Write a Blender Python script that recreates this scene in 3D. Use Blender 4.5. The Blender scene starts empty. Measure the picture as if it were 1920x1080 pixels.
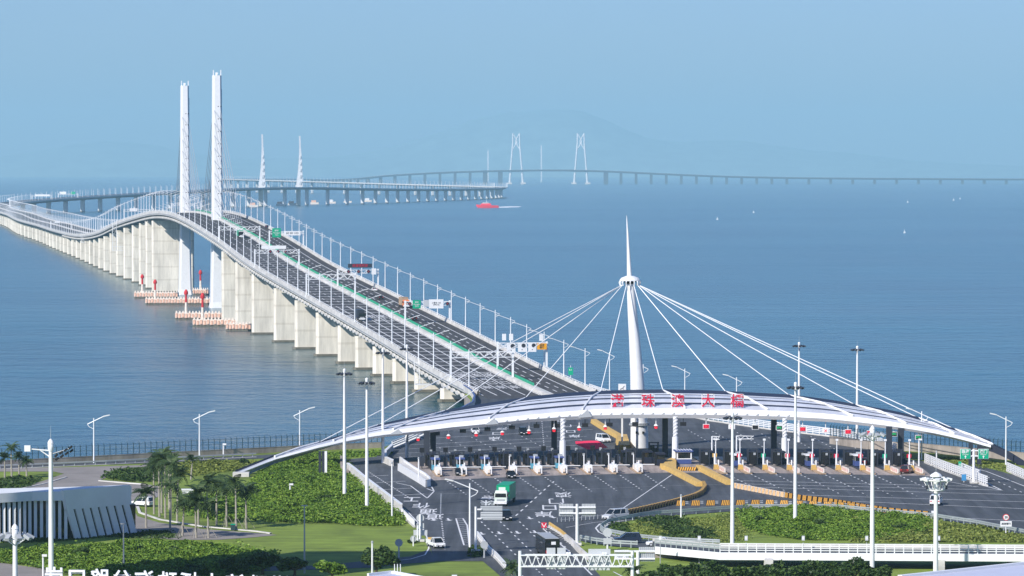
import bpy, bmesh, math, random
import numpy as np
from mathutils import Vector, Matrix, noise as mnoise
R = math.radians
random.seed(7)
S = bpy.context.scene
COL = S.collection

# ---------------------------------------------------------------- camera
F = 7200.0                     # focal length in pixels of a 1920 wide frame
HC = 70.0                      # camera height above the sea, metres
PITCH = math.atan(218.0 / F)
cam = bpy.data.cameras.new('camera')
cam.sensor_width = 36.0
cam.lens = F / 1920.0 * 36.0
cam.clip_start = 1.0
cam.clip_end = 200000.0
camo = bpy.data.objects.new('camera', cam)
camo.location = (0, 0, HC)
camo.rotation_euler = (math.pi / 2 - PITCH, 0, 0)
COL.objects.link(camo)
S.camera = camo

# ---------------------------------------------------------------- sky, sun, exposure
SUN_EL, SUN_H = R(35), Vector((-0.64, -0.77, 0)).normalized()   # direction towards the sun
W = bpy.data.worlds.new('World')
S.world = W
W.use_nodes = True
nt = W.node_tree
nt.nodes.clear()
sky = nt.nodes.new('ShaderNodeTexSky')
sky.sky_type = 'NISHITA'
sky.sun_disc = False
sky.sun_elevation = SUN_EL
sky.sun_rotation = math.atan2(SUN_H.x, SUN_H.y)
sky.altitude = 50
sky.air_density = 1.0
sky.dust_density = 0.6
sky.ozone_density = 3.0
bg = nt.nodes.new('ShaderNodeBackground')
bg.inputs[1].default_value = 0.062
wo = nt.nodes.new('ShaderNodeOutputWorld')
tint = nt.nodes.new('ShaderNodeMix'); tint.data_type = 'RGBA'; tint.blend_type = 'MULTIPLY'; tint.inputs[0].default_value = 1.0
tint.inputs[7].default_value = (0.97, 1.20, 1.85, 1)      # clear blue maritime air
nt.links.new(sky.outputs[0], tint.inputs[6]); nt.links.new(tint.outputs[2], bg.inputs[0])
nt.links.new(bg.outputs[0], wo.inputs[0])
sl = bpy.data.lights.new('sun', 'SUN')
sl.energy = 5.0
sl.angle = R(0.5)
sl.color = (1.0, 0.955, 0.88)
so = bpy.data.objects.new('sun', sl)
sd = Vector((SUN_H.x * math.cos(SUN_EL), SUN_H.y * math.cos(SUN_EL), math.sin(SUN_EL)))
so.rotation_euler = sd.to_track_quat('Z', 'Y').to_euler()
so.location = (-300, -300, 400)
COL.objects.link(so)
HAZE_DENSITY = 4.6e-5
HAZE_COLOR = (0.515, 0.83, 0.955, 1)
S.view_settings.view_transform = 'Standard'
S.view_settings.look = 'None'
S.view_settings.gamma = 1
S.view_settings.use_curve_mapping = False
S.view_settings.exposure = 0.2
S.render.engine = 'CYCLES'
S.cycles.use_denoising = True
S.cycles.volume_bounces = 1
S.cycles.max_bounces = 6
S.cycles.transparent_max_bounces = 12

# ---------------------------------------------------------------- picture -> place helpers
CP, SP = math.cos(PITCH), math.sin(PITCH)
Z0 = 6.0                       # height of the toll plaza
def ray(px, py):
    x, y = (px - 960.0) / F, (540.0 - py) / F
    return Vector((x, CP + y * SP, -SP + y * CP))
def at(px, py, z=Z0):
    d = ray(px, py)
    t = (z - HC) / d.z
    return Vector((d.x * t, d.y * t, z))
def atd(px, py, Y):
    d = ray(px, py)
    t = Y / d.y
    return Vector((d.x * t, Y, HC + d.z * t))
def proj(p):
    dx, dy, dz = p[0], p[1], p[2] - HC
    fw = dy * CP - dz * SP
    up = dy * SP + dz * CP
    return 960 + F * dx / fw, 540 - F * up / fw
def scale_at(Y):
    return F / Y

# ---------------------------------------------------------------- materials
def mat(name, col, rough=0.6, metal=0.0, var=0.0, scale=0.4, spec=0.4, bump=0.0, emit=0.0, world=False, streak=None, detail=5):
    m = bpy.data.materials.new(name)
    m.use_nodes = True
    t = m.node_tree
    b = t.nodes['Principled BSDF']
    b.inputs['Base Color'].default_value = (*col, 1)
    b.inputs['Roughness'].default_value = rough
    b.inputs['Metallic'].default_value = metal
    b.inputs['Specular IOR Level'].default_value = spec
    if emit:
        b.inputs['Emission Color'].default_value = (*col, 1)
        b.inputs['Emission Strength'].default_value = emit
    if var or bump:
        if world:
            g = t.nodes.new('ShaderNodeNewGeometry'); co = g.outputs['Position']
        else:
            g = t.nodes.new('ShaderNodeTexCoord'); co = g.outputs['Object']
        if streak:
            mp = t.nodes.new('ShaderNodeMapping'); mp.inputs['Scale'].default_value = streak
            t.links.new(co, mp.inputs[0]); co = mp.outputs[0]
        n = t.nodes.new('ShaderNodeTexNoise')
        n.inputs['Scale'].default_value = scale
        n.inputs['Detail'].default_value = detail
        n.inputs['Roughness'].default_value = 0.65
        t.links.new(co, n.inputs['Vector'])
        if var:
            r = t.nodes.new('ShaderNodeValToRGB')
            r.color_ramp.elements[0].position = 0.3
            r.color_ramp.elements[1].position = 0.7
            r.color_ramp.elements[0].color = (*[c * (1 - var) for c in col], 1)
            r.color_ramp.elements[1].color = (*[min(1, c * (1 + var)) for c in col], 1)
            t.links.new(n.outputs[0], r.inputs[0])
            t.links.new(r.outputs[0], b.inputs['Base Color'])
        if bump:
            bn = t.nodes.new('ShaderNodeBump')
            bn.inputs['Strength'].default_value = bump
            bn.inputs['Distance'].default_value = 0.3
            t.links.new(n.outputs[0], bn.inputs['Height'])
            t.links.new(bn.outputs[0], b.inputs['Normal'])
    return m

def leaf_mat(name, c0, c1, c2):
    m = bpy.data.materials.new(name)
    m.use_nodes = True
    t = m.node_tree
    b = t.nodes['Principled BSDF']
    b.inputs['Roughness'].default_value = 0.55
    b.inputs['Specular IOR Level'].default_value = 0.25
    g = t.nodes.new('ShaderNodeNewGeometry')
    n = t.nodes.new('ShaderNodeTexNoise'); n.inputs['Scale'].default_value = 0.22; n.inputs['Detail'].default_value = 3
    t.links.new(g.outputs['Position'], n.inputs['Vector'])
    mx = t.nodes.new('ShaderNodeMath'); mx.operation = 'MULTIPLY_ADD'; mx.inputs[1].default_value = 0.55
    ad = t.nodes.new('ShaderNodeMath'); ad.operation = 'MULTIPLY'; ad.inputs[1].default_value = 0.5
    t.links.new(n.outputs[0], ad.inputs[0])
    t.links.new(g.outputs['Random Per Island'], mx.inputs[0])
    t.links.new(ad.outputs[0], mx.inputs[2])
    r = t.nodes.new('ShaderNodeValToRGB')
    r.color_ramp.elements[0].position = 0.1; r.color_ramp.elements[0].color = (*c0, 1)
    r.color_ramp.elements[1].position = 0.85; r.color_ramp.elements[1].color = (*c2, 1)
    e = r.color_ramp.elements.new(0.45); e.color = (*c1, 1)
    t.links.new(mx.outputs[0], r.inputs[0])
    t.links.new(r.outputs[0], b.inputs['Base Color'])
    return m

M = {}
M['white'] = mat('white_paint', (0.80, 0.80, 0.80), 0.4, var=0.05, scale=0.8)
M['whitesteel'] = mat('white_steel', (0.80, 0.81, 0.82), 0.35, var=0.04, scale=0.6)
M['roofpanel'] = mat('roof_panel', (0.74, 0.74, 0.77), 0.30, metal=0.1, var=0.05, scale=0.15, world=True)
M['roofdark'] = mat('roof_gutter', (0.022, 0.03, 0.06), 0.5)
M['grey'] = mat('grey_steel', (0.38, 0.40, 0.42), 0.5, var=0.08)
M['boardback'] = mat('sign_back', (0.50, 0.52, 0.54), 0.45, var=0.06)
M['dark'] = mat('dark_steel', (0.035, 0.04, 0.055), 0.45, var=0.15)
M['black'] = mat('black_box', (0.012, 0.012, 0.015), 0.5)
M['asphalt'] = mat('asphalt', (0.070, 0.077, 0.088), 0.85, var=0.22, scale=0.09, world=True, bump=0.05, detail=9)
M['asphaltdeck'] = mat('deck_asphalt', (0.062, 0.060, 0.062), 0.85, var=0.2, scale=0.15, world=True, detail=8)
M['apron'] = mat('apron_concrete', (0.34, 0.29, 0.265), 0.85, var=0.18, scale=0.25, world=True, detail=8)
M['oldroad'] = mat('beige_road', (0.26, 0.235, 0.215), 0.9, var=0.2, scale=0.12, world=True, detail=8)
M['paint'] = mat('line_paint', (0.72, 0.72, 0.72), 0.7, var=0.15, scale=1.2, world=True)
M['paintworn'] = mat('worn_line_paint', (0.30, 0.32, 0.34), 0.8, var=0.25, scale=0.8, world=True)
M['greenpaint'] = mat('green_lane_paint', (0.02, 0.30, 0.17), 0.7, var=0.15, scale=0.3, world=True)
M['concrete'] = mat('parapet_concrete', (0.60, 0.58, 0.55), 0.85, var=0.16, scale=0.35, world=True, detail=8)
M['pier'] = mat('pier_concrete', (0.76, 0.71, 0.61), 0.85, var=0.16, scale=0.25, world=True, streak=(1, 1, 0.25), detail=8)
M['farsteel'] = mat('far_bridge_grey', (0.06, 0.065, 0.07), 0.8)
M['navy'] = mat('navy_steel', (0.02, 0.025, 0.045), 0.75, spec=.2)
M['awning'] = mat('red_awning', (0.90, 0.04, 0.11), 0.6)
M['piergrey'] = mat('grey_pier_concrete', (0.72, 0.72, 0.72), 0.85, var=0.12, scale=0.1, world=True)
M['girder'] = mat('girder_steel', (0.26, 0.28, 0.31), 0.6, var=0.08, scale=0.2, world=True)
M['wallstone'] = mat('stained_wall', (0.32, 0.28, 0.245), 0.95, var=0.4, scale=0.35, world=True, streak=(1, 1, 0.3), detail=9)
M['tide'] = mat('tide_stained_concrete', (0.16, 0.15, 0.12), 0.9, var=0.3, scale=0.6, world=True)
M['pink'] = mat('fender_orange', (0.78, 0.47, 0.34), 0.7, var=0.25, scale=0.8)
M['cream'] = mat('fender_cream', (0.78, 0.69, 0.60), 0.7, var=0.2, scale=0.9)
M['red'] = mat('red_paint', (0.62, 0.03, 0.04), 0.45)
M['signred'] = mat('sign_red', (0.60, 0.012, 0.05), 0.4)
M['ledred'] = mat('led_red', (0.85, 0.03, 0.05), 0.4, emit=0.35)
M['ledgreen'] = mat('led_green', (0.03, 0.55, 0.18), 0.4, emit=0.3)
M['signgreen'] = mat('sign_green', (0.0, 0.36, 0.19), 0.4)
M['signyellow'] = mat('sign_amber', (0.85, 0.38, 0.015), 0.4)
M['signblue'] = mat('sign_blue', (0.05, 0.25, 0.5), 0.4)
M['boothblue'] = mat('booth_blue', (0.06, 0.09, 0.25), 0.4)
M['cyan'] = mat('booth_cyan', (0.10, 0.35, 0.48), 0.35)
M['yellow'] = mat('barrier_yellow', (0.62, 0.40, 0.12), 0.7, var=0.2, scale=1.0)
M['stripeyellow'] = mat('stripe_yellow', (0.78, 0.40, 0.06), 0.6, var=0.12, scale=2)
M['terra'] = mat('barrier_dark', (0.07, 0.04, 0.025), 0.6)
M['orange'] = mat('orange_plastic', (0.75, 0.22, 0.08), 0.5)
M['kerbtan'] = mat('kerb_tan', (0.42, 0.30, 0.20), 0.8, var=0.2, scale=1)
M['glass'] = mat('dark_glass', (0.01, 0.014, 0.018), 0.06, spec=0.7)
M['tyre'] = mat('tyre_rubber', (0.015, 0.015, 0.016), 0.9)
M['lamp'] = mat('lamp_lens', (0.7, 0.7, 0.68), 0.2)
M['truckgreen'] = mat('truck_green', (0.0, 0.33, 0.16), 0.45, var=0.06, scale=0.6)
M['truckcab'] = mat('truck_cab', (0.62, 0.70, 0.62), 0.4)
M['fence'] = mat('fence_green', (0.02, 0.05, 0.06), 0.6)
M['guard'] = mat('galvanised_guardrail', (0.42, 0.46, 0.46), 0.5, metal=0.3, var=0.1)
M['trunk'] = mat('palm_trunk', (0.34, 0.31, 0.26), 0.9, var=0.25, scale=2.5)
M['trunkdark'] = mat('tree_bark', (0.10, 0.075, 0.05), 0.9, var=0.25, scale=2.5)
M['lawn'] = mat('lawn_grass', (0.175, 0.240, 0.032), 0.95, var=0.36, scale=0.11, world=True, bump=0.3, detail=12)
M['leaf'] = leaf_mat('shrub_leaf', (0.026, 0.062, 0.008), (0.090, 0.175, 0.018), (0.22, 0.32, 0.04))
M['leafdark'] = leaf_mat('tree_leaf', (0.010, 0.026, 0.007), (0.030, 0.062, 0.013), (0.075, 0.125, 0.024))
M['leafpalm'] = leaf_mat('palm_leaf', (0.018, 0.035, 0.012), (0.035, 0.065, 0.020), (0.075, 0.115, 0.035))
M['leafolive'] = leaf_mat('grass_clump', (0.07, 0.10, 0.02), (0.14, 0.18, 0.035), (0.24, 0.27, 0.06))
M['hill'] = mat('far_hill', (0.20, 0.29, 0.27), 0.95, var=0.4, scale=0.004, world=True)  # colour lightened towards the haze so the ridge fades
M['soil'] = mat('soil', (0.10, 0.085, 0.06), 0.95, var=0.3, scale=0.3, world=True)
M['boatred'] = mat('boat_red', (0.85, 0.03, 0.06), 0.4)
M['foam'] = mat('wake_foam', (0.85, 0.87, 0.88), 0.7)
M['building'] = mat('pale_building', (0.78, 0.79, 0.80), 0.6, var=0.05, scale=0.2)
M['portroof'] = mat('port_roof', (0.56, 0.58, 0.70), 0.5, var=0.04)

def sea_mat():
    m = bpy.data.materials.new('sea_water')
    m.use_nodes = True
    t = m.node_tree
    b = t.nodes['Principled BSDF']
    b.inputs['Roughness'].default_value = 0.19
    b.inputs['IOR'].default_value = 1.33
    b.inputs['Specular IOR Level'].default_value = 0.44
    b.inputs['Specular Tint'].default_value = (0.58, 0.92, 1.0, 1)
    g = t.nodes.new('ShaderNodeNewGeometry')
    def nz(scale, st, detail=4, rough=0.6):
        mp = t.nodes.new('ShaderNodeMapping'); mp.inputs['Scale'].default_value = st
        t.links.new(g.outputs['Position'], mp.inputs[0])
        n = t.nodes.new('ShaderNodeTexNoise'); n.inputs['Scale'].default_value = scale
        n.inputs['Detail'].default_value = detail; n.inputs['Roughness'].default_value = rough
        t.links.new(mp.outputs[0], n.inputs['Vector'])
        return n.outputs[0]
    fine = nz(0.16, (0.8, 0.5, 1), 5)
    big = nz(0.006, (1, 0.55, 1), 5)
    strk = nz(0.013, (0.22, 0.9, 1), 5, .68)
    r = t.nodes.new('ShaderNodeValToRGB')
    r.color_ramp.elements[0].position = 0.38; r.color_ramp.elements[0].color = (0.0, 0.042, 0.066, 1)
    r.color_ramp.elements[1].position = 0.62; r.color_ramp.elements[1].color = (0.002, 0.090, 0.122, 1)
    mx = t.nodes.new('ShaderNodeMath'); mx.operation = 'MULTIPLY_ADD'; mx.inputs[1].default_value = 0.5
    hf = t.nodes.new('ShaderNodeMath'); hf.operation = 'MULTIPLY'; hf.inputs[1].default_value = 0.5
    t.links.new(big, hf.inputs[0]); t.links.new(strk, mx.inputs[0]); t.links.new(hf.outputs[0], mx.inputs[2])
    t.links.new(mx.outputs[0], r.inputs[0])
    t.links.new(r.outputs[0], b.inputs['Base Color'])
    wind = nz(0.0011, (0.35, 1.0, 1), 4, .55)
    wr = t.nodes.new('ShaderNodeMapRange'); wr.inputs[1].default_value = .36; wr.inputs[2].default_value = .64; wr.inputs[3].default_value = .45; wr.inputs[4].default_value = 1.0
    t.links.new(wind, wr.inputs[0])
    bp = t.nodes.new('ShaderNodeBump'); bp.inputs['Strength'].default_value = 0.85
    t.links.new(wr.outputs[0], bp.inputs['Strength']); bp.inputs['Distance'].default_value = 1.6
    s2 = t.nodes.new('ShaderNodeMath'); s2.operation = 'MULTIPLY_ADD'; s2.inputs[1].default_value = 2.0
    t.links.new(strk, s2.inputs[0]); t.links.new(fine, s2.inputs[2])
    t.links.new(s2.outputs[0], bp.inputs['Height'])
    t.links.new(bp.outputs[0], b.inputs['Normal'])
    return m
M['sea'] = sea_mat()
def worn(key, streak_scale, amount, lines=None):
    # wear laid over a finished material: tyre tracks and stains, or pour joints and runs
    m = M[key]; t = m.node_tree; b = t.nodes['Principled BSDF']
    src = b.inputs['Base Color'].links[0].from_socket
    g = t.nodes.new('ShaderNodeNewGeometry')
    mp = t.nodes.new('ShaderNodeMapping'); mp.inputs['Scale'].default_value = streak_scale; mp.inputs['Rotation'].default_value = (0, 0, 0.09)
    t.links.new(g.outputs['Position'], mp.inputs[0])
    n = t.nodes.new('ShaderNodeTexNoise'); n.inputs['Scale'].default_value = 1.0; n.inputs['Detail'].default_value = 6; n.inputs['Roughness'].default_value = .62
    t.links.new(mp.outputs[0], n.inputs['Vector'])
    r = t.nodes.new('ShaderNodeValToRGB')
    lo, hi = 1 - amount, 1 + amount * .7
    r.color_ramp.elements[0].position = .36; r.color_ramp.elements[0].color = (lo, lo, lo, 1)
    r.color_ramp.elements[1].position = .64; r.color_ramp.elements[1].color = (hi, hi, hi, 1)
    t.links.new(n.outputs[0], r.inputs[0])
    x = t.nodes.new('ShaderNodeMix'); x.data_type = 'RGBA'; x.blend_type = 'MULTIPLY'; x.inputs[0].default_value = 1
    t.links.new(src, x.inputs[6]); t.links.new(r.outputs[0], x.inputs[7])
    out = x.outputs[2]
    if lines:
        w = t.nodes.new('ShaderNodeTexWave'); w.bands_direction = lines[0]; w.inputs['Scale'].default_value = lines[1]; w.inputs['Distortion'].default_value = .4
        t.links.new(g.outputs['Position'], w.inputs['Vector'])
        r2 = t.nodes.new('ShaderNodeValToRGB'); r2.color_ramp.elements[0].position = 0.0; r2.color_ramp.elements[0].color = (.86, .85, .83, 1)
        r2.color_ramp.elements[1].position = .06; r2.color_ramp.elements[1].color = (1, 1, 1, 1)
        t.links.new(w.outputs[0], r2.inputs[0])
        y = t.nodes.new('ShaderNodeMix'); y.data_type = 'RGBA'; y.blend_type = 'MULTIPLY'; y.inputs[0].default_value = 1
        t.links.new(out, y.inputs[6]); t.links.new(r2.outputs[0], y.inputs[7]); out = y.outputs[2]
    t.links.new(out, b.inputs['Base Color'])
worn('asphalt', (0.55, 0.022, 1), .30)
worn('asphaltdeck', (0.45, 0.02, 1), .28)
worn('lawn', (0.05, 0.35, 1), .22)
worn('apron', (0.7, 0.05, 1), .28)
worn('pier', (0.5, 0.5, 0.045), .16, ('Z', .042))
worn('concrete', (0.12, 0.12, 0.6), .14)
worn('roofpanel', (0.16, 0.02, .1), .12)

# ---------------------------------------------------------------- mesh builder
class MB:
    def __init__(s): s.v = []; s.f = []; s.m = []; s.mi = 0
    def add(s, vs, fs):
        o = len(s.v); s.v += [tuple(v) for v in vs]
        s.f += [tuple(i + o for i in f) for f in fs]; s.m += [s.mi] * len(fs)
        return s
    def quad(s, a, b, c, d): return s.add([a, b, c, d], [(0, 1, 2, 3)])
    def poly(s, pts): return s.add(pts, [tuple(range(len(pts)))])
    def box(s, c, d, rz=0.0, rx=0.0, ry=0.0, taper=(1, 1)):
        x, y, z = d[0] / 2, d[1] / 2, d[2] / 2
        vs = []
        mt = Matrix.Rotation(rz, 3, 'Z') @ Matrix.Rotation(ry, 3, 'Y') @ Matrix.Rotation(rx, 3, 'X')
        for k in (-1, 1):
            tx, ty = taper if k > 0 else (1, 1)
            for a, b in ((-1, -1), (1, -1), (1, 1), (-1, 1)):
                vs.append(mt @ Vector((a * x * tx, b * y * ty, k * z)) + Vector(c))
        return s.add(vs, [(3, 2, 1, 0), (4, 5, 6, 7), (0, 1, 5, 4), (1, 2, 6, 5), (2, 3, 7, 6), (3, 0, 4, 7)])
    def tube(s, p, q, r0, r1=None, n=8, cap=True):
        p, q = Vector(p), Vector(q); r1 = r0 if r1 is None else r1
        d = (q - p)
        if d.length < 1e-6: return s
        d.normalize()
        a = d.orthogonal().normalized(); b = d.cross(a)
        vs = []
        for c, r in ((p, r0), (q, r1)):
            for i in range(n):
                w = 2 * math.pi * i / n
                vs.append(c + (a * math.cos(w) + b * math.sin(w)) * r)
        fs = [(i, (i + 1) % n, n + (i + 1) % n, n + i) for i in range(n)]
        if cap: fs += [tuple(range(n - 1, -1, -1)), tuple(range(n, 2 * n))]
        return s.add(vs, fs)
    def path(s, pts, r, n=6):
        for a, b in zip(pts[:-1], pts[1:]): s.tube(a, b, r, r, n)
        return s
    def lathe(s, prof, n=16, c=(0, 0, 0)):
        vs = []
        for r, z in prof:
            for i in range(n):
                w = 2 * math.pi * i / n
                vs.append((c[0] + r * math.cos(w), c[1] + r * math.sin(w), c[2] + z))
        fs = []
        for k in range(len(prof) - 1):
            for i in range(n):
                j = (i + 1) % n
                fs.append((k * n + i, k * n + j, (k + 1) * n + j, (k + 1) * n + i))
        fs += [tuple(range(n - 1, -1, -1)), tuple((len(prof) - 1) * n + i for i in range(n))]
        return s.add(vs, fs)
    def prism(s, pts, z0, z1):
        n = len(pts)
        vs = [(p[0], p[1], z0) for p in pts] + [(p[0], p[1], z1) for p in pts]
        return s.add(vs, [tuple(range(n - 1, -1, -1)), tuple(range(n, 2 * n))] + [(i, (i + 1) % n, n + (i + 1) % n, n + i) for i in range(n)])
    def sweep(s, rings, closed=False, caps=True):
        n = len(rings[0]); vs = [p for r in rings for p in r]; fs = []
        for k in range(len(rings) - 1):
            for i in range(n if closed else n - 1):
                j = (i + 1) % n
                fs.append((k * n + i, k * n + j, (k + 1) * n + j, (k + 1) * n + i))
        if closed and caps:
            fs += [tuple(range(n - 1, -1, -1)), tuple((len(rings) - 1) * n + i for i in range(n))]
        return s.add(vs, fs)
    def mesh(s, name, mats):
        me = bpy.data.meshes.new(name)
        me.from_pydata([tuple(v) for v in s.v], [], s.f)
        mats = mats if isinstance(mats, (list, tuple)) else [mats]
        for m in mats: me.materials.append(M[m] if isinstance(m, str) else m)
        if len(mats) > 1: me.polygons.foreach_set('material_index', s.m)
        me.update()
        return me
    def build(s, name, mats, parent=None, smooth=False, loc=None):
        me = s.mesh(name, mats)
        if smooth:
            me.polygons.foreach_set('use_smooth', [True] * len(me.polygons))
            me.set_sharp_from_angle(angle=R(40))
        return obj(name, me, parent, loc)

def obj(name, me, parent=None, loc=None, rz=None):
    o = bpy.data.objects.new(name, me)
    COL.objects.link(o)
    if parent: o.parent = parent
    if loc is not None: o.location = loc
    if rz is not None: o.rotation_euler = (0, 0, rz)
    return o
def tag(o, label, cat, group=None, kind=None):
    o['label'] = label; o['category'] = cat
    if group: o['group'] = group
    if kind: o['kind'] = kind
    return o
def thing(name, label, cat, loc=(0, 0, 0), rz=0.0, group=None):
    o = bpy.data.objects.new(name, None)
    o.empty_display_size = 0.5
    COL.objects.link(o)
    o.location = loc; o.rotation_euler = (0, 0, rz)
    return tag(o, label, cat, group)
def struct(o, kind='structure'):
    o['kind'] = kind
    return o
def dup(src, loc, rz=0.0, label=None, group=None):
    r = src.copy(); COL.objects.link(r)
    r.location = loc; r.rotation_euler = (0, 0, rz)
    if label: r['label'] = label
    if group: r['group'] = group
    for ch in src.children:
        c = ch.copy(); COL.objects.link(c); c.parent = r
        for g in ch.children:
            d = g.copy(); COL.objects.link(d); d.parent = c
    return r
ORD = ['first', 'second', 'third', 'fourth', 'fifth', 'sixth', 'seventh', 'eighth', 'ninth', 'tenth', 'eleventh', 'twelfth',
       'thirteenth', 'fourteenth', 'fifteenth', 'sixteenth', 'seventeenth', 'eighteenth', 'nineteenth', 'twentieth']
def ordn(i):
    if i < 20: return ORD[i]
    return {2: 'twenty', 3: 'thirty', 4: 'forty', 5: 'fifty', 6: 'sixty', 7: 'seventy'}[(i + 1) // 10] + '-' + ORD[(i + 1) % 10 - 1] if (i + 1) % 10 else {3: 'thirtieth', 4: 'fortieth', 5: 'fiftieth', 6: 'sixtieth', 7: 'seventieth'}[(i + 1) // 10]

def text_mesh(body, size, depth=0.02, bold=0.0):
    c = bpy.data.curves.new('lettering', 'FONT')
    c.body = body; c.size = size; c.extrude = depth / 2; c.offset = bold
    c.align_x = 'CENTER'; c.align_y = 'CENTER'
    c.resolution_u = 2
    o = bpy.data.objects.new('lettering', c)
    COL.objects.link(o)
    dg = bpy.context.evaluated_depsgraph_get()
    dg.update()
    me = bpy.data.meshes.new_from_object(o.evaluated_get(dg))
    bpy.data.objects.remove(o)
    return me
def text_part(name, body, size, material, parent, loc, rot=(math.pi / 2, 0, 0), depth=0.03, bold=0.0, scale=(1, 1, 1)):
    me = text_mesh(body, size, depth, bold)
    me.materials.clear(); me.materials.append(M[material])
    o = bpy.data.objects.new(name, me); COL.objects.link(o)
    o.parent = parent; o.location = loc; o.rotation_euler = rot; o.scale = scale
    return o
# ================================================================ SETTING
# sea, hills, land
mb = MB(); mb.quad((-45000, -3000, 0), (45000, -3000, 0), (45000, 60000, 0), (-45000, 60000, 0))
struct(mb.build('sea', 'sea'))

prof = [(-900, 305), (-400, 285), (-200, 300), (0, 297), (60, 290), (130, 272), (200, 268), (270, 272), (340, 285), (430, 298), (500, 300), (640, 295), (700, 286),
        (780, 262), (850, 240), (900, 226), (950, 212), (1000, 205), (1060, 206), (1100, 214), (1140, 228), (1200, 250), (1260, 262),
        (1400, 268), (1500, 280), (1700, 300), (1920, 312), (2200, 318), (2900, 300)]
def hill_h(px, Y):
    xs = [p[0] for p in prof]; ys = [p[1] for p in prof]
    return (322 - np.interp(px, xs, ys)) * Y / F + 70
mb = MB()
NX, NY = 140, 14
for j in range(NY):
    Y = 51000 + j * 500
    w = math.sin(math.pi * j / (NY - 1)) ** 0.8
    for i in range(NX):
        px = -900 + 3800 * i / (NX - 1)
        X = (px - 960) * 54000 / F
        n = mnoise.fractal((X * 0.0007, Y * 0.0007, 0), 1.0, 2.0, 5)
        h = hill_h(px, 54000) * w * (1 + 0.10 * n) + 30 * n * w
        mb.v.append((X, Y, max(h, 4.0) if 0 < j < NY - 1 else -0.5))
for j in range(NY - 1):
    for i in range(NX - 1):
        a = j * NX + i
        mb.f.append((a, a + 1, a + NX + 1, a + NX)); mb.m.append(0)
struct(mb.build('hills', 'hill', smooth=True))

LAND = [(-700, 400), (-300, 690), (-111, 835), (-44, 884), (-30, 892), (-23, 935), (-17.2, 1001), (-11.8, 1040), (-11.6, 1076), (-13.8, 1108), (26.5, 1112),
        (51.5, 993), (64.5, 954), (74, 905), (82, 886), (91, 881), (113, 849), (300, 700), (700, 400), (700, -250), (-700, -250)]
mb = MB(); mb.poly([(x, y, 5.90) for x, y in reversed(LAND)])
struct(mb.build('lawn', 'lawn'))
mb = MB()
for (a, b) in zip(LAND[:18], LAND[1:19]):
    mb.quad((*a, -3), (*b, -3), (*b, 5.899), (*a, 5.899))
struct(mb.build('sea_wall_face', 'wallstone'))

PLAZA = [(874, 735), (890, 750), (887, 765), (845, 782), (796, 816), (735, 842), (700, 857), (640, 862), (640, 880), (660, 893), (690, 920), (740, 955), (775, 985),
         (797, 1005), (806, 1025), (815, 1052), (905, 1052), (950, 1090), (975, 1120), (1170, 1120), (1130, 1085), (1095, 1045), (1075, 1012),
         (1150, 1024), (1230, 1029), (1350, 1036), (1500, 1037), (1500, 1024), (1350, 1023), (1260, 1019), (1190, 1012), (1148, 1004),
         (1134, 994), (1140, 984), (1200, 972), (1280, 965), (1400, 957), (1560, 956), (1660, 965), (1745, 972), (1830, 985), (1925, 1004),
         (1990, 1018), (1990, 915), (1900, 890), (1830, 872), (1745, 866), (1690, 860), (1681, 850), (1665, 838), (1565, 818), (1445, 804),
         (1327, 788), (1200, 760), (1128, 741)]
def sheet(name, pxs, z, material):
    m = MB(); m.poly([at(x, y, z) for x, y in reversed(pxs)])
    return struct(m.build(name, material))
sheet('toll_plaza', PLAZA, 5.95, 'asphalt')
sheet('side_road', [(806, 1029), (770, 1043), (700, 1050), (600, 1060), (440, 1062), (440, 1073), (700, 1064), (760, 1057), (816, 1053)], 5.945, 'asphalt')
sheet('toll_apron', [(752, 866), (807, 901), (1000, 892.5), (1257, 886), (1440, 887), (1729, 892), (1748, 893), (1715, 866), (1280, 862)], 5.957, 'apron')
sheet('beige_road', [(-60, 878), (0, 879), (120, 876), (267, 872), (300, 868), (300, 873), (262, 880), (205, 893), (186, 901), (246, 906), (275, 908), (300, 912), (300, 930), (262, 945), (250, 955), (258, 968),
        (300, 980), (380, 992), (480, 999), (520, 1003), (480, 1007), (410, 1012), (330, 1012), (240, 1005), (200, 970), (180, 920), (100, 922), (20, 922), (40, 912), (80, 902), (120, 888), (100, 884), (0, 884), (-60, 884)], 5.952, 'oldroad')
sheet('shore_road', [(-60, 876), (0, 874.5), (300, 861), (480, 853.5), (600, 848.5), (640, 850), (640, 856), (600, 855), (480, 860), (300, 867.5), (0, 878.5), (-60, 878)], 5.956, 'asphalt')
sheet('left_access_road', [(-60, 1057), (0, 1055), (60, 1063), (110, 1072), (110, 1095), (-60, 1095)], 5.953, 'oldroad')

# pavement kerbs and gores
def kerb(name, pxs, w=0.35, h=0.14, material='concrete', z=5.95):
    m = MB()
    P = [at(x, y, z) for x, y in pxs]
    L = []
    for i, p in enumerate(P):
        a = P[max(i - 1, 0)]; b = P[min(i + 1, len(P) - 1)]
        t = (b - a); t.z = 0; t.normalize()
        n = Vector((t.y, -t.x, 0)) * w / 2
        L.append([p - n, p - n + Vector((0, 0, h)), p + n + Vector((0, 0, h)), p + n])
    m.sweep(L)
    return struct(m.build(name, material))
kerb('kerb', [(258, 951), (262, 962), (300, 975), (380, 988), (480, 997), (508, 1001)], 0.5, 0.2)
kerb('kerb', [(186, 902), (246, 907), (275, 909)], 0.5, 0.2)
kerb('kerb', [(20, 921), (80, 908), (125, 895)], 0.4)
kerb('kerb', [(1140, 984), (1134, 993), (1148, 1003), (1190, 1011), (1260, 1018), (1350, 1022)], 0.4)

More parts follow.
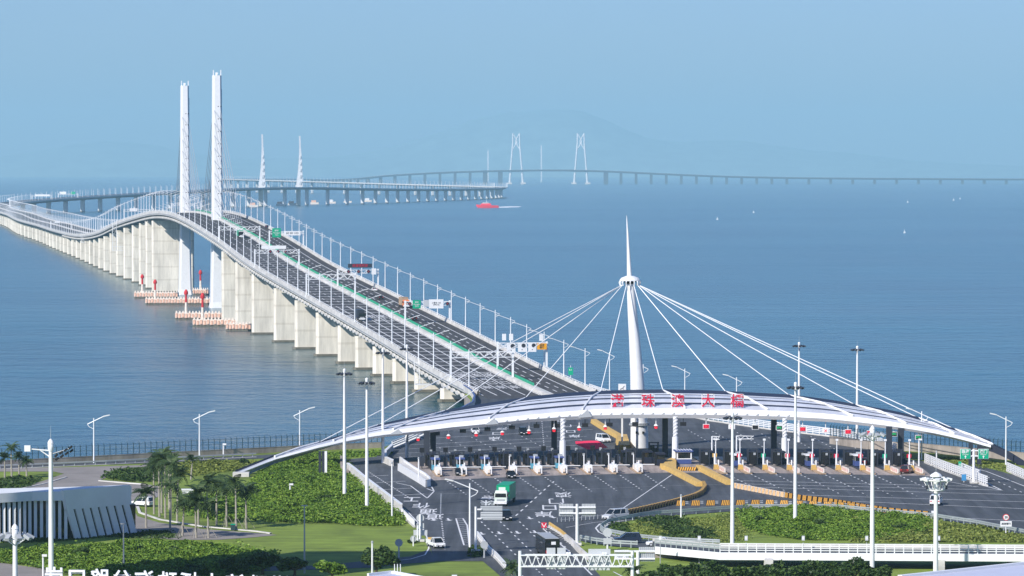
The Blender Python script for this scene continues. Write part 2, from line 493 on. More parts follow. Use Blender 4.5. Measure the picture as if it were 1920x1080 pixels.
# painted lines ------------------------------------------------------------
mk = MB()
def line(pxs, w=0.26, z=5.966, dash=None, target=None):
    t = target or mk
    P = [at(x, y, z) for x, y in pxs]
    for a, b in zip(P[:-1], P[1:]):
        d = b - a; L = d.length
        if L < 1e-4: continue
        d.normalize(); n = Vector((d.y, -d.x, 0)) * w / 2
        segs = [(0, L)] if not dash else [(s, min(s + dash[0], L)) for s in np.arange(0, L, dash[0] + dash[1])]
        for s0, s1 in segs:
            p, q = a + d * s0, a + d * s1
            t.quad(p - n, q - n, q + n, p + n)
# left lane group
line([(640, 876), (672, 895), (700, 914), (735, 940), (765, 960), (784, 980), (796, 996), (803, 1014), (804, 1028), (797, 1040), (770, 1048), (700, 1056)], 0.25)
for a, b in (((692, 893), (728, 891)), ((704, 905), (760, 902)), ((717, 918), (772, 915)), ((733, 929), (795, 926))):
    line([a, b], 0.35)
line([(690, 884), (770, 935)], 0.3, dash=(1.4, 1.8))
line([(742, 905), (770, 911), (801, 934), (814, 921), (809, 912)], 0.25)
line([(800, 916), (814, 921)], 0.3)
# lane dashes in front of the toll apron
for i in range(9):
    x0 = 834 + 47 * i
    line([(x0, 899 - 1.1 * i), (x0 + 40, 927 - 1.2 * i)], 0.32, dash=(1.4, 3.2))
for i in range(8):
    x0 = 1362 + 46.5 * i
    line([(x0, 889 + 0.4 * i), (x0 + 42, 909 + 0.4 * i)], 0.32, dash=(1.6, 3.0))
    line([(x0 + 42, 909 + 0.4 * i), (x0 + 78, 927 + .5 * i)], 0.28, dash=(1.5, 4.4))
for a, b in (((1375, 901), (1835, 912)), ((1385, 907), (1880, 919)), ((1398, 913), (1925, 928)), ((1470, 927), (1925, 941)), ((1600, 940), (1925, 954)), ((1750, 969), (1925, 977))):
    line([a, b], 0.38)
# long dashed diagonal and edge lines
line([(967, 967), (1040, 901)], 0.3, dash=(4, 5.5))
line([(1168, 953), (1260, 890)], 0.22)
for k in range(4):
    x0 = 902 + 36 * k
    line([(x0, 978), (x0 + 75, 1050)], 0.26, dash=(2.2, 4.4))
line([(828, 977), (834, 1030)], 0.3, dash=(1.2, 2.3))
line([(855, 972), (870, 1022), (880, 1022), (876, 985), (868, 972), (855, 972)], 0.28)
for k in range(11):
    y = 975 + 4.1 * k
    line([(857 + 1.3 * k, y), (873 + 0.7 * k, y + 1)], 0.22)
line([(1018, 991), (1062, 1030), (1110, 1078)], 0.28)
line([(1024, 987), (1085, 1018)], 0.2)
for k in range(12):
    line([(1027 + 4.4 * k, 992 + 3.1 * k), (1036 + 4.6 * k, 992.6 + 2.6 * k)], 0.22)
line([(1170, 976), (1125, 982), (1117, 990), (1123, 998), (1156, 1012), (1180, 1016)], 0.3)
line([(1061, 989), (1112, 980), (1160, 974)], 0.2)
line([(1050, 975), (1160, 962)], 0.15)
line([(960, 1060), (1000, 1100)], 0.2, dash=(1.5, 2.5)); line([(1000, 1062), (1040, 1100)], 0.2, dash=(1.5, 2.5)); line([(1040, 1066), (1072, 1095)], 0.2, dash=(1.5, 2.5))
line([(1150, 1072), (1185, 1090)], 0.25)
# beyond the canopy: storage lanes
for a, b in (((748, 835), (1100, 818)), ((760, 842), (1090, 824)), ((800, 822), (1112, 805)), ((745, 850), (1080, 835)), ((742, 858), (1080, 843)), ((850, 808), (1110, 797)), ((940, 790), (1110, 784))):
    line([a, b], 0.3)
for i in range(7):
    line([(790 + 47 * i, 822 - i), (845 + 47 * i, 850 - i)], 0.28, dash=(1.8, 6))
for i in range(10):
    line([(1290 + 46 * i, 806 + 2.4 * i), (1345 + 46 * i, 838 + 1.8 * i)], 0.28, dash=(1.8, 5))
line([(1016, 790), (1020, 838)], 0.25, dash=(2, 5))
line([(1790, 868), (1850, 884), (1925, 913)], 0.25)
line([(1815, 878), (1925, 927)], 0.25, dash=(2, 4))
line([(1852, 906), (1880, 920), (1835, 908), (1852, 906)], 0.3)
for k in range(7):
    line([(1845 + 5 * k, 907 + 2 * k), (1856 + 4 * k, 907 + 2 * k)], 0.25)
line([(1740, 895), (1830, 913)], 0.2)
# arrows
def arrow(px, py, lx=0, left=False):
    c = at(px, py, 5.966)
    w = 0.2
    d = Vector((0.09, -1, 0)).normalized(); n = Vector((-d.y, d.x, 0))
    mk.quad(c - n * w - d * 2.4, c + n * w - d * 2.4, c + n * w + d * 1.0, c - n * w + d * 1.0)
    mk.add([c + n * 0.75 + d * 1.0, c - n * 0.75 + d * 1.0, c + d * 2.6], [(0, 1, 2)])
for x, y in ((812, 974), (841, 974), (903, 1000), (936, 999), (970, 998), (1003, 997), (1043, 993), (1036, 969), (993, 971), (925, 825), (1085, 830)):
    arrow(x, y)
struct(mk.build('lane_markings', 'paint'))
mw = MB()
for pts in ([(735, 929), (1080, 917.5), (1310, 909)], [(640, 1040 - 78), (760, 965), (822, 964), (1080, 951), (1168, 949)], [(1310, 909), (1372, 908)], [(827, 925), (826, 964)]):
    line(pts, 0.22, 5.962, target=mw)
struct(mw.build('worn_pavement_joints', 'paintworn'))
# lettering painted on the carriageway, upside down for the camera because drivers come towards it
def road_text(body, spots, size, stretch):
    for ch, (x, y) in zip(body, spots):
        me = text_mesh(ch, size * 1.3, 0.0, 0.035)
        me.materials.clear(); me.materials.append(M['paint'])
        o = bpy.data.objects.new('painted_character', me); COL.objects.link(o)
        p = at(x, y, 5.967)
        o.location = p; o.rotation_euler = (0, 0, math.pi); o.scale = (1, stretch, 1)
        struct(o)
road_text('工作通道', [(772, 935.5), (790, 947), (803, 958), (815, 968)], 2.7, 3.6)
road_text('澳门口岸', [(1056, 927), (1043, 939), (1030, 951), (1019, 963)], 2.7, 3.6)
road_text('珠海口岸', [(948, 794), (941, 803), (932, 812.5), (927, 821)], 2.3, 3.4)
road_text('澳门口岸', [(1052, 788), (1062, 798), (1070, 808.5), (1077, 817)], 2.3, 3.4)
road_text('海珠', [(917, 931), (917, 942)], 2.7, 3.4)
# ================================================================ SEA BRIDGE
# control points: X, Y, Z of the road centre, from the toll plaza out to sea
CTRL = [(10, 1085, 5.97), (6.6, 1107, 6.1), (-7.5, 1180, 8.9), (-26, 1286, 13.2), (-44, 1385, 17.4), (-57.5, 1455, 20.7), (-95, 1650, 30.0), (-124, 1820, 38.6),
        (-151.5, 1976, 45.2), (-169, 2083, 47.2), (-186.6, 2191, 46.6), (-215, 2376, 42.2), (-247, 2558, 35.3), (-280, 2754, 26.6), (-327, 3045, 19.6),
        (-391, 3428, 17.4), (-455, 3818, 17.0), (-530, 4250, 16.9), (-622, 4845, 16.8), (-700, 5300, 17), (-775, 5800, 18), (-803, 6350, 21), (-757, 6720, 25), (-640, 7300, 31.5),
        (-515, 7875, 36.5), (-430, 8130, 36.5), (-344, 8400, 33.5), (-230, 9000, 29), (-130, 9560, 27), (-68, 9980, 26.5), (-32, 10380, 26.5), (-40, 10700, 27), (-110, 11050, 28), (-260, 11500, 30), (-560, 12250, 36),
        (-860, 13050, 41), (-1040, 13800, 43), (-1140, 15000, 42), (-1150, 17000, 38), (-1090, 20000, 32), (-1000, 21400, 27), (-860, 21750, 34), (-735, 21850, 48.6), (-490, 21900, 64), (-245, 21900, 74),
        (15, 21900, 80), (205, 21900, 82), (398, 21900, 80), (580, 21900, 74), (856, 21900, 61), (1200, 21900, 47), (1650, 21900, 38), (2300, 21900, 33), (3000, 21900, 30), (4200, 21900, 30)]
def catmull(P, per):
    P = np.array(P, float)
    P = np.vstack([2 * P[0] - P[1], P, 2 * P[-1] - P[-2]])
    out = []
    for i in range(1, len(P) - 2):
        p0, p1, p2, p3 = P[i - 1], P[i], P[i + 1], P[i + 2]
        d0, d1, d2 = [max(np.linalg.norm(b[:2] - a[:2]), 1e-3) ** 0.5 for a, b in ((p0, p1), (p1, p2), (p2, p3))]
        t0 = 0; t1 = d0; t2 = t1 + d1; t3 = t2 + d2
        for k in range(per):
            t = t1 + (t2 - t1) * k / per
            a1 = (t1 - t) / (t1 - t0) * p0 + (t - t0) / (t1 - t0) * p1
            a2 = (t2 - t) / (t2 - t1) * p1 + (t - t1) / (t2 - t1) * p2
            a3 = (t3 - t) / (t3 - t2) * p2 + (t - t2) / (t3 - t2) * p3
            b1 = (t2 - t) / (t2 - t0) * a1 + (t - t0) / (t2 - t0) * a2
            b2 = (t3 - t) / (t3 - t1) * a2 + (t - t1) / (t3 - t1) * a3
            out.append((t2 - t) / (t2 - t1) * b1 + (t - t1) / (t2 - t1) * b2)
    out.append(P[-2])
    return np.array(out)
PTS = catmull(CTRL, 40)
CUM = np.concatenate([[0], np.cumsum(np.linalg.norm(np.diff(PTS[:, :2], axis=0), axis=1))])
LTOT = CUM[-1]
def bp(s, u=0.0, v=0.0):
    """point on the bridge: s metres along, u metres to the right, v above the road"""
    q = [np.interp(s, CUM, PTS[:, k]) for k in range(3)]
    e = 6.0
    a = [np.interp(max(s - e, 0), CUM, PTS[:, k]) for k in range(2)]
    b = [np.interp(min(s + e, LTOT), CUM, PTS[:, k]) for k in range(2)]
    tx, ty = b[0] - a[0], b[1] - a[1]
    l = math.hypot(tx, ty) or 1
    return Vector((q[0] + ty / l * u, q[1] - tx / l * u, q[2] + v))
def heading(s):
    a, b = bp(max(s - 5, 0)), bp(min(s + 5, LTOT))
    return math.atan2(b.y - a.y, b.x - a.x) - math.pi / 2      # rotation that turns +Y along the bridge
def s_of_Y(Y):
    i = int(np.argmax(PTS[:, 1] >= Y)); return float(CUM[i])
S_NEAR0, S_NEAR1 = s_of_Y(1107), s_of_Y(5000)
_ss = np.arange(0, S_NEAR1, 4.0)
def s_for_px(px, u, v=1.0, lo=0, hi=None):
    best = None
    for s in _ss:
        if s < lo or (hi and s > hi): continue
        x, y = proj(bp(s, u, v))
        if best is None or abs(x - px) < best[0]: best = (abs(x - px), s)
    return best[1]
def deck_at(px, py):
    best = None
    for s in _ss:
        for u in np.arange(-16.5, 17, 1.0):
            x, y = proj(bp(s, u, 0))
            e = (x - px) ** 2 + (y - py) ** 2
            if best is None or e < best[0]: best = (e, s, u)
    return best[1], best[2]

bridge = thing('sea_bridge', 'long white sea bridge winding from the toll plaza over the water to the far hills', 'bridge', (0, 0, 0))
stn = np.concatenate([np.arange(0, s_of_Y(1700), 6.0), np.arange(s_of_Y(1700), s_of_Y(3200), 12.0), np.arange(s_of_Y(3200), s_of_Y(6300), 30.0), np.arange(s_of_Y(6300), LTOT, 60.0)])
def strip(name, prof, material, s0=0, s1=None, closed=False, parent=bridge, smooth=False):
    m = MB(); rings = []
    for s in stn:
        if s < s0 or (s1 and s > s1): continue
        rings.append([bp(s, u, v) for u, v in prof])
    m.sweep(rings, closed=closed)
    return m.build(name, material, parent, smooth=smooth)
HW = 17.4
s_land = s_of_Y(1100)
strip('road_surface', [(-16.9, 0.0), (16.9, 0.0)], 'asphaltdeck', s1=None)
strip('girder', [(-HW, -0.02), (-HW - 0.25, -0.6), (-HW, -1.3), (-HW + 3.2, -1.75), (-9.2, -4.4), (9.2, -4.4), (HW - 3.2, -1.75), (HW, -1.3), (HW + 0.25, -0.6), (HW, -0.02)], 'girder', s0=s_land, closed=False)
# parapets: low concrete walls on both edges and the median barrier
for sgn in (-1, 1):
    strip('parapet', [(sgn * 16.9, 0.0), (sgn * 16.95, 0.55), (sgn * 17.05, 1.1), (sgn * 17.5, 1.1), (sgn * 17.6, -0.35), (sgn * 17.55, -1.2)], 'concrete', s0=s_land)
    strip('rail', [(sgn * 17.12, 1.42), (sgn * 17.12, 1.58), (sgn * 17.3, 1.58), (sgn * 17.3, 1.42)], 'white', s0=s_land, closed=True)
MU = 1.6
strip('median_barrier', [(MU - 1.1, 0.005), (MU - .95, .9), (MU - .5, .98), (MU + .5, .98), (MU + .95, .9), (MU + 1.1, .005)], 'concrete')
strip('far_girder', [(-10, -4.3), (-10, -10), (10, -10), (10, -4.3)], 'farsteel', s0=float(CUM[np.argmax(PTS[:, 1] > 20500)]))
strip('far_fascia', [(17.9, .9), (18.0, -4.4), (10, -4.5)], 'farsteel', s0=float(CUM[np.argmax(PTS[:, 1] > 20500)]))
# rail posts and cantilever ribs, many and small
m = MB(); rb = MB()
for s in np.arange(s_land, s_of_Y(2700), 4.0):
    for sgn in (-1, 1):
        p = bp(s, sgn * 17.2, 1.25); m.box(p, (0.14, 0.14, 0.4), heading(s))
o = m.build('rail_posts', 'white', bridge); struct(o, 'stuff')
for s in np.arange(s_land + 3, s_of_Y(4600), 7.5):
    for sgn in (-1, 1):
        h = heading(s)
        pts = [(sgn * (HW - 0.1), -1.25), (sgn * 9.0, -4.35), (sgn * 9.6, -2.2), (sgn * (HW - 3), -1.2)]
        A = [bp(s - .18, u, v) for u, v in pts]; B = [bp(s + .18, u, v) for u, v in pts]
        rb.add(A + B, [(0, 1, 2, 3), (7, 6, 5, 4), (0, 4, 5, 1), (1, 5, 6, 2), (2, 6, 7, 3), (3, 7, 4, 0)])
        if int(s / 7.5) % 3 == 0:
            c = bp(s + 3.5, sgn * 13.6, -2.6)
            rb.box(c, (1.6, 4.6, 1.3), h, ry=-sgn * 0.5)
o = rb.build('cantilever_ribs', 'girder', bridge); struct(o, 'stuff')
fp = MB()
for s in np.arange(s_land + 8, s_of_Y(3300), 8.0):
    for sgn in (-1, 1):
        ring = []
        for ds, k in ((-2.6, .25), (-2.0, .85), (0, 1), (2.0, .85), (2.6, .25)):
            ring.append([bp(s + ds, sgn * (16.6 + uu), -2.75 + vv * k) for uu, vv in ((-.5, 0), (0, .72), (.5, .5), (.5, -.5), (0, -.72))])
        fp.sweep(ring, closed=True)
        for ds in (-1.5, 1.5):
            fp.tube(bp(s + ds, sgn * 16.6, -1.2), bp(s + ds, sgn * 16.6, -2.2), .1, .1, 4)
o = fp.build('hanging_fairings', 'concrete', bridge); struct(o, 'stuff')

# road paint on the bridge
lm = MB()
def rib(m, u0, u1, s0, s1, dz=0.012, step=10.0):
    ss = list(np.arange(s0, s1, step)) + [s1]
    m.sweep([[bp(s, u0, dz), bp(s, u1, dz)] for s in ss])
s_m1 = s_of_Y(2700)
for u in (-16.2, 0.15, 4.8, 13.2):
    rib(lm, u - 0.17, u + 0.17, s_land, s_m1)
for u in (-12.2, -8.2, -4.0, 7.4, 10.3):
    s = s_land
    while s < s_m1:
        if u < 0 and s < s_of_Y(1420):
            rib(lm, u - .2, u + .2, s, s + 11.9)
        else:
            rib(lm, u - .17, u + .17, s, s + 6)
        s += 12
for k, s in enumerate(np.arange(s_land + 62, s_of_Y(1760), 12.5)):
    a = [bp(s, -15.9, .016), bp(s + 1.0, -15.9, .016), bp(s + 1.0, -0.1, .016), bp(s, -0.1, .016)]
    lm.quad(*a)
struct(lm.build('lane_lines', 'paint', bridge), 'stuff')
ag = MB()
for s in np.arange(s_land + 20, s_of_Y(2150), 4.0):
    a, b = s + .15, s + 3.75
    A = [bp(a, MU + .55, .985), bp(b, MU + .55, .985), bp(b, MU + .62, 1.85), bp(a, MU + .62, 1.85)]
    B = [p + Vector((.09, 0, 0)) for p in A]
    ag.add(A + B, [(3, 2, 1, 0), (4, 5, 6, 7), (0, 1, 5, 4), (1, 2, 6, 5), (2, 3, 7, 6), (3, 0, 4, 7)])
struct(ag.build('anti_glare_panels', 'greenpaint', bridge), 'stuff')
gp = MB(); rib(gp, MU + 1.15, MU + 3.1, s_land, s_of_Y(2100), 0.009)
gp.build('green_lane_strip', 'greenpaint', bridge)
def deck_text(ch, s, u, size=3.0, stretch=3.2):
    me = text_mesh(ch, size, 0.0, 0.02)
    me.materials.clear(); me.materials.append(M['paint'])
    o = bpy.data.objects.new('painted_character', me); COL.objects.link(o); o.parent = bridge
    p = bp(s, u, 0.02); q = bp(s + 5, u, 0.02)
    o.location = p
    sl = math.atan2(q.z - p.z, 5.0)
    o.rotation_mode = 'XYZ'
    o.rotation_euler = (Matrix.Rotation(heading(s), 3, 'Z') @ Matrix.Rotation(sl, 3, 'X') @ Matrix.Rotation(math.pi, 3, 'Z')).to_euler()
    o.scale = (1, stretch, 1)
for u, txt in ((-14.2, '珠海口岸'), (-10.2, '澳门口岸'), (-6.1, '珠海口岸'), (-2.0, '澳门口岸')):
    for i, ch in enumerate(reversed(txt)):
        deck_text(ch, s_of_Y(1128) + 13 * i, u, 2.9, 3.6)
for u, txt in ((-14.2, '珠海'), (-10.2, '澳门'), (-6.1, '珠海'), (-2.0, '澳门')):
    for i, ch in enumerate(reversed(txt)):
        deck_text(ch, s_of_Y(1375) + 16 * i, u, 2.9, 4.4)

# piers ---------------------------------------------------------------------
def pier(s, w=24.5, th=2.8, mt='pier', base=True, u=-4.4):
    c = bp(s, u); top = c.z - 4.3
    if top < 2: return
    h = heading(s)
    m = MB()
    rr = 0.9
    a, b = w / 2, th / 2
    ring = [(-a + rr, -b), (a - rr, -b), (a, -b + rr), (a, b - rr), (a - rr, b), (-a + rr, b), (-a, b - rr), (-a, -b + rr)]
    rot = Matrix.Rotation(h, 3, 'Z')
    def rg(z, k=1.0, kx=1.0): return [rot @ Vector((x * kx, y * k, 0)) + Vector((c.x, c.y, z)) for x, y in ring]
    zt = top
    m.sweep([rg(-1.0), rg(0.8), rg(zt - 1.0), rg(zt, 1.15, 1.0)], closed=True)
    p = m.build('pier', mt, bridge)
    if base:
        m = MB(); m.sweep([rg(-1.5, 1.5, 1.05), rg(0.9, 1.5, 1.05)], closed=True)
        m.build('pile_cap', 'tide', p)
    return p
PY = [1125, 1169, 1220, 1268, 1316, 1357, 1402, 1457, 1513, 1578, 1651, 1720, 1790]
for Y in PY: pier(s_of_Y(Y), 33 if Y < 1600 else 27, u=0 if Y < 1600 else -3)
Y = 2226
while Y < 5900:
    pier(s_of_Y(Y)); Y += 66 if Y < 3600 else 80
# mid distance piers: slimmer, with a narrower wall
s = s_of_Y(6300)
s_mid = []
while bp(s).y < 10420:
    y = bp(s).y
    s_mid.append(s); s += 108 if y < 8000 or y > 9000 else 120
for s in s_mid: pier(s, 8, 3.6, 'piergrey', u=0)
s = s_of_Y(10500)
while s < s_of_Y(13700):
    pier(s, 8, 3.6, 'piergrey', u=0); s += 160
s_far0 = float(CUM[np.argmax((PTS[:, 1] > 21300) & (PTS[:, 0] > -1000))])
s = s_far0
while s < LTOT - 50:
    x = bp(s).x
    if not (-40 < x < 60 or 330 < x < 450 or 60 < x < 330):
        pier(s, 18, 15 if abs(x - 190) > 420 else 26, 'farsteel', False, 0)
    s += 86 if x < 1500 else 125

# pylons of the near cable-stayed span ---------------------------------------
def pylon(Y, top):
    s = s_of_Y(Y); c = bp(s); h = heading(s); rot = Matrix.Rotation(h, 3, 'Z')
    m = MB()
    def rg(z, a, b, ch=0.8):
        ring = [(-a + ch, -b), (a - ch, -b), (a, -b + ch), (a, b - ch), (a - ch, b), (-a + ch, b), (-a, b - ch), (-a, -b + ch)]
        return [rot @ Vector((x, y, 0)) + Vector((c.x, c.y, z)) for x, y in ring]
    m.sweep([rg(-1, 4.2, 6.0), rg(3, 3.5, 5.0), rg(40, 2.75, 4.0), rg(c.z + 0.5, 2.7, 3.9), rg(72, 2.55, 3.6), rg(top, 2.25, 3.0)], closed=True)
    p = m.build('pylon', 'white', bridge)
    m = MB()
    # grey strip that paints shade on the right flank, then steps on the crown
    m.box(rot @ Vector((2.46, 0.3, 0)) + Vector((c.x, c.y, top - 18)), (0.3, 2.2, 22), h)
    m.build('flank_shade', 'grey', p)
    m = MB()
    for dx in (-1.9, 1.9):
        m.box(rot @ Vector((dx, -2, 0)) + Vector((c.x, c.y, top + 1.4)), (0.5, 0.6, 2.8), h)
    m.box(rot @ Vector((0, 1, 0)) + Vector((c.x, c.y, top + 0.8)), (1.2, 1.2, 1.6), h)
    m.build('crown', 'whitesteel', p)
    am = None
    for k in range(10):
        z = top - 16 - k * 6.4
        for dx in (-0.55, 0.75):
            if am is None:
                g = MB(); g.box((0, 0, 0), (0.5, 0.4, 0.55), 0, 0.5); am = g.mesh('anchor', 'dark')
            w = np.interp(z, [c.z, 72, top], [3.9, 3.6, 3.0])
            obj('anchor', am, p, rot @ Vector((dx + 1.0, -w + 0.12, 0)) + Vector((c.x, c.y, z)), h)
    # stay cables in two planes, fore and aft
    for sg in (-1, 1):
        for k in range(9):
            z = top - 18 - k * 6.4
            ds = 103 - k * 10.3
            for du in (-1.0, 1.0):
                q = bp(s + sg * ds, MU + du * 0.9, 1.0)
                a = rot @ Vector((du * 1.6, sg * 3.2, 0)) + Vector((c.x, c.y, z))
                g = MB(); g.tube(a, q, 0.11, 0.11, 5); g.build('stay_cable', 'grey', bridge)
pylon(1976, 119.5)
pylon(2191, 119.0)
# curved sail pylons of the middle span
def sail(px, Y, top):
    s = s_of_Y(Y); c = bp(s)
    m = MB(); rings = []
    for i in range(15):
        t = i / 14
        z = c.z - 4 + (top - c.z + 4) * t
        back = 9.0 * t * (1 - t) * 2.2 + 6.5 * t
        fw = 10.5 * (1 - t) ** 1.2 + 2.0
        xl = c.x - 6 + back * .75 + (2.5 * t * t)
        xr = xl + max(3.4, fw * 1.2 * (1 - 0.2 * t))
        rings.append([Vector((xl, c.y - 3, z)), Vector((xr, c.y - 2, z)), Vector((xr, c.y + 3, z)), Vector((xl, c.y + 3, z))])
    m.sweep(rings, closed=True)
    p = m.build('curved_pylon', 'white', bridge)
    for i in range(5):
        t = 0.12 + 0.12 * i
        z = c.z - 4 + (top - c.z + 4) * t
        back = 9.0 * t * (1 - t) * 2.2 + 6.5 * t
        xl = c.x - 6 + back * .75 + 2.5 * t * t
        wd = max(3.4, (10.5 * (1 - t) ** 1.2 + 2.0) * 1.2 * (1 - 0.2 * t))
        g = MB(); g.box((xl + wd * 0.66, c.y - 2.9, z), (wd * 0.34, 1.0, 7.0), 0, 0, 0.25); g.build('shaft_opening', 'boardback', p)
    m = MB(); m.box((c.x, c.y, c.z / 2 - 3), (9, 9, c.z - 3)); m.build('pylon_base', 'pier', p)
sail(487, 7875, 70 + (322 - 252) / (F / 7875))
sail(562, 8072, 70 + (322 - 255) / (F / 8072))
# knot pylons of the far span
def knot(px, Y=21900):
    k = Y / F
    X = lambda x: (x - 960) * k
    Zp = lambda y: HC + (322 - y) * k
    m = MB()
    def bar(x0, y0, x1, y1, w, dy=0): m.tube((X(px + x0), Y + dy, Zp(y0)), (X(px + x1), Y + dy, Zp(y1)), w, w, 6)
    for sg in (-1, 1):
        bar(sg * 12.5, 346, sg * 10.5, 318, 7.0)
        bar(sg * 10.5, 318, sg * 6.5, 270, 5.4)
        bar(sg * 6.5, 270, sg * 6.2, 250, 4.6)
        bar(sg * 6.4, 250, -sg * 1.5, 264, 3.2)
        bar(sg * 6.4, 280, -sg * 2.2, 266, 3.2)
        bar(sg * 2.2, 264, -sg * 2.0, 271, 3.0)
    m.box((X(px), Y, Zp(321)), (26 * k, 14, 10))
    p = m.build('knot_pylon', 'white', bridge)
    m = MB()
    for sg in (-1, 1): m.box((X(px + sg * 13), Y, 4), (30, 34, 9))
    m.build('pylon_base', 'cream', p)
knot(968); knot(1089)

# navigation fenders and red beacons round the pylon bases --------------------
def fender(x0, x1, y, label, beacons):
    a, b = at(x0, y, 0), at(x1, y, 0)
    c = (a + b) / 2; L = (b - a).length
    t = thing('pier_fender', label, 'fender', c, 0, 'fender islands round the bridge pylons')
    m = MB(); n = max(8, int(L / 1.5)); D = 7.0
    pts = [(-L / 2 + 1.5, -D / 2), (L / 2 - 1.5, -D / 2), (L / 2, -D / 2 + 1.5), (L / 2, D / 2 - 1.5), (L / 2 - 1.5, D / 2), (-L / 2 + 1.5, D / 2), (-L / 2, D / 2 - 1.5), (-L / 2, -D / 2 + 1.5)]
    m.prism(pts, 0.9, 3.2); m.build('hull', 'cream', t)
    m = MB(); m.prism([(x * .99, y * .97) for x, y in pts], -0.8, 0.9); m.build('waterline_skirt', 'tide', t)
    bm_ = None
    for i in range(n):
        x = -L / 2 + (i + 0.5) * L / n
        if bm_ is None:
            g = MB(); g.box((0, 0, 0), (L / n * 0.62, 0.5, 1.9)); bm_ = g.mesh('rubber_block', 'pink')
            g = MB(); g.box((0, 0, 0), (L / n * 0.45, 0.4, 1.0)); bm2 = g.mesh('crenel', 'cream')
        obj('rubber_block', bm_, t, (x, -D / 2 - 0.1, 1.8 if i % 2 else 2.1))
        obj('crenel', bm2, t, (x, -D / 2 + 0.3, 3.7))
    for k, (bx, hb) in enumerate(beacons):
        p = at(bx, y, 0)
        r = thing('navigation_beacon', f'red and white navigation beacon on the {label.split(" ")[0]} fender island' + (', ' + ('left one' if k == 0 else 'right one') if len(beacons) > 1 else ''), 'beacon', (p.x, p.y, 3.2))
        g = MB(); g.lathe([(0.7, 0), (0.55, hb * .45)], 10); g.build('lower_shaft', 'cream', r)
        g = MB(); g.lathe([(0.54, hb * .45), (0.48, hb * .78)], 10); g.build('upper_shaft', 'red', r)
        g = MB(); g.lathe([(0.9, hb * .78), (1.0, hb * .82), (1.0, hb * .9), (0.4, hb)], 10); g.build('lantern', 'red', r)
fender(252, 335, 559, 'farthest pink and white fender island left of the bridge pylon', [(267, 10)])
fender(273, 397, 571, 'longest pink and white fender island between the two bridge pylons', [(291, 10)])
fender(362, 392, 553, 'small dark red fender island behind the channel opening', [(376, 11)])
fender(329, 421, 599, 'wide pink and white fender island beside the right bridge pylon', [(349, 11)])
fender(362, 447, 612, 'nearer pink and white fender island in front of right pylon', [(380, 12)])
fender(424, 472, 620, 'nearest pink and white fender island touching the concrete piers', [])
# small fenders at the feet of the mid-distance piers
for i, x in enumerate((476, 526, 548, 590, 622, 652, 690)):
    p = at(x, 388 - 0.045 * (x - 476), 0)
    t = thing('pile_fender', f'{ordn(i)} pale pile fender from the left below the curved sail pylons', 'fender', p, 0, 'pale pile fenders under the middle bridge')
    g = MB(); g.prism([(-9, -7), (9, -7), (9, 7), (-9, 7)], -0.5, 4); g.build('float', 'cream', t)
    g = MB(); g.prism([(-7, -6), (3, -6), (3, 6), (-7, 6)], 4.0, 8.5); g.build('housing', 'pink' if i < 4 else 'white', t)
# ================================================================ BRIDGE FURNITURE
# street lamps: a tapered pole, a rising arm and a flat head
def nth(i):
    n = i + 1
    if n < 80: return ordn(i)
    if n < 100: return {8: 'eighty', 9: 'ninety'}[n // 10] + '-' + ORD[n % 10 - 1] if n % 10 else {8: 'eightieth', 9: 'ninetieth'}[n // 10]
    return 'hundredth' if n == 100 else 'hundred and ' + ordn(n - 101)
def lamp_proto(label, group, H=11.0, flip=1, arm=3.6, brace=True, r=0.17):
    t = thing('street_lamp', label, 'street lamp', (0, 0, 0), 0, group)
    g = MB(); g.tube((0, 0, 0), (0, 0, H), r * 1.25, r * .8, 6); g.build('pole', 'whitesteel', t)
    g = MB(); g.tube((-flip * 1.4, 0, H - 1.35), (flip * arm, 0, H + 0.45), 0.10, 0.09, 5)
    if brace: g.path([(0, 0, H - 2.4), (-flip * 1.0, 0, H - 1.9), (-flip * 1.4, 0, H - 1.35)], 0.07, 4)
    g.build('arm', 'whitesteel', t)
    g = MB(); g.box((flip * (arm + 0.5), 0, H + 0.55), (1.5, 0.42, 0.22), 0, 0, -flip * 0.22); g.build('lamp_head', 'lamp', t)
    return t
GL = 'lamps along the left edge of the bridge'
GR = 'lamps along the right edge of the bridge'
lL = lamp_proto('white lamp post on the left parapet of the sea bridge, arm over the road', GL, flip=1)
lR = lamp_proto('white lamp post on the right parapet of the sea bridge, arm over the road', GR, flip=-1)
nL = 0
s = s_of_Y(1118); firstL = firstR = True
far_lamps = MB()
while s < s_of_Y(6300):
    for u, src in ((-17.25, lL), (17.25, lR)):
        p = bp(s, u, 0.95)
        if nL < 240:
            if src.location.length == 0:
                src.location = p; src.rotation_euler = (0, 0, heading(s)); o = src
            else: o = dup(src, p, heading(s))
            o['label'] = f"white lamp post on the {'left' if u < 0 else 'right'} bridge parapet, {nth(nL // 2)} from the toll plaza"
            nL += 1
        else:
            far_lamps.tube(p, p + Vector((0, 0, 10.5)), 0.24, 0.2, 4)
            far_lamps.box(p + Vector((-1.8 if u > 0 else 1.8, 0, 10.8)), (3.4, .4, .3))
    s += 30
while s < s_of_Y(13900):
    for u in (-17.25, 17.25):
        p = bp(s, u, 0.95)
        far_lamps.tube(p, p + Vector((0, 0, 12)), 0.36, 0.3, 4)
    s += 35
fl = struct(far_lamps.build('street_lamps', 'whitesteel'), 'stuff')
fl['label'] = 'dense rows of small white lamp posts on the far bends of the bridge'; fl['category'] = 'street lamps'

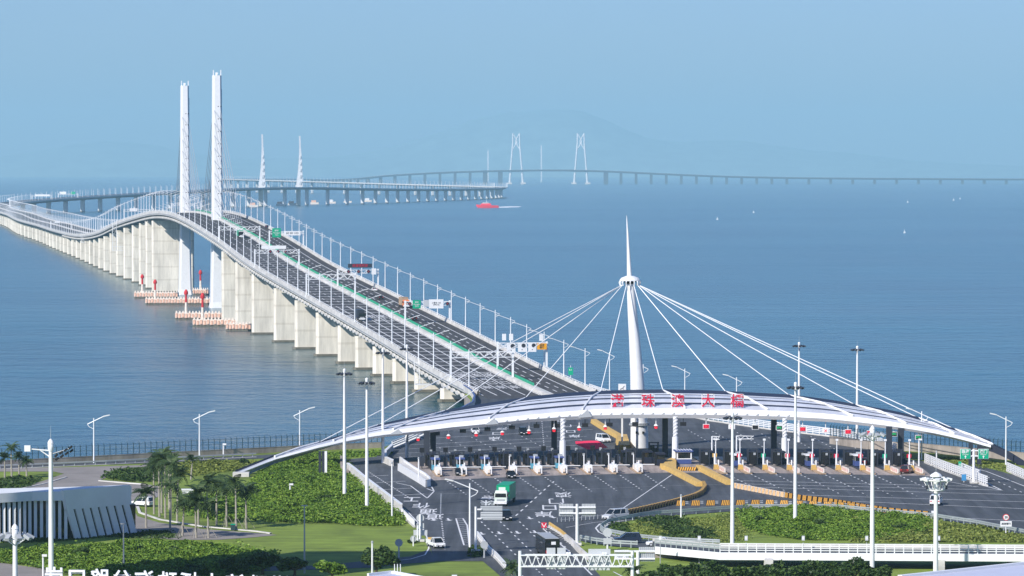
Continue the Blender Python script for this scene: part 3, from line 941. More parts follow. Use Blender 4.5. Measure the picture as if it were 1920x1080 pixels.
# gantries -------------------------------------------------------------------
def gantry(s, u0, u1, H, label, boards=(), depth=1.5, beam=1.3, post=0.28, group=None, dark=False):
    c = bp(s, u0, 0); e = bp(s, u1, 0)
    h = heading(s)
    t = thing('sign_gantry', label, 'gantry', c, h, group)
    L = u1 - u0
    pm = None
    for x in (0, L):
        g = MB(); g.box((x, 0, H / 2 + .2), (post * 2, post * 2, H + .4)); g.box((x, 0, .35), (1.0, 1.0, .7))
        g.build('post', 'whitesteel', t)
    g = MB(); y0 = -depth / 2
    for y in (-depth / 2, depth / 2):
        for z in (H - beam, H):
            g.box((L / 2, y, z), (L + .6, .16, .18))
    n = int(L / 1.4)
    for k in range(n):
        x0, x1 = L * k / n, L * (k + 1) / n
        za, zb = (H - beam, H) if k % 2 else (H, H - beam)
        for y in (-depth / 2, depth / 2):
            g.tube((x0, y, za), (x1, y, zb), .08, .08, 4)
        g.tube((x0, -depth / 2, H), (x1, depth / 2, H), .06, .06, 4)
    g.build('truss', 'whitesteel', t)
    for kind, x, z, w, hh, colr, txt in boards:
        g = MB(); g.box((x, -depth / 2 - .25, z), (w, .16, hh))
        b = g.build('sign_board', colr, t)
        if kind == 'text' and txt:
            n_ = txt.count('\n') + 1
            sz = min(hh / (n_ * 1.25), w / max(1, max(len(q) if ord(q[0]) > 255 else len(q) * .55 for q in txt.split('\n'))) * .92)
            text_part('lettering', txt, sz, 'white' if colr in ('signgreen', 'black', 'signblue') else ('signred' if colr == 'dark' else 'dark'), b, (x, -depth / 2 - .36, z))
        if kind == 'limit':
            g = MB(); g.lathe([(hh * .22, 0), (hh * .22, .05)], 16)
            q = g.build('speed_disc', 'dark', b, loc=(x + w * .18, -depth / 2 - .34, z + hh * .18)); q.rotation_euler = (math.pi / 2, 0, 0)
            g = MB(); g.box((x, -depth / 2 - .36, z - hh * .25), (w * .1, .04, hh * .1)); g.build('lane_mark', 'dark', b)
        if kind == 'disc':
            g = MB(); g.lathe([(hh * .5, 0), (hh * .5, .06)], 14)
            q = g.build('lane_signal', 'dark', b, loc=(x, -depth / 2 - .42, z)); q.rotation_euler = (math.pi / 2, 0, 0)
            g = MB()
            for sg in (1, -1): g.box((x, -depth / 2 - .5, z), (hh * .5, .03, hh * .08), 0, 0, sg * .78)
            g.build('red_cross', 'signred', b)
    return t
def cam_box(t, x, z, n='camera_housing'):
    g = MB(); g.box((x, 0, z), (1.1, .8, 2.0)); g.build(n, 'white', t)

sg = s_for_px(1024, 17.2, 1.0)
t = gantry(sg, 2.3, 17.6, 8.8, 'white gantry with three lane boards and an amber sign over the right carriageway', [
    ('limit', 4.0, 7.3, 2.7, 3.2, 'white', ''), ('limit', 7.4, 7.5, 2.5, 2.9, 'white', ''), ('limit', 10.6, 7.5, 2.5, 2.9, 'white', ''),
    ('text', 13.6, 7.7, 3.0, 1.9, 'signyellow', '减速\n慢行')])
cam_box(t, 2.0, 10.6); cam_box(t, 4.2, 10.6); cam_box(t, 13.6, 10.4)
sg = s_for_px(845, -17.2, 1.0)
gantry(sg, -17.3, 1.6, 8.6, 'white truss gantry over the left carriageway, nearest the toll plaza', [], beam=1.6)
sg = s_for_px(840, 17.2, 1.0)
gantry(sg, 1.6, 17.6, 7.6, 'white gantry with a green sign and a large white board over the right carriageway', [
    ('text', 4.0, 6.7, 2.9, 3.0, 'signgreen', '横琴\nHengqin\n出口'), ('plain', 7.4, 7.0, 1.9, 2.4, 'boardback', ''), ('text', 11.0, 6.8, 5.2, 3.2, 'white', '小客车 100\n货车 80'), ('disc', 1.5, 6.9, .8, 1.3, 'white', ''), ('disc', 15, 6.9, 1.0, 1.3, 'white', '')])
sg = s_for_px(574, -17.2, 1.0)
gantry(sg, -17.3, 1.6, 8.6, 'white truss gantry over the left carriageway, halfway up the ramp', [], beam=1.7)
sg = s_for_px(707, 17.2, 1.0)
t = gantry(sg, 1.4, 17.6, 7.2, 'white gantry with a long dark message board over the right carriageway', [
    ('text', 8.8, 8.9, 9.6, 1.6, 'dark', '请谨慎驾驶'), ('disc', 4.2, 6.6, 1.6, 1.4, 'white', ''), ('disc', 8.2, 6.6, 1.6, 1.4, 'white', ''), ('disc', 12.2, 6.6, 1.6, 1.4, 'white', ''), ('plain', 14.4, 6.6, 1.8, 2.4, 'white', '')])
sg = s_for_px(479, -17.2, 1.0)
gantry(sg, -17.3, 1.6, 7.4, 'white gantry with red crosses and a white message board over the left carriageway', [
    ('plain', -17.3 + 17.3 + 8, 8.6, 10.6, 1.4, 'white', ''), ('disc', 6.5, 6.8, 1.6, 1.4, 'white', ''), ('disc', 9.8, 6.8, 1.6, 1.4, 'white', ''), ('disc', 13, 6.8, 1.6, 1.4, 'white', '')])
sg = s_for_px(567, 17.2, 1.0)
gantry(sg, 2.0, 17.6, 7.4, 'white gantry with a square green sign and a white board near the hump', [
    ('text', 3.2, 6.8, 4.0, 4.2, 'signgreen', '横琴\nHengqin\n1km'), ('text', 10.4, 6.6, 7.6, 2.0, 'white', '60 80 100')], beam=1.1)
sg = s_for_px(412, -17.2, 1.0)
gantry(sg, -17.3, 1.6, 7.0, 'white truss gantry beside the right pylon at the crest', [], beam=1.5)
for i, (Y, lab) in enumerate(((2330, 'white truss gantry just behind the left pylon'), (2480, 'white gantry on the far slope of the hump'), (3050, 'small white gantry at the bottom of the dip'), (3500, 'small white gantry on the level stretch past the dip'))):
    gantry(s_of_Y(Y), -17.3 if i % 2 else 1.6, 1.6 if i % 2 else 17.3, 7.2, lab, [('plain', 6, 7.0, 5, 2, 'white', '')])
s = s_of_Y(6650)
gantry(s, -17.3, 17.3, 8, 'white and green sign gantry far off on the middle bridge', [('plain', 8, 9, 12, 4.5, 'white', ''), ('plain', 26, 9, 8, 4.5, 'signgreen', '')], beam=2.2, post=.5)
s = s_of_Y(6480)
gantry(s, -17.3, 17.3, 8, 'white truss gantry far off on the middle bridge, left of the green one', [('plain', 18, 8, 26, 3.0, 'white', '')], beam=2.2, post=.5)

# inspection travellers hanging from the deck
def traveller(Y, side, label, tall=18, w=9):
    s = s_of_Y(Y); c = bp(s, side * 17.8, 0); h = heading(s)
    t = thing('inspection_traveller', label, 'scaffold', c, h, 'inspection scaffolds under the deck')
    g = MB()
    for x in (0, -2.6):
        for y in (-1.2, 1.2):
            g.tube((x, y, 2.5), (x, y, -tall), .16, .16, 4)
    n = 8
    for k in range(n):
        z0, z1 = 2.5 - (tall + 2.5) * k / n, 2.5 - (tall + 2.5) * (k + 1) / n
        a, b = (0, -2.6) if k % 2 else (-2.6, 0)
        g.tube((a, -1.2, z0), (b, -1.2, z1), .1, .1, 4); g.tube((0, -1.2, z0), (-2.6, -1.2, z0), .1, .1, 4)
    g.build('mast', 'white', t)
    g = MB()
    for y in (-1.2, 1.2):
        g.tube((-2.6, y, -tall), (w + 4, y, -tall), .16, .16, 4); g.tube((-2.6, y, -tall + 2.6), (w + 4, y, -tall + 2.6), .16, .16, 4)
        g.tube((0, y, -tall + 11), (w + 1, y, -tall + 2.6), .14, .14, 4)
    for k in range(6):
        x = -2.6 + (w + 6.6) * k / 6; x1 = -2.6 + (w + 6.6) * (k + 1) / 6
        g.tube((x, -1.2, -tall), (x1, -1.2, -tall + 2.6), .1, .1, 4); g.tube((x1, -1.2, -tall), (x1, -1.2, -tall + 2.6), .1, .1, 4)
    g.build('boom', 'white', t)
traveller(2535, -1, 'tall white truss inspection scaffold hanging beside the hump')
def platform(Y, u, w, z, label, ladders=False):
    s = s_of_Y(Y); c = bp(s, u, 0)
    t = thing('inspection_platform', label, 'platform', c, heading(s), 'inspection platforms under the deck')
    g = MB(); g.box((w / 2, 0, z), (w, 3.0, .5))
    for k in range(7): g.tube((w * k / 6, -1.5, z), (w * k / 6, -1.5, z + 2.0), .08, .08, 4)
    g.tube((0, -1.5, z + 2), (w, -1.5, z + 2), .1, .1, 4); g.tube((0, -1.5, z + 1.1), (w, -1.5, z + 1.1), .08, .08, 4)
    g.build('walkway', 'white', t)
    g = MB()
    for x in (-.6, .9):
        g.tube((x, -.8, 1.2), (x + .3, -.8, z), .16, .16, 4)
    for k in range(9): g.tube((-.6, -.8, z + (1.2 - z) * k / 9), (.9, -.8, z + (1.2 - z) * k / 9), .07, .07, 4)
    g.build('ladder', 'white', t)
platform(2300, -16, 20, -6.5, 'white inspection platform tucked below the crest of the hump')
platform(2960, -18.5, 12, -5.5, 'white inspection platform hanging at the dip of the bridge')
platform(1205, -18.5, 12, -6.5, 'white ladder and walkway hanging below the ramp near the plaza')
# ================================================================ TOLL CANOPY AND MAST
ST = [(441, 893, 887, 886.4, 807, 808), (515, 864, 858, 857, 822, 825), (595, 843, 835, 833.3, 830, 838), (655, 830, 820, 816, 836, 848), (714, 820, 809, 799, 840, 857),
      (791, 813, 800, 782, 843, 866), (850, 806, 792, 770.5, 845, 872), (913, 800, 786, 760, 846, 876), (1000, 791, 777, 747, 848, 880), (1060, 787.5, 771.5, 741, 849, 881), (1125, 785, 767, 737, 850, 882),
      (1190, 784, 766, 735, 850, 882), (1250, 784, 766, 734.5, 850, 882), (1310, 784, 766.5, 735.5, 850, 882), (1370, 785, 767, 738, 850, 882), (1480, 787.5, 771, 744, 850, 880), (1552, 791, 775.5, 753, 849, 877),
      (1615, 797.5, 783, 764, 848, 873), (1665, 803.5, 789.5, 772.5, 847, 868), (1702, 808, 796, 780.5, 846, 864), (1760, 817.5, 807, 798, 845, 858), (1810, 829, 820, 814, 844, 853), (1862, 843, 835, 831, 842, 847),
      (1895, 858, 850, 848, 840, 843), (1925, 876, 868, 866.5, 836, 839), (1955, 897, 889, 888, 830, 832)]
ST = np.array(ST, float)
ST[:, 5] -= np.clip((ST[:, 5] - ST[:, 4] - 4) * .34, 0, 10)
def st(px):
    return [np.interp(px, ST[:, 0], ST[:, k]) for k in range(1, 6)]
def cpoint(px, v, lift=0.0):
    """v 0 = front edge of the roof, 1 = back edge"""
    yl, yu, yb, df, db = st(px)
    a = atd(px, yu, df)
    b = atd(px, yb, db)
    p = a.lerp(b, v)
    p.z += (0.9 * math.sin(math.pi * v) * min(1, (db - df) / 25.0)) + lift
    return p
canopy = thing('toll_canopy', 'long arched white toll canopy with dark grooves sweeping across the plaza', 'canopy', (0, 0, 0))
PX = list(np.concatenate([np.linspace(441, 595, 9), np.linspace(615, 1900, 62), np.linspace(1915, 1955, 3)]))
PXr = [x for x in PX if x <= 1862]
BANDS = [(0.0, .155, 0), (.235, .38, 0), (.47, .60, 0), (.69, .79, 0)]
for v0, v1, _ in BANDS:
    m = MB(); m.sweep([[cpoint(x, v0, -.25), cpoint(x, v0, .0), cpoint(x, (v0 + v1) / 2, .06), cpoint(x, v1, .0), cpoint(x, v1, -.25)] for x in PXr])
    m.build('roof_panel_strip', 'roofpanel', canopy, smooth=True)
m = MB(); m.sweep([[cpoint(x, 0.005, -.10), cpoint(x, .25, -.04), cpoint(x, .5, -.02), cpoint(x, .75, -.04), cpoint(x, .895, -.06)] for x in PXr]); m.build('gutter_bed', 'roofdark', canopy, smooth=True)
m = MB(); m.sweep([[cpoint(x, 0.86, -.03), cpoint(x, .99, .55), cpoint(x, 1.0, .3), cpoint(x, 1.0, -1.0)] for x in PXr]); m.build('rear_edge_band', 'roofdark', canopy, smooth=True)
# front fascia
def fas(x, k):
    yl, yu, yb, df, db = st(x)
    if k == 0: return cpoint(x, 0.0, -.02) + Vector((0, -.05, 0))
    if k == 1: return atd(x, yu + (yl - yu) * .45, df - 0.75)
    if k == 2: return atd(x, yu + (yl - yu) * .62, df - 0.9)
    if k == 3: return atd(x, yl, df - .35)
    return atd(x, yl - .5, df + 1.2)
m = MB(); m.sweep([[fas(x, k) for k in range(5)] for x in PXr]); m.build('front_fascia', 'white', canopy, smooth=True)
m = MB(); m.sweep([[fas(x, 4), cpoint(x, .5, -1.5), cpoint(x, 1.0, -1.0)] for x in PXr]); m.build('soffit', 'grey', canopy, smooth=True)
# dark steel leg at the right end
m = MB(); m.sweep([[atd(x, st(x)[1] - .5, st(x)[3]), atd(x, st(x)[0] + 5, st(x)[3] - .4), atd(x, st(x)[0] + 5, st(x)[4] + .6), atd(x, st(x)[2], st(x)[4])] for x in np.linspace(1835, 1955, 14)], closed=True)
m.build('end_leg', 'navy', canopy)
m = MB(); m.sweep([[atd(x, st(x)[1] - .6, st(x)[3] + .3), atd(x, st(x)[2] - 1.2, st(x)[4] - .2), atd(x, st(x)[2] - .6, st(x)[4])] for x in np.linspace(1858, 1925, 8)])
pass
m = MB(); a = at(441, 893); m.box(a + Vector((1.2, .8, .2)), (3.4, 2.6, 1.2)); m.build('end_footing', 'concrete', canopy)
# small brackets along the fascia
fb = None
m = MB()
for x in np.arange(930, 1480, 19.6):
    yl, yu, yb, df, db = st(x)
    p = atd(x, yu + (yl - yu) * .5, df - .95)
    m.add([p + Vector((-.35, .05, -.2)), p + Vector((.25, .02, .25)), p + Vector((.25, .02, -.2)), p + Vector((.25, .3, .1))], [(0, 2, 1), (0, 1, 3), (1, 2, 3)])
struct(m.build('fascia_brackets', 'grey', canopy), 'stuff')
# struts that carry the stay cables across the roof
ANCH_L = [(1126, 737), (985, 749), (835, 773), (709, 799.5), (598, 832.5)]
ANCH_R = [(1243, 734.5), (1361, 737.5), (1480, 744), (1603, 762), (1722, 788), (1790, 808)]
FRONT_L = [1092, 917, 737, 625, 515]
FRONT_R = [1285, 1440, 1600, 1700, 1790, 1862]
for (ax, ay), fx, dk in list(zip(ANCH_L, FRONT_L, [1, 1, 1, 0, 0])) + list(zip(ANCH_R, FRONT_R, [0] * 6)):
    a = cpoint(ax, 1.0, .35); b = cpoint(fx, 0.0, .25)
    c = a.lerp(b, .5); c.z = max(c.z, cpoint((ax + fx) / 2, .5, .3).z)
    m = MB(); m.path([a, c, b], .24, 6)
    m.build('roof_strut', 'white', canopy)
    if dk:
        yl, yu, yb, df, db = st(fx)
        p = atd(fx, yu, df - 1.0); q = atd(fx - 6, yl - 2, df - 1.05)
        m = MB(); m.add([p + Vector((1.2, 0, .2)), q + Vector((2.8, 0, .3)), q + Vector((-.3, 0, .1)), p + Vector((1.2, .5, .1))], [(0, 2, 1), (0, 1, 3), (0, 3, 2), (1, 2, 3)])
        m.build('strut_shoe', 'grey', canopy)
# columns
def truss_col(px, yb, ytop, material='white', r=.75, name='lattice_column'):
    p = at(px, yb); q = atd(px, ytop, p.y)
    m = MB()
    m.tube(p, (p.x, p.y, p.z + (q.z - p.z) * .55), r, r * .9, 10)
    m.tube((p.x, p.y, p.z + (q.z - p.z) * .55), q, r * .62, r * .62, 8)
    n = 6
    for k in range(n):
        z = p.z + (q.z - p.z) * (.55 + .45 * k / n)
        m.tube((p.x - r * .7, p.y - r * .6, z), (p.x + r * .7, p.y - r * .6, z + .9), .09, .09, 4)
    return m.build(name, material, canopy)
for x in (1055, 1266, 1471): truss_col(x, 877 if x < 1100 else 866, st(x)[0] - 3)
for x, yb in ((1039, 860), (800, 868), (812, 866), (1247, 856), (1451, 858), (1667, 868), (1689, 866)):
    p = at(x, yb); q = atd(x, st(x)[0] - 4, p.y)
    m = MB(); m.box((p + q) / 2, (1.25, 1.25, q.z - p.z)); m.build('dark_column', 'dark', canopy)
for dx, mt in ((600, 'dark'), (606, 'dark'), (611, 'white')):
    p = at(dx, 894); q = atd(dx, 846, p.y); m = MB(); m.box((p + q) / 2, (.5, .9, q.z - p.z)); m.build('end_column', mt, canopy)
for dx in (1820, 1836):
    p = at(dx, 872); q = atd(dx, st(dx)[0] - 2, p.y); m = MB(); m.box((p + q) / 2, (.9, .9, q.z - p.z)); m.build('dark_column', 'dark', canopy)

# mast -------------------------------------------------------------------------
mb0 = at(1199, 846)
MX, MY = mb0.x * (mb0.y + 12) / mb0.y, mb0.y + 12
mast = thing('spire_mast', 'tall tapering white spire mast with a ring collar and stay cables rising behind the canopy', 'mast', (MX, MY, Z0))
kx = F / MY
def mpt(px, py): return atd(px, py, MY) - Vector((MX, MY, Z0))
m = MB(); rings = []
for px, py, w in ((1199, 850, 34), (1198.8, 812, 33), (1197, 760, 29.5), (1194, 700, 25), (1190, 640, 21), (1186, 590, 18), (1183, 545, 15.5), (1181.5, 528, 14.5)):
    c = mpt(px, py); r = w / 2 / kx
    rings.append([c + Vector((r * math.cos(2 * math.pi * i / 24), r * math.sin(2 * math.pi * i / 24), 0)) for i in range(24)])
m.sweep(rings, closed=True); m.build('shaft', 'white', mast, smooth=True)
m = MB(); rings = []
for px, py, w in ((1180.7, 528, 10), (1180, 510, 9), (1178.5, 475, 6.4), (1177, 440, 4.0), (1175.6, 415, 2.0), (1175, 404, .6)):
    c = mpt(px, py); r = w / 2 / kx
    rings.append([c + Vector((r * math.cos(2 * math.pi * i / 16), r * math.sin(2 * math.pi * i / 16), 0)) for i in range(16)])
m.sweep(rings, closed=True); m.build('spire', 'white', mast, smooth=True)
cc = mpt(1181, 527)
m = MB(); m.lathe([(.9, 1.2), (2.0, .75), (2.45, .15), (2.3, 0), (.9, .1)], 24, cc); m.build('collar', 'whitesteel', mast)
m = MB(); m.lathe([(.9, -.6), (1.1, -.6), (1.5, .12), (.9, .12)], 16, cc); m.build('collar_core', 'black', mast)
for i in range(16):
    w = 2 * math.pi * i / 16; d = Vector((math.cos(w), math.sin(w), 0))
    m = MB(); m.path([cc + d * 1.9 + Vector((0, 0, .7)), cc + d * 2.5 + Vector((0, 0, -.3)), cc + d * 2.3 + Vector((0, 0, -1.0))], .16, 4); m.build('collar_bracket', 'whitesteel', mast)
for (ax, ay) in ANCH_L + ANCH_R:
    q = cpoint(ax, 1.0, .35) - Vector((MX, MY, Z0))
    d = Vector((q.x - cc.x, q.y - cc.y, 0)).normalized()
    m = MB(); m.tube(cc + d * 2.3 + Vector((0, 0, -.9)), q, .10, .10, 6); m.build('stay_cable', 'whitesteel', mast)
m = MB(); m.lathe([(2.45, 0), (2.45, .3), (2.2, .3), (2.2, 0)], 24, (0, 0, 5.2)); m.lathe([(2.3, 0), (2.3, .15)], 20, (0, 0, 5.6)); m.build('service_ring', 'grey', mast)
for a in (-1.9, -1.2):
    m = MB(); m.box((2.25 * math.cos(a), 2.25 * math.sin(a), 3.6), (.5, .5, .5)); m.build('floodlight', 'black', mast)

# big red characters on white frames ------------------------------------------------
for ch, px in zip('港珠澳大橋', (1157.5, 1215, 1271, 1327.5, 1382.5)):
    yl, yu, yb, df, db = st(px)
    c = atd(px, 752.5, df + 1.2)
    t = thing('character_sign', f'red Chinese character {ch} on a white frame, ' + ORD['港珠澳大橋'.index(ch)] + ' from the left on the canopy', 'sign', (c.x, c.y, c.z), 0, 'red name characters on the canopy')
    h = 1.55; g = MB()
    for z in (-h - .2, h): g.box((0, 0.1, z), (2.7, .12, .2))
    for x in (-1.33, 1.33): g.box((x, 0.1, -.15), (.2, .12, 2 * h + .5))
    g.box((0, .1, -h - .75), (2.7, .12, .12))
    for k in range(6): g.tube((-1.33 + 2.66 * k / 6, .1, -h - .75), (-1.33 + 2.66 * (k + 1) / 6, .1, -h - .2), .05, .05, 4)
    for x in (-1.33, 1.33): g.box((x, .1, -h - 1.3), (.14, .14, 1.4))
    for x in (-1.2, 1.2): g.tube((x, .2, h), (x, 2.6, -h - .3), .06, .06, 4)
    for k in range(1, 5): g.box((-1.33 + .532 * k, .12, -.1), (.05, .05, 2 * h))
    for k in range(1, 5): g.box((0, .12, -h + .62 * k), (2.6, .05, .05))
    g.build('frame', 'white', t)
    text_part('glyph', ch, 3.05, 'signred', t, (0, -.12, -.05), depth=.18, bold=.035)
c = atd(1166.5, 728, 884)
t = thing('roof_cabinet', 'white cabinet with a wind gauge standing behind the canopy left of the mast', 'cabinet', (c.x, c.y, c.z))
g = MB(); g.box((0, 0, -.6), (1.75, 1.2, 3.2)); g.build('cabinet', 'white', t)
g = MB(); g.path([(-.5, -.65, -.2), (.1, -.65, .1), (.5, -.65, .6)], .06, 4); g.path([(.1, -.65, .1), (.4, -.65, -.3)], .06, 4); g.build('gauge', 'dark', t)
c.z = c.z
g = MB(); g.box((0, 0, (Z0 - c.z - 2.2) / 2 - 1.1), (.4, .4, c.z - Z0 - 2.1)); g.build('post', 'white', t)

# lane signals hanging from the canopy front ------------------------------------------
def signal(px, py, kind, label, drop=True):
    yl, yu, yb, df, db = st(px)
    df += .4
    top = atd(px, yl - 1, df); c = atd(px, py, df)
    t = thing('lane_signal', label, 'lane signal', (c.x, c.y, c.z), 0, 'lane signals hanging from the canopy')
    L = top.z - c.z
    g = MB(); g.tube((0, 0, .2), (0, 0, L), .09, .09, 5)
    g.build('hanger', 'white' if kind != 'back' else 'dark', t)
    if kind == 'back':
        g = MB(); g.box((0, 0, 0), (1.35, .3, .85)); g.build('housing', 'black', t)
    elif kind == 'round':
        g = MB(); g.lathe([(.28, .55), (.4, .3), (.55, .2)], 8); g.build('hood', 'white', t)
        g = MB(); g.lathe([(.34, 0), (.34, .28)], 12); o = g.build('lens', 'ledred', t, loc=(0, .14, -.12)); o.rotation_euler = (math.pi / 2, 0, 0)
        g = MB(); g.box((0, .12, -.15), (.75, .2, .5)); g.build('housing', 'red', t)
    else:
        col = {'red': 'signred', 'green': 'black', 'mixed': 'white', 'dark': 'black'}[kind]
        g = MB(); g.box((0, 0, 0), (1.45, .3, 1.05)); g.build('housing', 'white', t)
        g = MB(); g.box((0, -.17, 0), (1.25, .06, .85)); g.build('face', col, t)
        if kind == 'green': text_part('lettering', 'ETC', .55, 'ledgreen', t, (0, -.22, 0), bold=.02)
        elif kind == 'dark': pass
        else:
            g = MB()
            for sg in (1, -1): g.box((0, -.22, 0), (.8, .03, .12), 0, 0, .78 * sg)
            g.build('red_cross', 'ledred', t)
for i, (x, y) in enumerate(((784, 823), (841, 819), (893, 814.5), (942, 812), (992, 809.5), (1039, 806), (1086, 803.5), (1135, 802), (1230, 800))):
    signal(x, y, 'round', f'{ordn(i)} small red lamp signal from the left hanging under the canopy')
for i, (x, y) in enumerate(((819, 813), (868, 808), (914, 805), (960, 801.5), (1006, 799), (1050, 798), (1097, 797), (1143, 796), (1191, 795), (1281, 795))):
    signal(x, y, 'back', f'{ordn(i)} black boxed signal from the left hanging under the canopy')
for i, (x, y, k) in enumerate(((1324, 799.5, 'red'), (1372, 800, 'mixed'), (1416, 801, 'dark'), (1461, 802, 'green'), (1505, 804.5, 'red'), (1548, 807.5, 'mixed'), (1590, 809.5, 'red'), (1631, 811.5, 'red'), (1676, 814, 'green'), (1722, 820, 'green'))):
    desc = {'red': 'red', 'mixed': 'white and red', 'dark': 'unlit black', 'green': 'green lettered'}[k]
    signal(x, y, k, f'{desc} lane signal board, {ordn(i)} to the right of the mast')

# ================================================================ TOLL LANES
AX = Vector((-0.085, 1, 0)).normalized()       # lanes run this way
LROT = math.atan2(AX.y, AX.x) - math.pi / 2
GI = 'toll islands left of the mast'; GI2 = 'toll islands right of the mast'
def island_left():
    t = thing('toll_island', '', 'toll island', (0, 0, 0), LROT, GI)
    g = MB(); g.prism([(-.75, 0), (0, -1.6), (.75, 0), (.75, 13), (-.75, 13)], 0, .28); g.build('kerb_slab', 'kerbtan', t)
    g = MB(); g.prism([(-.75, 13), (.75, 13), (.75, 46), (-.75, 46)], 0, .28); g.build('shade_dark_slab', 'dark', t)  # rear of the island coloured dark to stand in for canopy shade
    g = MB()
    for x in (-.55, .35):
        for z in (.75, 1.25, 1.75): g.box((x, 1.2, z), (.16, 2.6, .3))
        for y in (-.1, 1.2, 2.5): g.box((x, y, 1.0), (.22, .22, 1.6))
    g.build('crash_rail', 'white', t)
    g = MB(); g.box((-.1, 5.0, .95), (1.1, 1.8, 1.5)); g.build('crash_block', 'white', t)
    g = MB(); g.box((.3, 7.6, 1.0), (.5, .6, 1.7)); g.build('kiosk_box', 'white', t)
    g = MB(); g.box((-.1, 4.05, .6), (1.14, .1, .7)); g.box((-.1, 8.8, .7), (1.0, 1.0, .9)); g.build('orange_marker', 'cream', t)
    g = MB(); g.tube((-.3, 9.8, .2), (-.3, 9.8, 3.3), .14, .12, 6); g.tube((.45, 6.4, .2), (.45, 6.4, 2.3), .2, .16, 6); g.build('bollard', 'white', t)
    g = MB(); g.tube((0.2, 31, .2), (.2, 31, 3.2), .1, .1, 5); g.box((.2, 31, 3.0), (.5, .5, .7)); g.build('camera_post', 'grey', t)
    return t
def booth(top='boothblue', face='cyan'):
    t = thing('toll_booth', '', 'toll booth', (0, 0, 0), LROT, '')
    g = MB(); g.box((0, 0, .65), (1.5, 2.9, 1.1)); g.build('lower_wall', face, t)
    g = MB(); g.box((0, 0, 1.75), (1.42, 2.8, 1.1)); g.build('window', 'glass', t)
    g = MB()
    for x in (-.7, .7):
        for y in (-1.4, 0, 1.4): g.box((x, y, 1.75), (.1, .1, 1.12))
    g.build('window_frame', 'grey', t)
    g = MB(); g.box((0, 0, 2.45), (1.9, 3.4, .3)); g.build('roof', top, t)
    g = MB(); g.box((.3, .6, 2.8), (.9, .9, .45)); g.build('air_conditioner', 'grey', t)
    return t
def display():
    t = thing('fee_display', '', 'display board', (0, 0, 0), LROT, '')
    g = MB(); g.tube((0, 0, 0), (0, 0, 3.6), .1, .1, 5); g.build('post', 'dark', t)
    g = MB(); g.box((0, 0, 4.0), (1.0, .35, 1.0)); g.build('screen', 'black', t)
    g = MB(); g.box((0, .2, 1.5), (.9, .9, 1.9)); g.build('control_box', 'dark', t)
    return t
def gate():
    t = thing('boom_gate', '', 'barrier gate', (0, 0, 0), LROT, '')
    g = MB(); g.box((0, 0, .6), (.45, .45, 1.2)); g.build('gate_post', 'orange', t)
    g = MB(); g.box((1.75, 0, 1.05), (3.3, .1, .16)); g.build('boom', 'white', t)
    return t
def arch():
    t = thing('scanner_frame', '', 'scanner', (0, 0, 0), LROT, '')
    g = MB()
    for x in (-1.0, 1.0):
        g.box((x, 0, 1.7), (.22, .22, 3.4)); g.box((x, 1.2, 1.7), (.22, .22, 3.4))
    g.box((0, 0, 3.4), (2.3, .25, .25)); g.build('frame', 'dark', t)
    g = MB(); g.box((0, .7, 1.5), (1.5, 1.2, 2.6)); g.build('cabinet', 'black', t)
    g = MB(); g.box((.4, .05, 2.4), (.5, .1, .5)); g.build('lamp', 'grey', t)
    return t
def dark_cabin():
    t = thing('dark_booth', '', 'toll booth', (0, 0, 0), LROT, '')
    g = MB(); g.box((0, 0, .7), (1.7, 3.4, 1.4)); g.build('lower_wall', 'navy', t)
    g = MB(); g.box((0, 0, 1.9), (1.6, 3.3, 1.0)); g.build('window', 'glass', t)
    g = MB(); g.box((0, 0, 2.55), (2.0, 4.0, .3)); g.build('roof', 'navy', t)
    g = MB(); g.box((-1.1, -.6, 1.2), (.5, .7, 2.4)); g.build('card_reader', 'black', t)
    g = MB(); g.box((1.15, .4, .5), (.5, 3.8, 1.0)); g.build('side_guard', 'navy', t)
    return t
pC = dark_cabin()
pI, pB, pD, pG, pA = island_left(), booth(), display(), gate(), arch()
pB2 = booth('white', 'boothblue')
used = set()
def put(p, loc, label, group):
    if p.name not in used:
        used.add(p.name); p.location = loc; p['label'] = label; p['group'] = group; return p
    return dup(p, loc, LROT, label, group)
for i in range(9):
    px = 824 + 47.1 * i; o = at(px, 893 - .7 * i)
    nm = f'{ordn(i)} from the left end of the canopy'
    put(pI, o, f'tan kerbed toll island with white crash rails, {nm}', GI)
    L = lambda x, y, z=0.28: o + AX * y + Vector((AX.y, -AX.x, 0)) * x + Vector((0, 0, z))
    if i in (0, 1, 2, 4, 5): put(pB, L(0, 13.5), f'small toll booth with cyan wall and dark windows on the {ordn(i)} left island', 'toll booths left of the mast')
    put(pA, L(.3, 20), f'dark scanner cabinet in the canopy shade on the {ordn(i)} left island', 'dark scanner cabinets on the toll islands')
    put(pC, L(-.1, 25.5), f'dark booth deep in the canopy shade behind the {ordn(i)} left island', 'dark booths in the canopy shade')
    put(pD, L(-2.6 if i else -2.4, 21, 0), f'black square fee display on a post at the {ordn(i)} left lane', 'black fee displays')
    put(pG, L(.9, 10.5, 0), f'white boom gate closing the lane right of the {ordn(i)} left island', 'boom gates left of the mast')
for k, (x, y) in enumerate(((1238, 872), (1214, 868))):
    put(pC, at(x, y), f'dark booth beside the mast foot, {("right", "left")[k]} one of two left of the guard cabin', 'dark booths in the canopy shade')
put(pA, at(1226, 858), 'dark scanner cabinet between the mast foot and guard cabin', 'dark scanner cabinets on the toll islands')
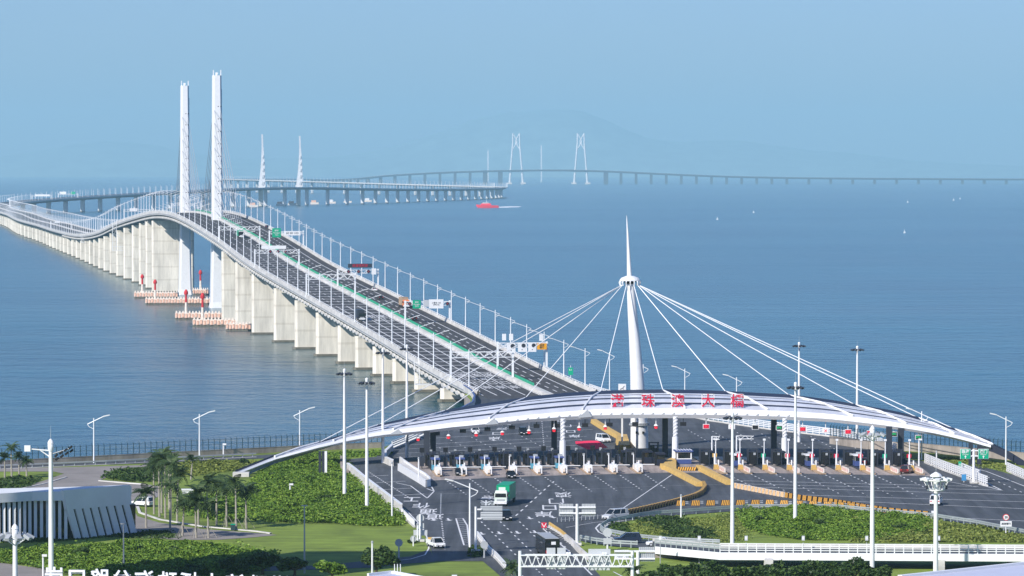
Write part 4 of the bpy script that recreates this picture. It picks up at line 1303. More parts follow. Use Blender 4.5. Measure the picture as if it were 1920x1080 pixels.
# right hand islands
def island_right():
    t = thing('toll_island', '', 'toll island', (0, 0, 0), LROT, GI2)
    g = MB(); g.prism([(-.7, 0), (.7, 0), (.7, 12), (-.7, 12)], 0, .28); g.build('kerb_slab', 'kerbtan', t)
    g = MB(); g.prism([(-.7, 12), (.7, 12), (.7, 46), (-.7, 46)], 0, .28); g.build('shade_dark_slab', 'dark', t)  # dark colour here adds to the band of canopy shade
    g = MB()
    for k in range(5): g.box((.1, .6 + 1.5 * k, .75), (.35, 1.35, .95))
    g.build('water_barrier', 'cream', t)
    g = MB()
    for k in range(5): g.box((.1, .2 + 1.5 * k, .8), (.38, .35, .6))
    g.build('red_stripe', 'signred', t)
    g = MB(); g.box((-.4, 9.6, .75), (.9, 1.2, 1.0)); g.box((-.4, 8.9, .5), (1.3, .3, .5)); g.build('yellow_block', 'yellow', t)
    g = MB(); g.tube((-.3, 12.5, .2), (-.3, 12.5, 3.4), .22, .2, 6); g.tube((.3, 10.8, .2), (.3, 10.8, 2.2), .18, .16, 6); g.box((-.2, 11.6, .75), (.55, .6, 1.2)); g.build('bollard', 'white', t)
    g = MB(); g.tube((.4, 16, .2), (.4, 16, 6.2), .13, .11, 6); g.box((.4, 16, 6.2), (.5, .5, .4)); g.build('camera_post', 'whitesteel', t)
    return t
def small_sign(mat_):
    t = thing('lane_board', '', 'lane board', (0, 0, 0), LROT, '')
    g = MB(); g.tube((0, 0, 0), (0, 0, 2.4), .08, .08, 5); g.build('post', 'white', t)
    g = MB(); g.box((0, 0, 2.7), (.95, .25, .8)); g.build('screen', mat_, t)
    return t
pI2 = island_right(); pSr, pSg, pSy = small_sign('signred'), small_sign('signgreen'), small_sign('yellow')
for i in range(9):
    px = 1358 + 46.3 * i; o = at(px, 888.5 + .2 * i)
    put(pI2, o, f'tan toll island with red and white water barriers, {ordn(i)} right of the guard cabin', GI2)
    L = lambda x, y, z=0.28: o + AX * y + Vector((AX.y, -AX.x, 0)) * x + Vector((0, 0, z))
    c = 'y' if i == 0 else ('g' if i in (2, 7) else 'r')
    put({'y': pSy, 'g': pSg, 'r': pSr}[c], L(-.2, 13.4), f'{dict(y="yellow", g="green", r="red")[c]} lane board on the {ordn(i)} island right of the guard cabin', 'small lane boards right of the guard cabin')
    put(pA, L(-1.2, 22), f'dark scanner cabinet on the {ordn(i)} island right of the guard cabin', 'dark scanner cabinets on the toll islands')
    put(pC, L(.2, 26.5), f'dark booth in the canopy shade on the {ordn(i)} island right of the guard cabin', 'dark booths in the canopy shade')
    if i in (1, 4, 6): put(pB2, L(0.2, 19.5), f'white roofed booth on the {ordn(i)} island right of the guard cabin', 'white roofed booths right of the cabin')
# overhead camera arms
for i, (x, y0, y1, x2) in enumerate(((1335, 866, 818, 1349), (1381, 866, 817, 1413))):
    p = at(x, y0); q = atd(x, y1, p.y); q2 = atd(x2, y1, p.y)
    t = thing('camera_arm', f'white camera post with a lattice arm, {("left", "right")[i]} one of the pair right of the cabin', 'camera post', p)
    g = MB(); H = q.z - p.z; L = q2.x - q.x
    g.tube((0, 0, 0), (0, 0, H), .2, .16, 6); g.build('post', 'whitesteel', t)
    g = MB(); g.tube((0, 0, H), (L, 0, H - .1), .1, .1, 4); g.tube((0, 0, H - .7), (L, 0, H - .7), .1, .1, 4)
    for k in range(4): g.tube((L * k / 4, 0, H - (.7 if k % 2 else 0)), (L * (k + 1) / 4, 0, H - (0 if k % 2 else .7)), .07, .07, 4)
    g.build('arm', 'whitesteel', t)
# guard cabin
p = at(1281, 869)
t = thing('guard_cabin', 'blue and white guard cabin between the yellow barrier walls', 'cabin', p, LROT)
g = MB(); g.box((0, 0, .55), (3.2, 3.4, 1.0)); g.build('lower_wall', 'boothblue', t)
g = MB(); g.box((0, 0, 1.85), (3.05, 3.25, 1.6)); g.build('window', 'glass', t)
g = MB()
for x in (-1.52, 1.52):
    for y in (-1.65, 1.65): g.box((x, y, 1.85), (.28, .22, 1.62))
for z in (1.15, 2.6): g.box((0, -1.65, z), (3.1, .16, .2)); g.box((1.55, 0, z), (.12, 3.2, .2))
g.build('window_frame', 'white', t)
g = MB(); g.box((0, 0, 2.85), (3.9, 4.2, .32)); g.build('roof', 'boothblue', t)
g = MB()
for k in range(6): g.box((-1.6 + .64 * k, 0, 3.06), (.16, 4.1, .1))
g.build('roof_rib', 'white', t)
# yellow barrier walls
def wall(name, pxs, w, h, material, label, cat, z=5.96, cap=None, group=None):
    P = [at(x, y, z) for x, y in pxs]
    c = P[0]
    t = thing(name, label, cat, c, 0, group)
    m = MB(); Rg = []
    for i, p in enumerate(P):
        a = P[max(i - 1, 0)]; b = P[min(i + 1, len(P) - 1)]
        d = (b - a).normalized(); n = Vector((d.y, -d.x, 0)) * w / 2; q = p - c
        Rg.append([q - n, q - n * .8 + Vector((0, 0, h)), q + n * .8 + Vector((0, 0, h)), q + n])
    m.sweep(Rg, closed=True); m.build('wall_body', material, t)
    if cap:
        m = MB(); Rg = []
        for i, p in enumerate(P):
            a = P[max(i - 1, 0)]; b = P[min(i + 1, len(P) - 1)]
            d = (b - a).normalized(); n = Vector((d.y, -d.x, 0)) * w / 2; q = p - c + Vector((0, 0, h))
            Rg.append([q - n, q - n + Vector((0, 0, .18)), q + n + Vector((0, 0, .18)), q + n])
        m.sweep(Rg, closed=True); m.build('cap_rail', cap, t)
    return t
t = wall('yellow_barrier_wall', [(1243, 877), (1258, 884), (1312, 912)], 1.5, .95, 'yellow', 'solid yellow barrier wall running from left of the guard cabin', 'barrier wall')
m = MB(); b0 = t.location
m.prism([(q.x - b0.x, q.y - b0.y) for q in (at(1240, 880), at(1268, 884), at(1268, 862), at(1252, 868))], 0, .9); m.build('nose_block', 'yellow', t)
wall('yellow_barrier_wall', [(1310, 880), (1368, 909)], 1.5, .95, 'yellow', 'solid yellow barrier wall running from right of the guard cabin', 'barrier wall')
t = wall('yellow_barrier_wall', [(1113, 793), (1140, 810), (1168, 826)], 1.6, 1.0, 'yellow', 'yellow barrier wall left of the mast base, seen under the canopy', 'barrier wall')
t = wall('yellow_barrier_wall', [(1166, 829), (1172, 850)], 3.0, 1.9, 'yellow', 'tall yellow barrier end piece touching the mast base', 'barrier wall')
p = at(1288, 882)
t = thing('striped_kerb', 'yellow and black striped kerb in front of the guard cabin', 'kerb', p)
g = MB(); g.box((0, 0, .35), (4.2, 1.2, .7)); g.build('kerb_body', 'black', t)
sm = None
for k in range(8):
    if sm is None:
        g = MB(); g.add([(-.12, -.62, 0), (.18, -.62, 0), (.42, -.62, .72), (.12, -.62, .72), (.42, .5, .72), (.12, .5, .72)], [(0, 1, 2, 3), (3, 2, 4, 5)]); sm = g.mesh('stripe', 'stripeyellow')
    obj('stripe', sm, t, (-2.0 + .5 * k, 0, 0.003))
# movable barrier blocks
def block_protos():
    t = thing('barrier_block', '', 'barrier block', (0, 0, 0), 0, '')
    g = MB(); g.prism([(-.5, -.3), (.5, -.3), (.5, .3), (-.5, .3)], 0, .95); g.build('block', 'terra', t)
    g = MB(); g.box((-.12, -.31, .48), (.32, .02, .9)); g.box((-.12, .31, .48), (.32, .02, .9)); g.box((-.05, 0, .965), (.5, .6, .03)); g.box((-.52, 0, .5), (.03, .6, .9)); g.build('yellow_band', 'yellow', t)
    u = thing('striped_barrier', '', 'striped barrier', (0, 0, 0), 0, '')
    g = MB(); g.box((0, 0, .5), (1.7, .5, 1.0), taper=(.95, .7)); g.build('board', 'terra', u)
    for k in range(5):
        g = MB(); x = -.82 + .34 * k
        g.add([(x, -.265, .02), (x + .18, -.265, .02), (x + .42 if k < 4 else x + .24, -.195, .98), (x + .22 if k < 4 else x + .2, -.195, .98)], [(0, 1, 2, 3)]); g.build('stripe', 'stripeyellow', u)
    g = MB(); g.box((1.18, 0, .45), (.66, .18, .18)); g.box((1.18, 0, .78), (.66, .18, .12)); g.build('link_bar', 'grey', u)
    v = thing('striped_barrier', '', 'striped barrier', (0, 0, 0), 0, '')
    g = MB(); g.box((0, 0, .5), (1.2, .55, 1.0), taper=(.95, .7)); g.build('board', 'cream', v)
    for k in range(4):
        g = MB(); x = -.58 + .3 * k
        g.add([(x, -.285, .02), (x + .17, -.285, .02), (x + .32, -.21, .98), (x + .15, -.21, .98)], [(0, 1, 2, 3)]); g.build('stripe', 'stripeyellow', v)
    return t, u, v
kB, kS, kU = block_protos()
kT = dup(kU, (0, 0, -50)); kT.name = 'striped_barrier'
for ch in kT.children:
    if ch.name.startswith('board'):
        ch.data = ch.data.copy(); ch.data.materials[0] = M['terra']
def along(pxs, step):
    P = [at(x, y, 5.955) for x, y in pxs]; out = []
    carry = 0
    for a, b in zip(P[:-1], P[1:]):
        L = (b - a).length; d = (b - a) / L; s = carry
        while s < L:
            out.append((a + d * s, math.atan2(d.y, d.x))); s += step
        carry = s - L
    return out
def put2(p, loc, rz, label, group):
    if p.name not in used:
        used.add(p.name); p.location = loc; p.rotation_euler = (0, 0, rz); p['label'] = label; p['group'] = group; return p
    return dup(p, loc, rz, label, group)
BL = along([(1319, 911), (1322.5, 918), (1315, 927.5), (1302, 934), (1264, 945), (1213, 957), (1171, 966)], 1.55)
for i, (q, a) in enumerate(BL):
    put2(kB, q, a, f'dark and yellow barrier block on the curved row, {ordn(i)} from the yellow wall', 'barrier blocks on the curved row')
BS = along([(1276, 948), (1440, 946.5), (1573, 951), (1650, 958)], 2.9)
for i, (q, a) in enumerate(BS):
    put2(kS, q, a, f'yellow striped black barrier beside the grass island, {ordn(i)} from the left of the straight row', 'striped barriers on the straight row')
BU = along([(1380, 915), (1458, 930), (1501, 937), (1565, 945), (1662, 961), (1746, 969)], 1.75)
for i, (q, a) in enumerate(BU):
    if i < len(BU) * .33: put2(kU, q, a, f'cream and yellow striped barrier on the slanting row, {ordn(i)} from its upper end', 'striped barriers on the slanting row')
    else: put2(kT, q, a, f'dark and yellow striped barrier on the slanting row, {ordn(i)} from its upper end', 'striped barriers on the slanting row')
p = at(1751, 968); t = thing('barrier_end_block', 'pink and white end block closing the slanting row of striped barriers', 'barrier block', p)
g = MB(); g.prism([(-.5, -.4), (.5, -.4), (.5, .4), (-.5, .4)], 0, .55); g.build('lower_block', 'cream', t)
g = MB(); g.prism([(-.46, -.36), (.46, -.36), (.46, .36), (-.46, .36)], .55, 1.0); g.build('upper_block', 'white', t)

# ================================================================ PLAZA EDGES
def railing(name, pxs, label, cat='railing', h=1.25, rails=4, post=2.2, z=5.96, base=0.35, material='white', pr=.08, wall_h=0.0, bar=.10):
    P = [at(x, y, z) for x, y in pxs]; c = P[0]
    t = thing(name, label, cat, c)
    m = MB()
    for k in range(rails):
        zz = base + (h - base) * (k + 1) / rails
        for a, b in zip(P[:-1], P[1:]):
            d = b - a; mid = (a + b) / 2 - c
            m.box((mid.x, mid.y, mid.z + zz), (d.length, bar * .8, bar * 1.2), math.atan2(d.y, d.x))
    m.build('rails', material, t)
    m = MB()
    for a, b in zip(P[:-1], P[1:]):
        d = b - a; mid = (a + b) / 2 - c
        m.box((mid.x, mid.y, mid.z + base / 2), (d.length, .4, base), math.atan2(d.y, d.x))
    if material != 'guard': m.build('base_kerb', 'concrete', t)
    pm = None
    for q, a in along(pxs, post):
        if pm is None:
            g = MB(); g.box((0, 0, h / 2), (pr * 2, pr * 2.4, h)); pm = g.mesh('post', material)
        obj('post', pm, t, q - c, a)
    return t
railing('bridge_approach_railing', [(1105, 733), (1128, 741), (1200, 761), (1327, 789), (1445, 806), (1565, 820), (1640, 833), (1681, 850)], 'long white four rail railing along the far right edge of the plaza', h=2.0, rails=4, post=3, bar=.2)
railing('plaza_railing', [(796, 817), (766, 830), (735, 843)], 'short white railing at the back left of the plaza under the canopy', h=1.8, rails=3, post=1.2, bar=.2)
railing('exit_railing', [(1734, 868), (1768, 882), (1812, 898), (1851, 912)], 'white four rail railing between toll apron and right exit road', h=2.0, rails=4, post=2.0, bar=.22)
railing('exit_railing', [(1800, 887), (1838, 903)], 'shorter white railing doubled behind the blue panel on the right', h=2.2, rails=4, post=2, bar=.2)
railing('exit_railing', [(1888, 884), (1925, 900), (1960, 914)], 'white four rail railing at the right edge of the photo', h=1.9, rails=4, post=2, bar=.2)
p = at(1807, 904); t = thing('blue_panel', 'small blue panel leaning on the right exit railing', 'panel', p)
g = MB(); g.box((0, -.35, 1.0), (.95, .1, 1.3)); g.build('plate', 'signblue', t)
g = MB(); g.box((0, -.25, .3), (.12, .12, .6)); g.build('foot', 'white', t)
# left end walls
wall('end_parapet', [(868, 731), (884, 742), (890, 753), (886, 765), (868, 775), (846, 784)], .5, 1.6, 'concrete', 'curved pale parapet where the left edge of the bridge meets the plaza', 'parapet', cap='boothblue')
wall('parapet_wall', [(735, 845), (722, 857), (722, 868), (735, 874)], .7, 1.3, 'concrete', 'curved pale concrete parapet end at the back left corner of the plaza', 'parapet', cap='white')
wall('divider_barrier', [(747, 882), (765, 893), (785, 905), (799, 914), (806, 912), (806, 908), (797, 900), (775, 887), (757, 874), (750, 869)], .35, 1.5, 'white', 'white boxed divider barrier with rounded nose at the left lane', 'divider')
g = MB(); Pd = [at(x, y) for x, y in ((747, 881), (785, 904), (800, 913), (806, 910), (797, 900), (757, 874))]
struct(MB().poly([Vector((q.x, q.y, 7.1)) for q in Pd][::-1]).build('divider_fill', 'concrete'))
wall('retaining_parapet', [(652, 884), (664, 893), (690, 915), (720, 938), (752, 963)], .55, 1.7, 'concrete', 'long stained concrete parapet along the left edge of the plaza', 'parapet', cap='white')
railing('lane_railing', [(753, 966), (765, 978), (777, 989)], 'short white picket railing at the foot of the left parapet', h=1.3, rails=3, post=.8, bar=.14)
wall('low_wall', [(640, 862), (640, 882), (652, 890)], .6, 1.0, 'wallstone', 'low stained wall at the left corner of the plaza', 'wall')
railing('roadside_guardrail', [(1126, 994), (1140, 984.5), (1200, 972.5), (1240, 968), (1280, 965.5), (1340, 961), (1400, 957)], 'grey steel guardrail on the upper edge of the grass island', h=1.0, rails=2, post=3, material='guard', bar=.2)
railing('roadside_guardrail', [(1400, 956.5), (1560, 956), (1660, 965.5), (1745, 973), (1830, 986), (1925, 1005), (1990, 1019)], 'long grey steel guardrail below the striped barriers on the right', h=1.0, rails=2, post=2.2, material='guard', bar=.2)
railing('roadside_guardrail', [(1126, 995), (1131, 1000), (1148, 1004.5), (1190, 1012.5), (1260, 1019.5), (1350, 1023.5)], 'grey steel guardrail on the lower edge of the grass island', h=1.0, rails=2, post=2.2, material='guard', bar=.2)
railing('roadside_guardrail', [(1088, 1016), (1115, 1021), (1150, 1025.5), (1196, 1028)], 'grey steel guardrail beside the small grass triangle', h=1.1, rails=2, post=2, material='guard', bar=.2)
railing('roadside_guardrail', [(895, 1008), (905, 1021), (918, 1038), (930, 1048), (948, 1068)], 'white guardrail on the left of the main carriageway at bottom', h=1.0, rails=2, post=1.2, material='white', bar=.25)
railing('gore_guardrail', [(1030, 988), (1050, 1001), (1061, 1010)], 'yellowish low guardrail behind the small red sign', h=.8, rails=2, post=1.5, material='yellow', bar=.2)
wall('gore_parapet', [(1060, 1011), (1072, 1020), (1084, 1034), (1098, 1046), (1112, 1056)], .5, .9, 'concrete', 'pale concrete parapet on the right of the main carriageway', 'parapet')
for i in range(17):
    x = 1045 + 7.6 * i; y = 980 - 0.62 * i
    if i > 13: break
    p = at(x, y); 
    if i == 0:
        dl = thing('delineator_post', 'short grey delineator post, first from the left across the loop entrance', 'delineator', p, 0, 'delineator posts across the loop entrance')
        g = MB(); g.tube((0, 0, 0), (0, 0, .9), .07, .06, 6); g.build('post', 'grey', dl); g = MB(); g.lathe([(.2, 0), (.16, .06)], 8); g.build('foot', 'black', dl)
    else: dup(dl, p, 0, f'short grey delineator post, {ordn(i)} from the left across the loop entrance')
# ================================================================ HIGH MASTS AND LAMPS
def high_mast(H=25, label='', n=10, style='ring'):
    t = thing('high_mast_light', label, 'high mast', (0, 0, 0), 0, 'high mast floodlight poles')
    g = MB(); g.tube((0, 0, 0), (0, 0, H * .5), .38, .30, 10); g.tube((0, 0, H * .5), (0, 0, H), .30, .20, 10); g.build('pole', 'white', t, smooth=True)
    g = MB()
    pr = [(1.0, H - .5)]
    for i in range(16):
        a, b = 2 * math.pi * i / 16, 2 * math.pi * (i + 1) / 16
        g.tube((.95 * math.cos(a), .95 * math.sin(a), H - .5), (.95 * math.cos(b), .95 * math.sin(b), H - .5), .07, .07, 4)
    for i in range(4):
        a = math.pi * i / 2 + .4
        g.tube((0, 0, H - .9), (.95 * math.cos(a), .95 * math.sin(a), H - .5), .06, .06, 4)
    g.build('ring', 'grey', t)
    g = MB(); g.box((0, 0, 0), (.62, .42, .34), 0, 0, .35); fm = g.mesh('floodlight', 'dark')
    for i in range(n):
        a = 2 * math.pi * i / n
        o = obj('floodlight', fm, t, (1.3 * math.cos(a), 1.3 * math.sin(a), H - .55), a)
    g = MB(); g.lathe([(.26, H - .3), (.3, H + .2), (.22, H + .4), (.04, H + .5)], 10); g.build('cap', 'whitesteel', t)
    g = MB(); g.tube((0, 0, H + .8), (0, 0, H + 1.9), .035, .02, 4); g.build('lightning_rod', 'grey', t)
    return t
hm = None
HMS = [(646, 937, 690, 'left of the pair in the shrubs left of the plaza'), (688, 958, 707, 'right of the pair in the shrubs left of the plaza'),
       (718, 868, 652, 'behind the left end of the canopy, left one'), (763, 858, 645, 'behind the left end of the canopy, right one'),
       (1373, 1047, 771, 'in front of the character 橋, rising from the ramp'), (1491, 982, 715, 'standing in the dense shrubs of the grass island'),
       (1498, 829, 640, 'beyond the canopy, left of the far pair'), (1607, 836, 647, 'beyond the canopy, right of the far pair')]
for x, yb, yt, lab in HMS:
    p = at(x, yb); top = atd(x, yt, p.y); H = top.z - p.z - .6
    lab = 'white high mast floodlight ' + lab
    if hm is None: hm = high_mast(25, lab); hm.location = p; o = hm
    else: o = dup(hm, p, random.random(), lab)
    o.scale = (1, 1, H / 25)
# nearer masts, larger in the picture
def big_mast(px, ytop, d, label, variant):
    c = atd(px, ytop, d); H = c.z - Z0 - 1.0
    t = thing('high_mast_light', label, 'high mast', (c.x, d, Z0), 0, 'high mast floodlight poles')
    g = MB(); g.tube((0, 0, 0), (0, 0, H * .6), .40, .32, 12); g.tube((0, 0, H * .6), (0, 0, H), .32, .24, 12); g.build('pole', 'white', t, smooth=True)
    g = MB(); g.lathe([(.28, H - .6), (.36, H - .3), (.38, H + .25), (.3, H + .35)], 14); g.build('crown', 'whitesteel', t, smooth=True)
    g = MB(); k_ = 1.5 if variant == 'cage' else .75
    g.lathe([(.55 * k_, H + .36), (.42 * k_, H + .65), (.08, H + .95)], 12); g.build('cap', 'white', t)
    g = MB(); g.tube((0, 0, H + 1.1), (0, 0, H + 2.6), .04, .02, 4); g.build('lightning_rod', 'grey', t)
    if variant == 'cage':
        g = MB()
        for r, z in ((1.0, H - 1.4), (1.65, H - .1)):
            for i in range(18):
                a, b = 2 * math.pi * i / 18, 2 * math.pi * (i + 1) / 18
                g.tube((r * math.cos(a), r * math.sin(a), z), (r * math.cos(b), r * math.sin(b), z), .1, .1, 5)
        for i in range(10):
            a = 2 * math.pi * i / 10
            g.tube((1.0 * math.cos(a), 1.0 * math.sin(a), H - 1.4), (1.65 * math.cos(a), 1.65 * math.sin(a), H - .1), .06, .06, 4)
        g.build('ring_cage', 'white', t)
        g = MB(); g.box((0, 0, 0), (.65, .5, .3), 0, 0, .2); fm = g.mesh('floodlight', 'whitesteel')
        for i in range(8):
            a = 2 * math.pi * i / 8; obj('floodlight', fm, t, (1.75 * math.cos(a), 1.75 * math.sin(a), H + .02), a)
        g = MB(); g.box((0, 0, 0), (.3, .3, .5)); fm = g.mesh('camera_housing', 'dark')
        for x in (-1.2, 1.3): obj('camera_housing', fm, t, (x, -.6, H - 1.0))
    elif variant == 'spray':
        g = MB(); 
        for i in range(9):
            a = 2 * math.pi * i / 9 + .2
            g.tube((.2 * math.cos(a), .2 * math.sin(a), H - 1.4), (1.5 * math.cos(a), 1.5 * math.sin(a), H - .5), .06, .06, 4)
        for i in range(18):
            a, b = 2 * math.pi * i / 18, 2 * math.pi * (i + 1) / 18
            g.tube((1.2 * math.cos(a), 1.2 * math.sin(a), H - .7), (1.2 * math.cos(b), 1.2 * math.sin(b), H - .7), .07, .07, 4)
        g.build('arm_ring', 'whitesteel', t)
        g = MB(); g.box((0, 0, 0), (.85, .55, .36), 0, 0, .5); fm = g.mesh('floodlight', 'grey')
        for i in range(9):
            a = 2 * math.pi * i / 9 + .2; obj('floodlight', fm, t, (1.7 * math.cos(a), 1.7 * math.sin(a), H - .45), a)
    else:
        g = MB(); g.tube((0, 0, H - .55), (-2.9, 0, H - .3), .09, .08, 5); g.tube((0, 0, H - 1.4), (-1.3, 0, H - .5), .08, .07, 5); g.build('arm', 'white', t)
        g = MB(); g.box((-2.9, 0, H - .25), (.75, .5, .75)); g.build('camera_housing', 'white', t)
        g = MB(); g.box((0, 0, 0), (.5, .4, .26), 0, 0, -.7); fm = g.mesh('floodlight', 'black')
        for k in range(8):
            obj('floodlight', fm, t, (.75 + .6 * (k % 4), -.5 + 1.0 * (k // 4), H - 1.1 + .34 * (k % 4) - (.5 if k // 4 else 0)))
        g = MB(); g.tube((0, 0, H - 1.0), (2.6, 0, H - .2), .08, .07, 5); g.build('light_arm', 'grey', t)
    return t
big_mast(1636, 797, 595, 'white high mast with a spray of grey floodlights, right of the middle of the canopy', 'spray')
big_mast(1755, 884, 497, 'white high mast with a ring cage and dome cap at the right foreground', 'cage')
big_mast(95, 822, 480, 'white high mast with a camera arm and black floodlights before the left building', 'side')
big_mast(28, 981, 424, 'low white mast with floodlights in the bottom left corner', 'spray')
# shore and plaza lamps
def place_lamp(px, yb, yt, flip, label, group, d=None, first=[None, None]):
    p = at(px, yb) if d is None else Vector((atd(px, yb, d).x, d, Z0))
    top = atd(px, yt, p.y); H = top.z - p.z
    t = lamp_proto(label, group, H, flip, 2.3, True, .15)
    t.location = p
for i, (x, yb, yt) in enumerate(((176, 868, 784), (374, 857, 776), (562, 840, 769))):
    place_lamp(x, yb, yt, 1, f'white lamp post on the shore road, {ordn(i)} from the left', 'lamps along the left shore')
for i, (x, yb, yt) in enumerate(((1143, 741, 660), (1206, 758, 683), (1284, 776, 691), (1381, 795, 707), (1728, 862, 771), (1886, 872, 781))):
    place_lamp(x, yb, yt, -1, f'white lamp post on the right shore behind the canopy, {ordn(i)} from the left', 'lamps along the right shore')
place_lamp(1066, 715, 638, -1, 'white lamp post near the green kilometre board', 'lamps along the right shore') if False else None
p = at(881, 1026); top = atd(881, 906, p.y)
t = lamp_proto('white street lamp with a swept arm in the hatched grass wedge', None, top.z - p.z, -1, 3.0, True, .17); t.location = p
for i, (x, yb, yt, lab) in enumerate(((735, 972, 869, 'slim white pole at the foot of the left parapet'), (785, 905, 860, 'slim white pole standing on the divider barrier'), (1277, 971, 930, 'short white pole beside the grass island guardrail'),
                                      (1723, 874, 823, 'white pole with a camera beside the last toll lane'), (1756, 868, 848, 'thin grey pole by the right exit railing'), (1139, 1031, 990, 'white sign pole with a round back by the grass triangle'),
                                      (698, 1085, 1018, 'thin white pole before the round tree at the bottom'), (81, 1080, 1040, 'short white camera pole by the bottom left road'), (419, 856, 832, 'short white camera pole on the shore, left'),
                                      (544, 925, 907, 'tiny white camera pole in the shrub bank'), (783, 1016, 984, 'thin white pole by the left lane mouth'))):
    p = at(x, yb); top = atd(x, yt, p.y); H = top.z - p.z
    t = thing('slim_pole', lab, 'pole', p)
    g = MB(); g.tube((0, 0, 0), (0, 0, H), .17, .13, 8); g.build('pole', 'white', t)
    if 'camera' in lab:
        g = MB(); g.box((.25, -.2, H - .1), (.8, .35, .35)); g.build('camera', 'white', t)
    elif 'round back' in lab:
        g = MB(); g.lathe([(.75, 0), (.75, .06)], 18); o = g.build('round_board', 'boardback', t, loc=(0, -.2, H - .75)); o.rotation_euler = (math.pi / 2, 0, 0)
        g = MB(); g.box((0, -.22, H - 2.2), (1.4, .06, 1.0)); g.build('plate', 'boardback', t)
    else:
        g = MB(); g.lathe([(.2, H - .02), (.2, H + .22), (.05, H + .35)], 8); g.build('tip', 'grey', t)
for i, (x, yb, yt) in enumerate(((571, 1075, 948), (232, 1070, 982), (748, 1045, 1014), (908, 1046, 1018))):
    p = at(x, yb); top = atd(x, yt, p.y); H = top.z - p.z
    t = thing('grey_pole', ('tall grey pole on the lawn in the middle left', 'grey pole before the slatted building', 'grey pole in the shaded lane', 'grey sign pole in the shade by the carriageway')[i], 'pole', p)
    g = MB(); g.tube((0, 0, 0), (0, 0, H), .15, .1, 8); g.build('pole', 'grey', t)
    g = MB()
    if i < 2: g.box((0, 0, H), (1.0, .2, .2)); g.build('crossarm', 'grey', t)
    else: g.lathe([(.65, 0), (.65, .06)], 16); o = g.build('round_board', 'grey', t, loc=(0, -.16, H - .3)); o.rotation_euler = (math.pi / 2, 0, 0)

# ================================================================ SIGNS
def post_thing(px, yb, yt, name, label, cat, r=.22, base=True):
    p = at(px, yb); top = atd(px, yt, p.y); H = top.z - p.z
    t = thing(name, label, cat, p)
    g = MB(); g.tube((0, 0, 0), (0, 0, H), r, r * .85, 10); g.build('post', 'white', t)
    if base:
        g = MB(); g.box((0, 0, .2), (1.5, 1.5, .4)); g.build('footing', 'concrete', t)
    return t, p, H
def rel(px, py, p): 
    q = atd(px, py, p.y); return q - p
t, p, H = post_thing(1825.5, 906, 842, 'direction_sign', 'two square green direction signs on one white post by the right exit', 'road sign', .3)
for (x0, x1), txt in (((1800, 1819.5), '珠海\nZhuhai\n↑'), ((1833.5, 1853.5), '澳门\nMacao\n↗')):
    a, b = rel(x0, 841.5, p), rel(x1, 860.5, p)
    c = (a + b) / 2; w, h = b.x - a.x, a.z - b.z
    g = MB(); g.box((c.x, -.3, c.z), (w, .1, h)); q = g.build('border', 'white', t)
    g = MB(); g.box((c.x, -.38, c.z), (w * .93, .08, h * .93)); q = g.build('sign_board', 'signgreen', t)
    text_part('lettering', txt.split('\n')[0], .82, 'white', q, (c.x, -.45, c.z + h * .22), bold=.02)
    text_part('lettering', txt.split('\n')[1], .45, 'white', q, (c.x, -.45, c.z - h * .04))
    g = MB(); g.box((c.x, -.45, c.z - h * .33), (.14, .03, .5)); g.add([(c.x - .25, -.46, c.z - h * .27), (c.x + .25, -.46, c.z - h * .27), (c.x, -.46, c.z - h * .14)], [(0, 1, 2)]); g.build('arrow', 'white', q)
for z in (845, 855):
    a, b = rel(1812, z, p), rel(1840, z, p); g = MB(); g.tube((a.x, -.1, a.z), (b.x, -.1, b.z), .14, .14, 6); g.build('bracket', 'white', t)
t, p, H = post_thing(1799.5, 890, 866, 'vertical_sign', 'narrow vertical green board under the left green sign', 'road sign', .1, False)
g = MB(); g.box((0, -.15, H - .9), (.62, .08, 2.0)); q = g.build('sign_board', 'signgreen', t)
text_part('lettering', '出\n口', .55, 'white', q, (0, -.22, H - .9))
t, p, H = post_thing(1070, 712, 690, 'kilometre_sign', 'pale green kilometre board standing by the bridge railing', 'road sign', .1, False)
p2 = Vector((atd(1070, 690, 1140).x, 1140, 0)); z = atd(1070, 708, 1140).z
t.location = (p2.x, 1140, z)
g = MB(); g.box((0, -.15, 1.9), (1.4, .1, 2.2)); q = g.build('sign_board', 'signgreen', t); text_part('lettering', 'K1', .8, 'white', q, (0, -.22, 2.3)); 
# back of the T shaped sign at the loop entrance
t, p, H = post_thing(1082, 1022, 945, 'back_of_sign', 'T shaped sign seen from behind with two grey ribbed boards each side', 'road sign', .28)
def back_board(t, p, x0, y0, x1, y1, n=9, mt='boardback'):
    a, b = rel(x0, y0, p), rel(x1, y1, p); c = (a + b) / 2; w, h = b.x - a.x, a.z - b.z
    g = MB(); g.box((c.x, .3, c.z), (w, .1, h)); q = g.build('sign_board', mt, t)
    for k in range(n):
        g = MB(); g.box((a.x + w * (k + .5) / n, .21, c.z), (.09, .06, h * .98)); g.build('rib', 'grey', q)
    return q
for x0, x1 in ((1048, 1075), (1091, 1117)):
    back_board(t, p, x0, 945, x1, 952); back_board(t, p, x0, 954, x1, 968)
for y in (951.5, 962.5):
    a, b = rel(1049, y, p), rel(1117, y, p); g = MB(); g.tube((a.x, 0.05, a.z), (b.x, 0.05, b.z), .16, .16, 6); g.build('crossbar', 'white', t)
t, p, H = post_thing(892, 1035, 950, 'back_of_sign', 'cantilever sign seen from behind, two grey boards hiding a black car', 'road sign', .22)
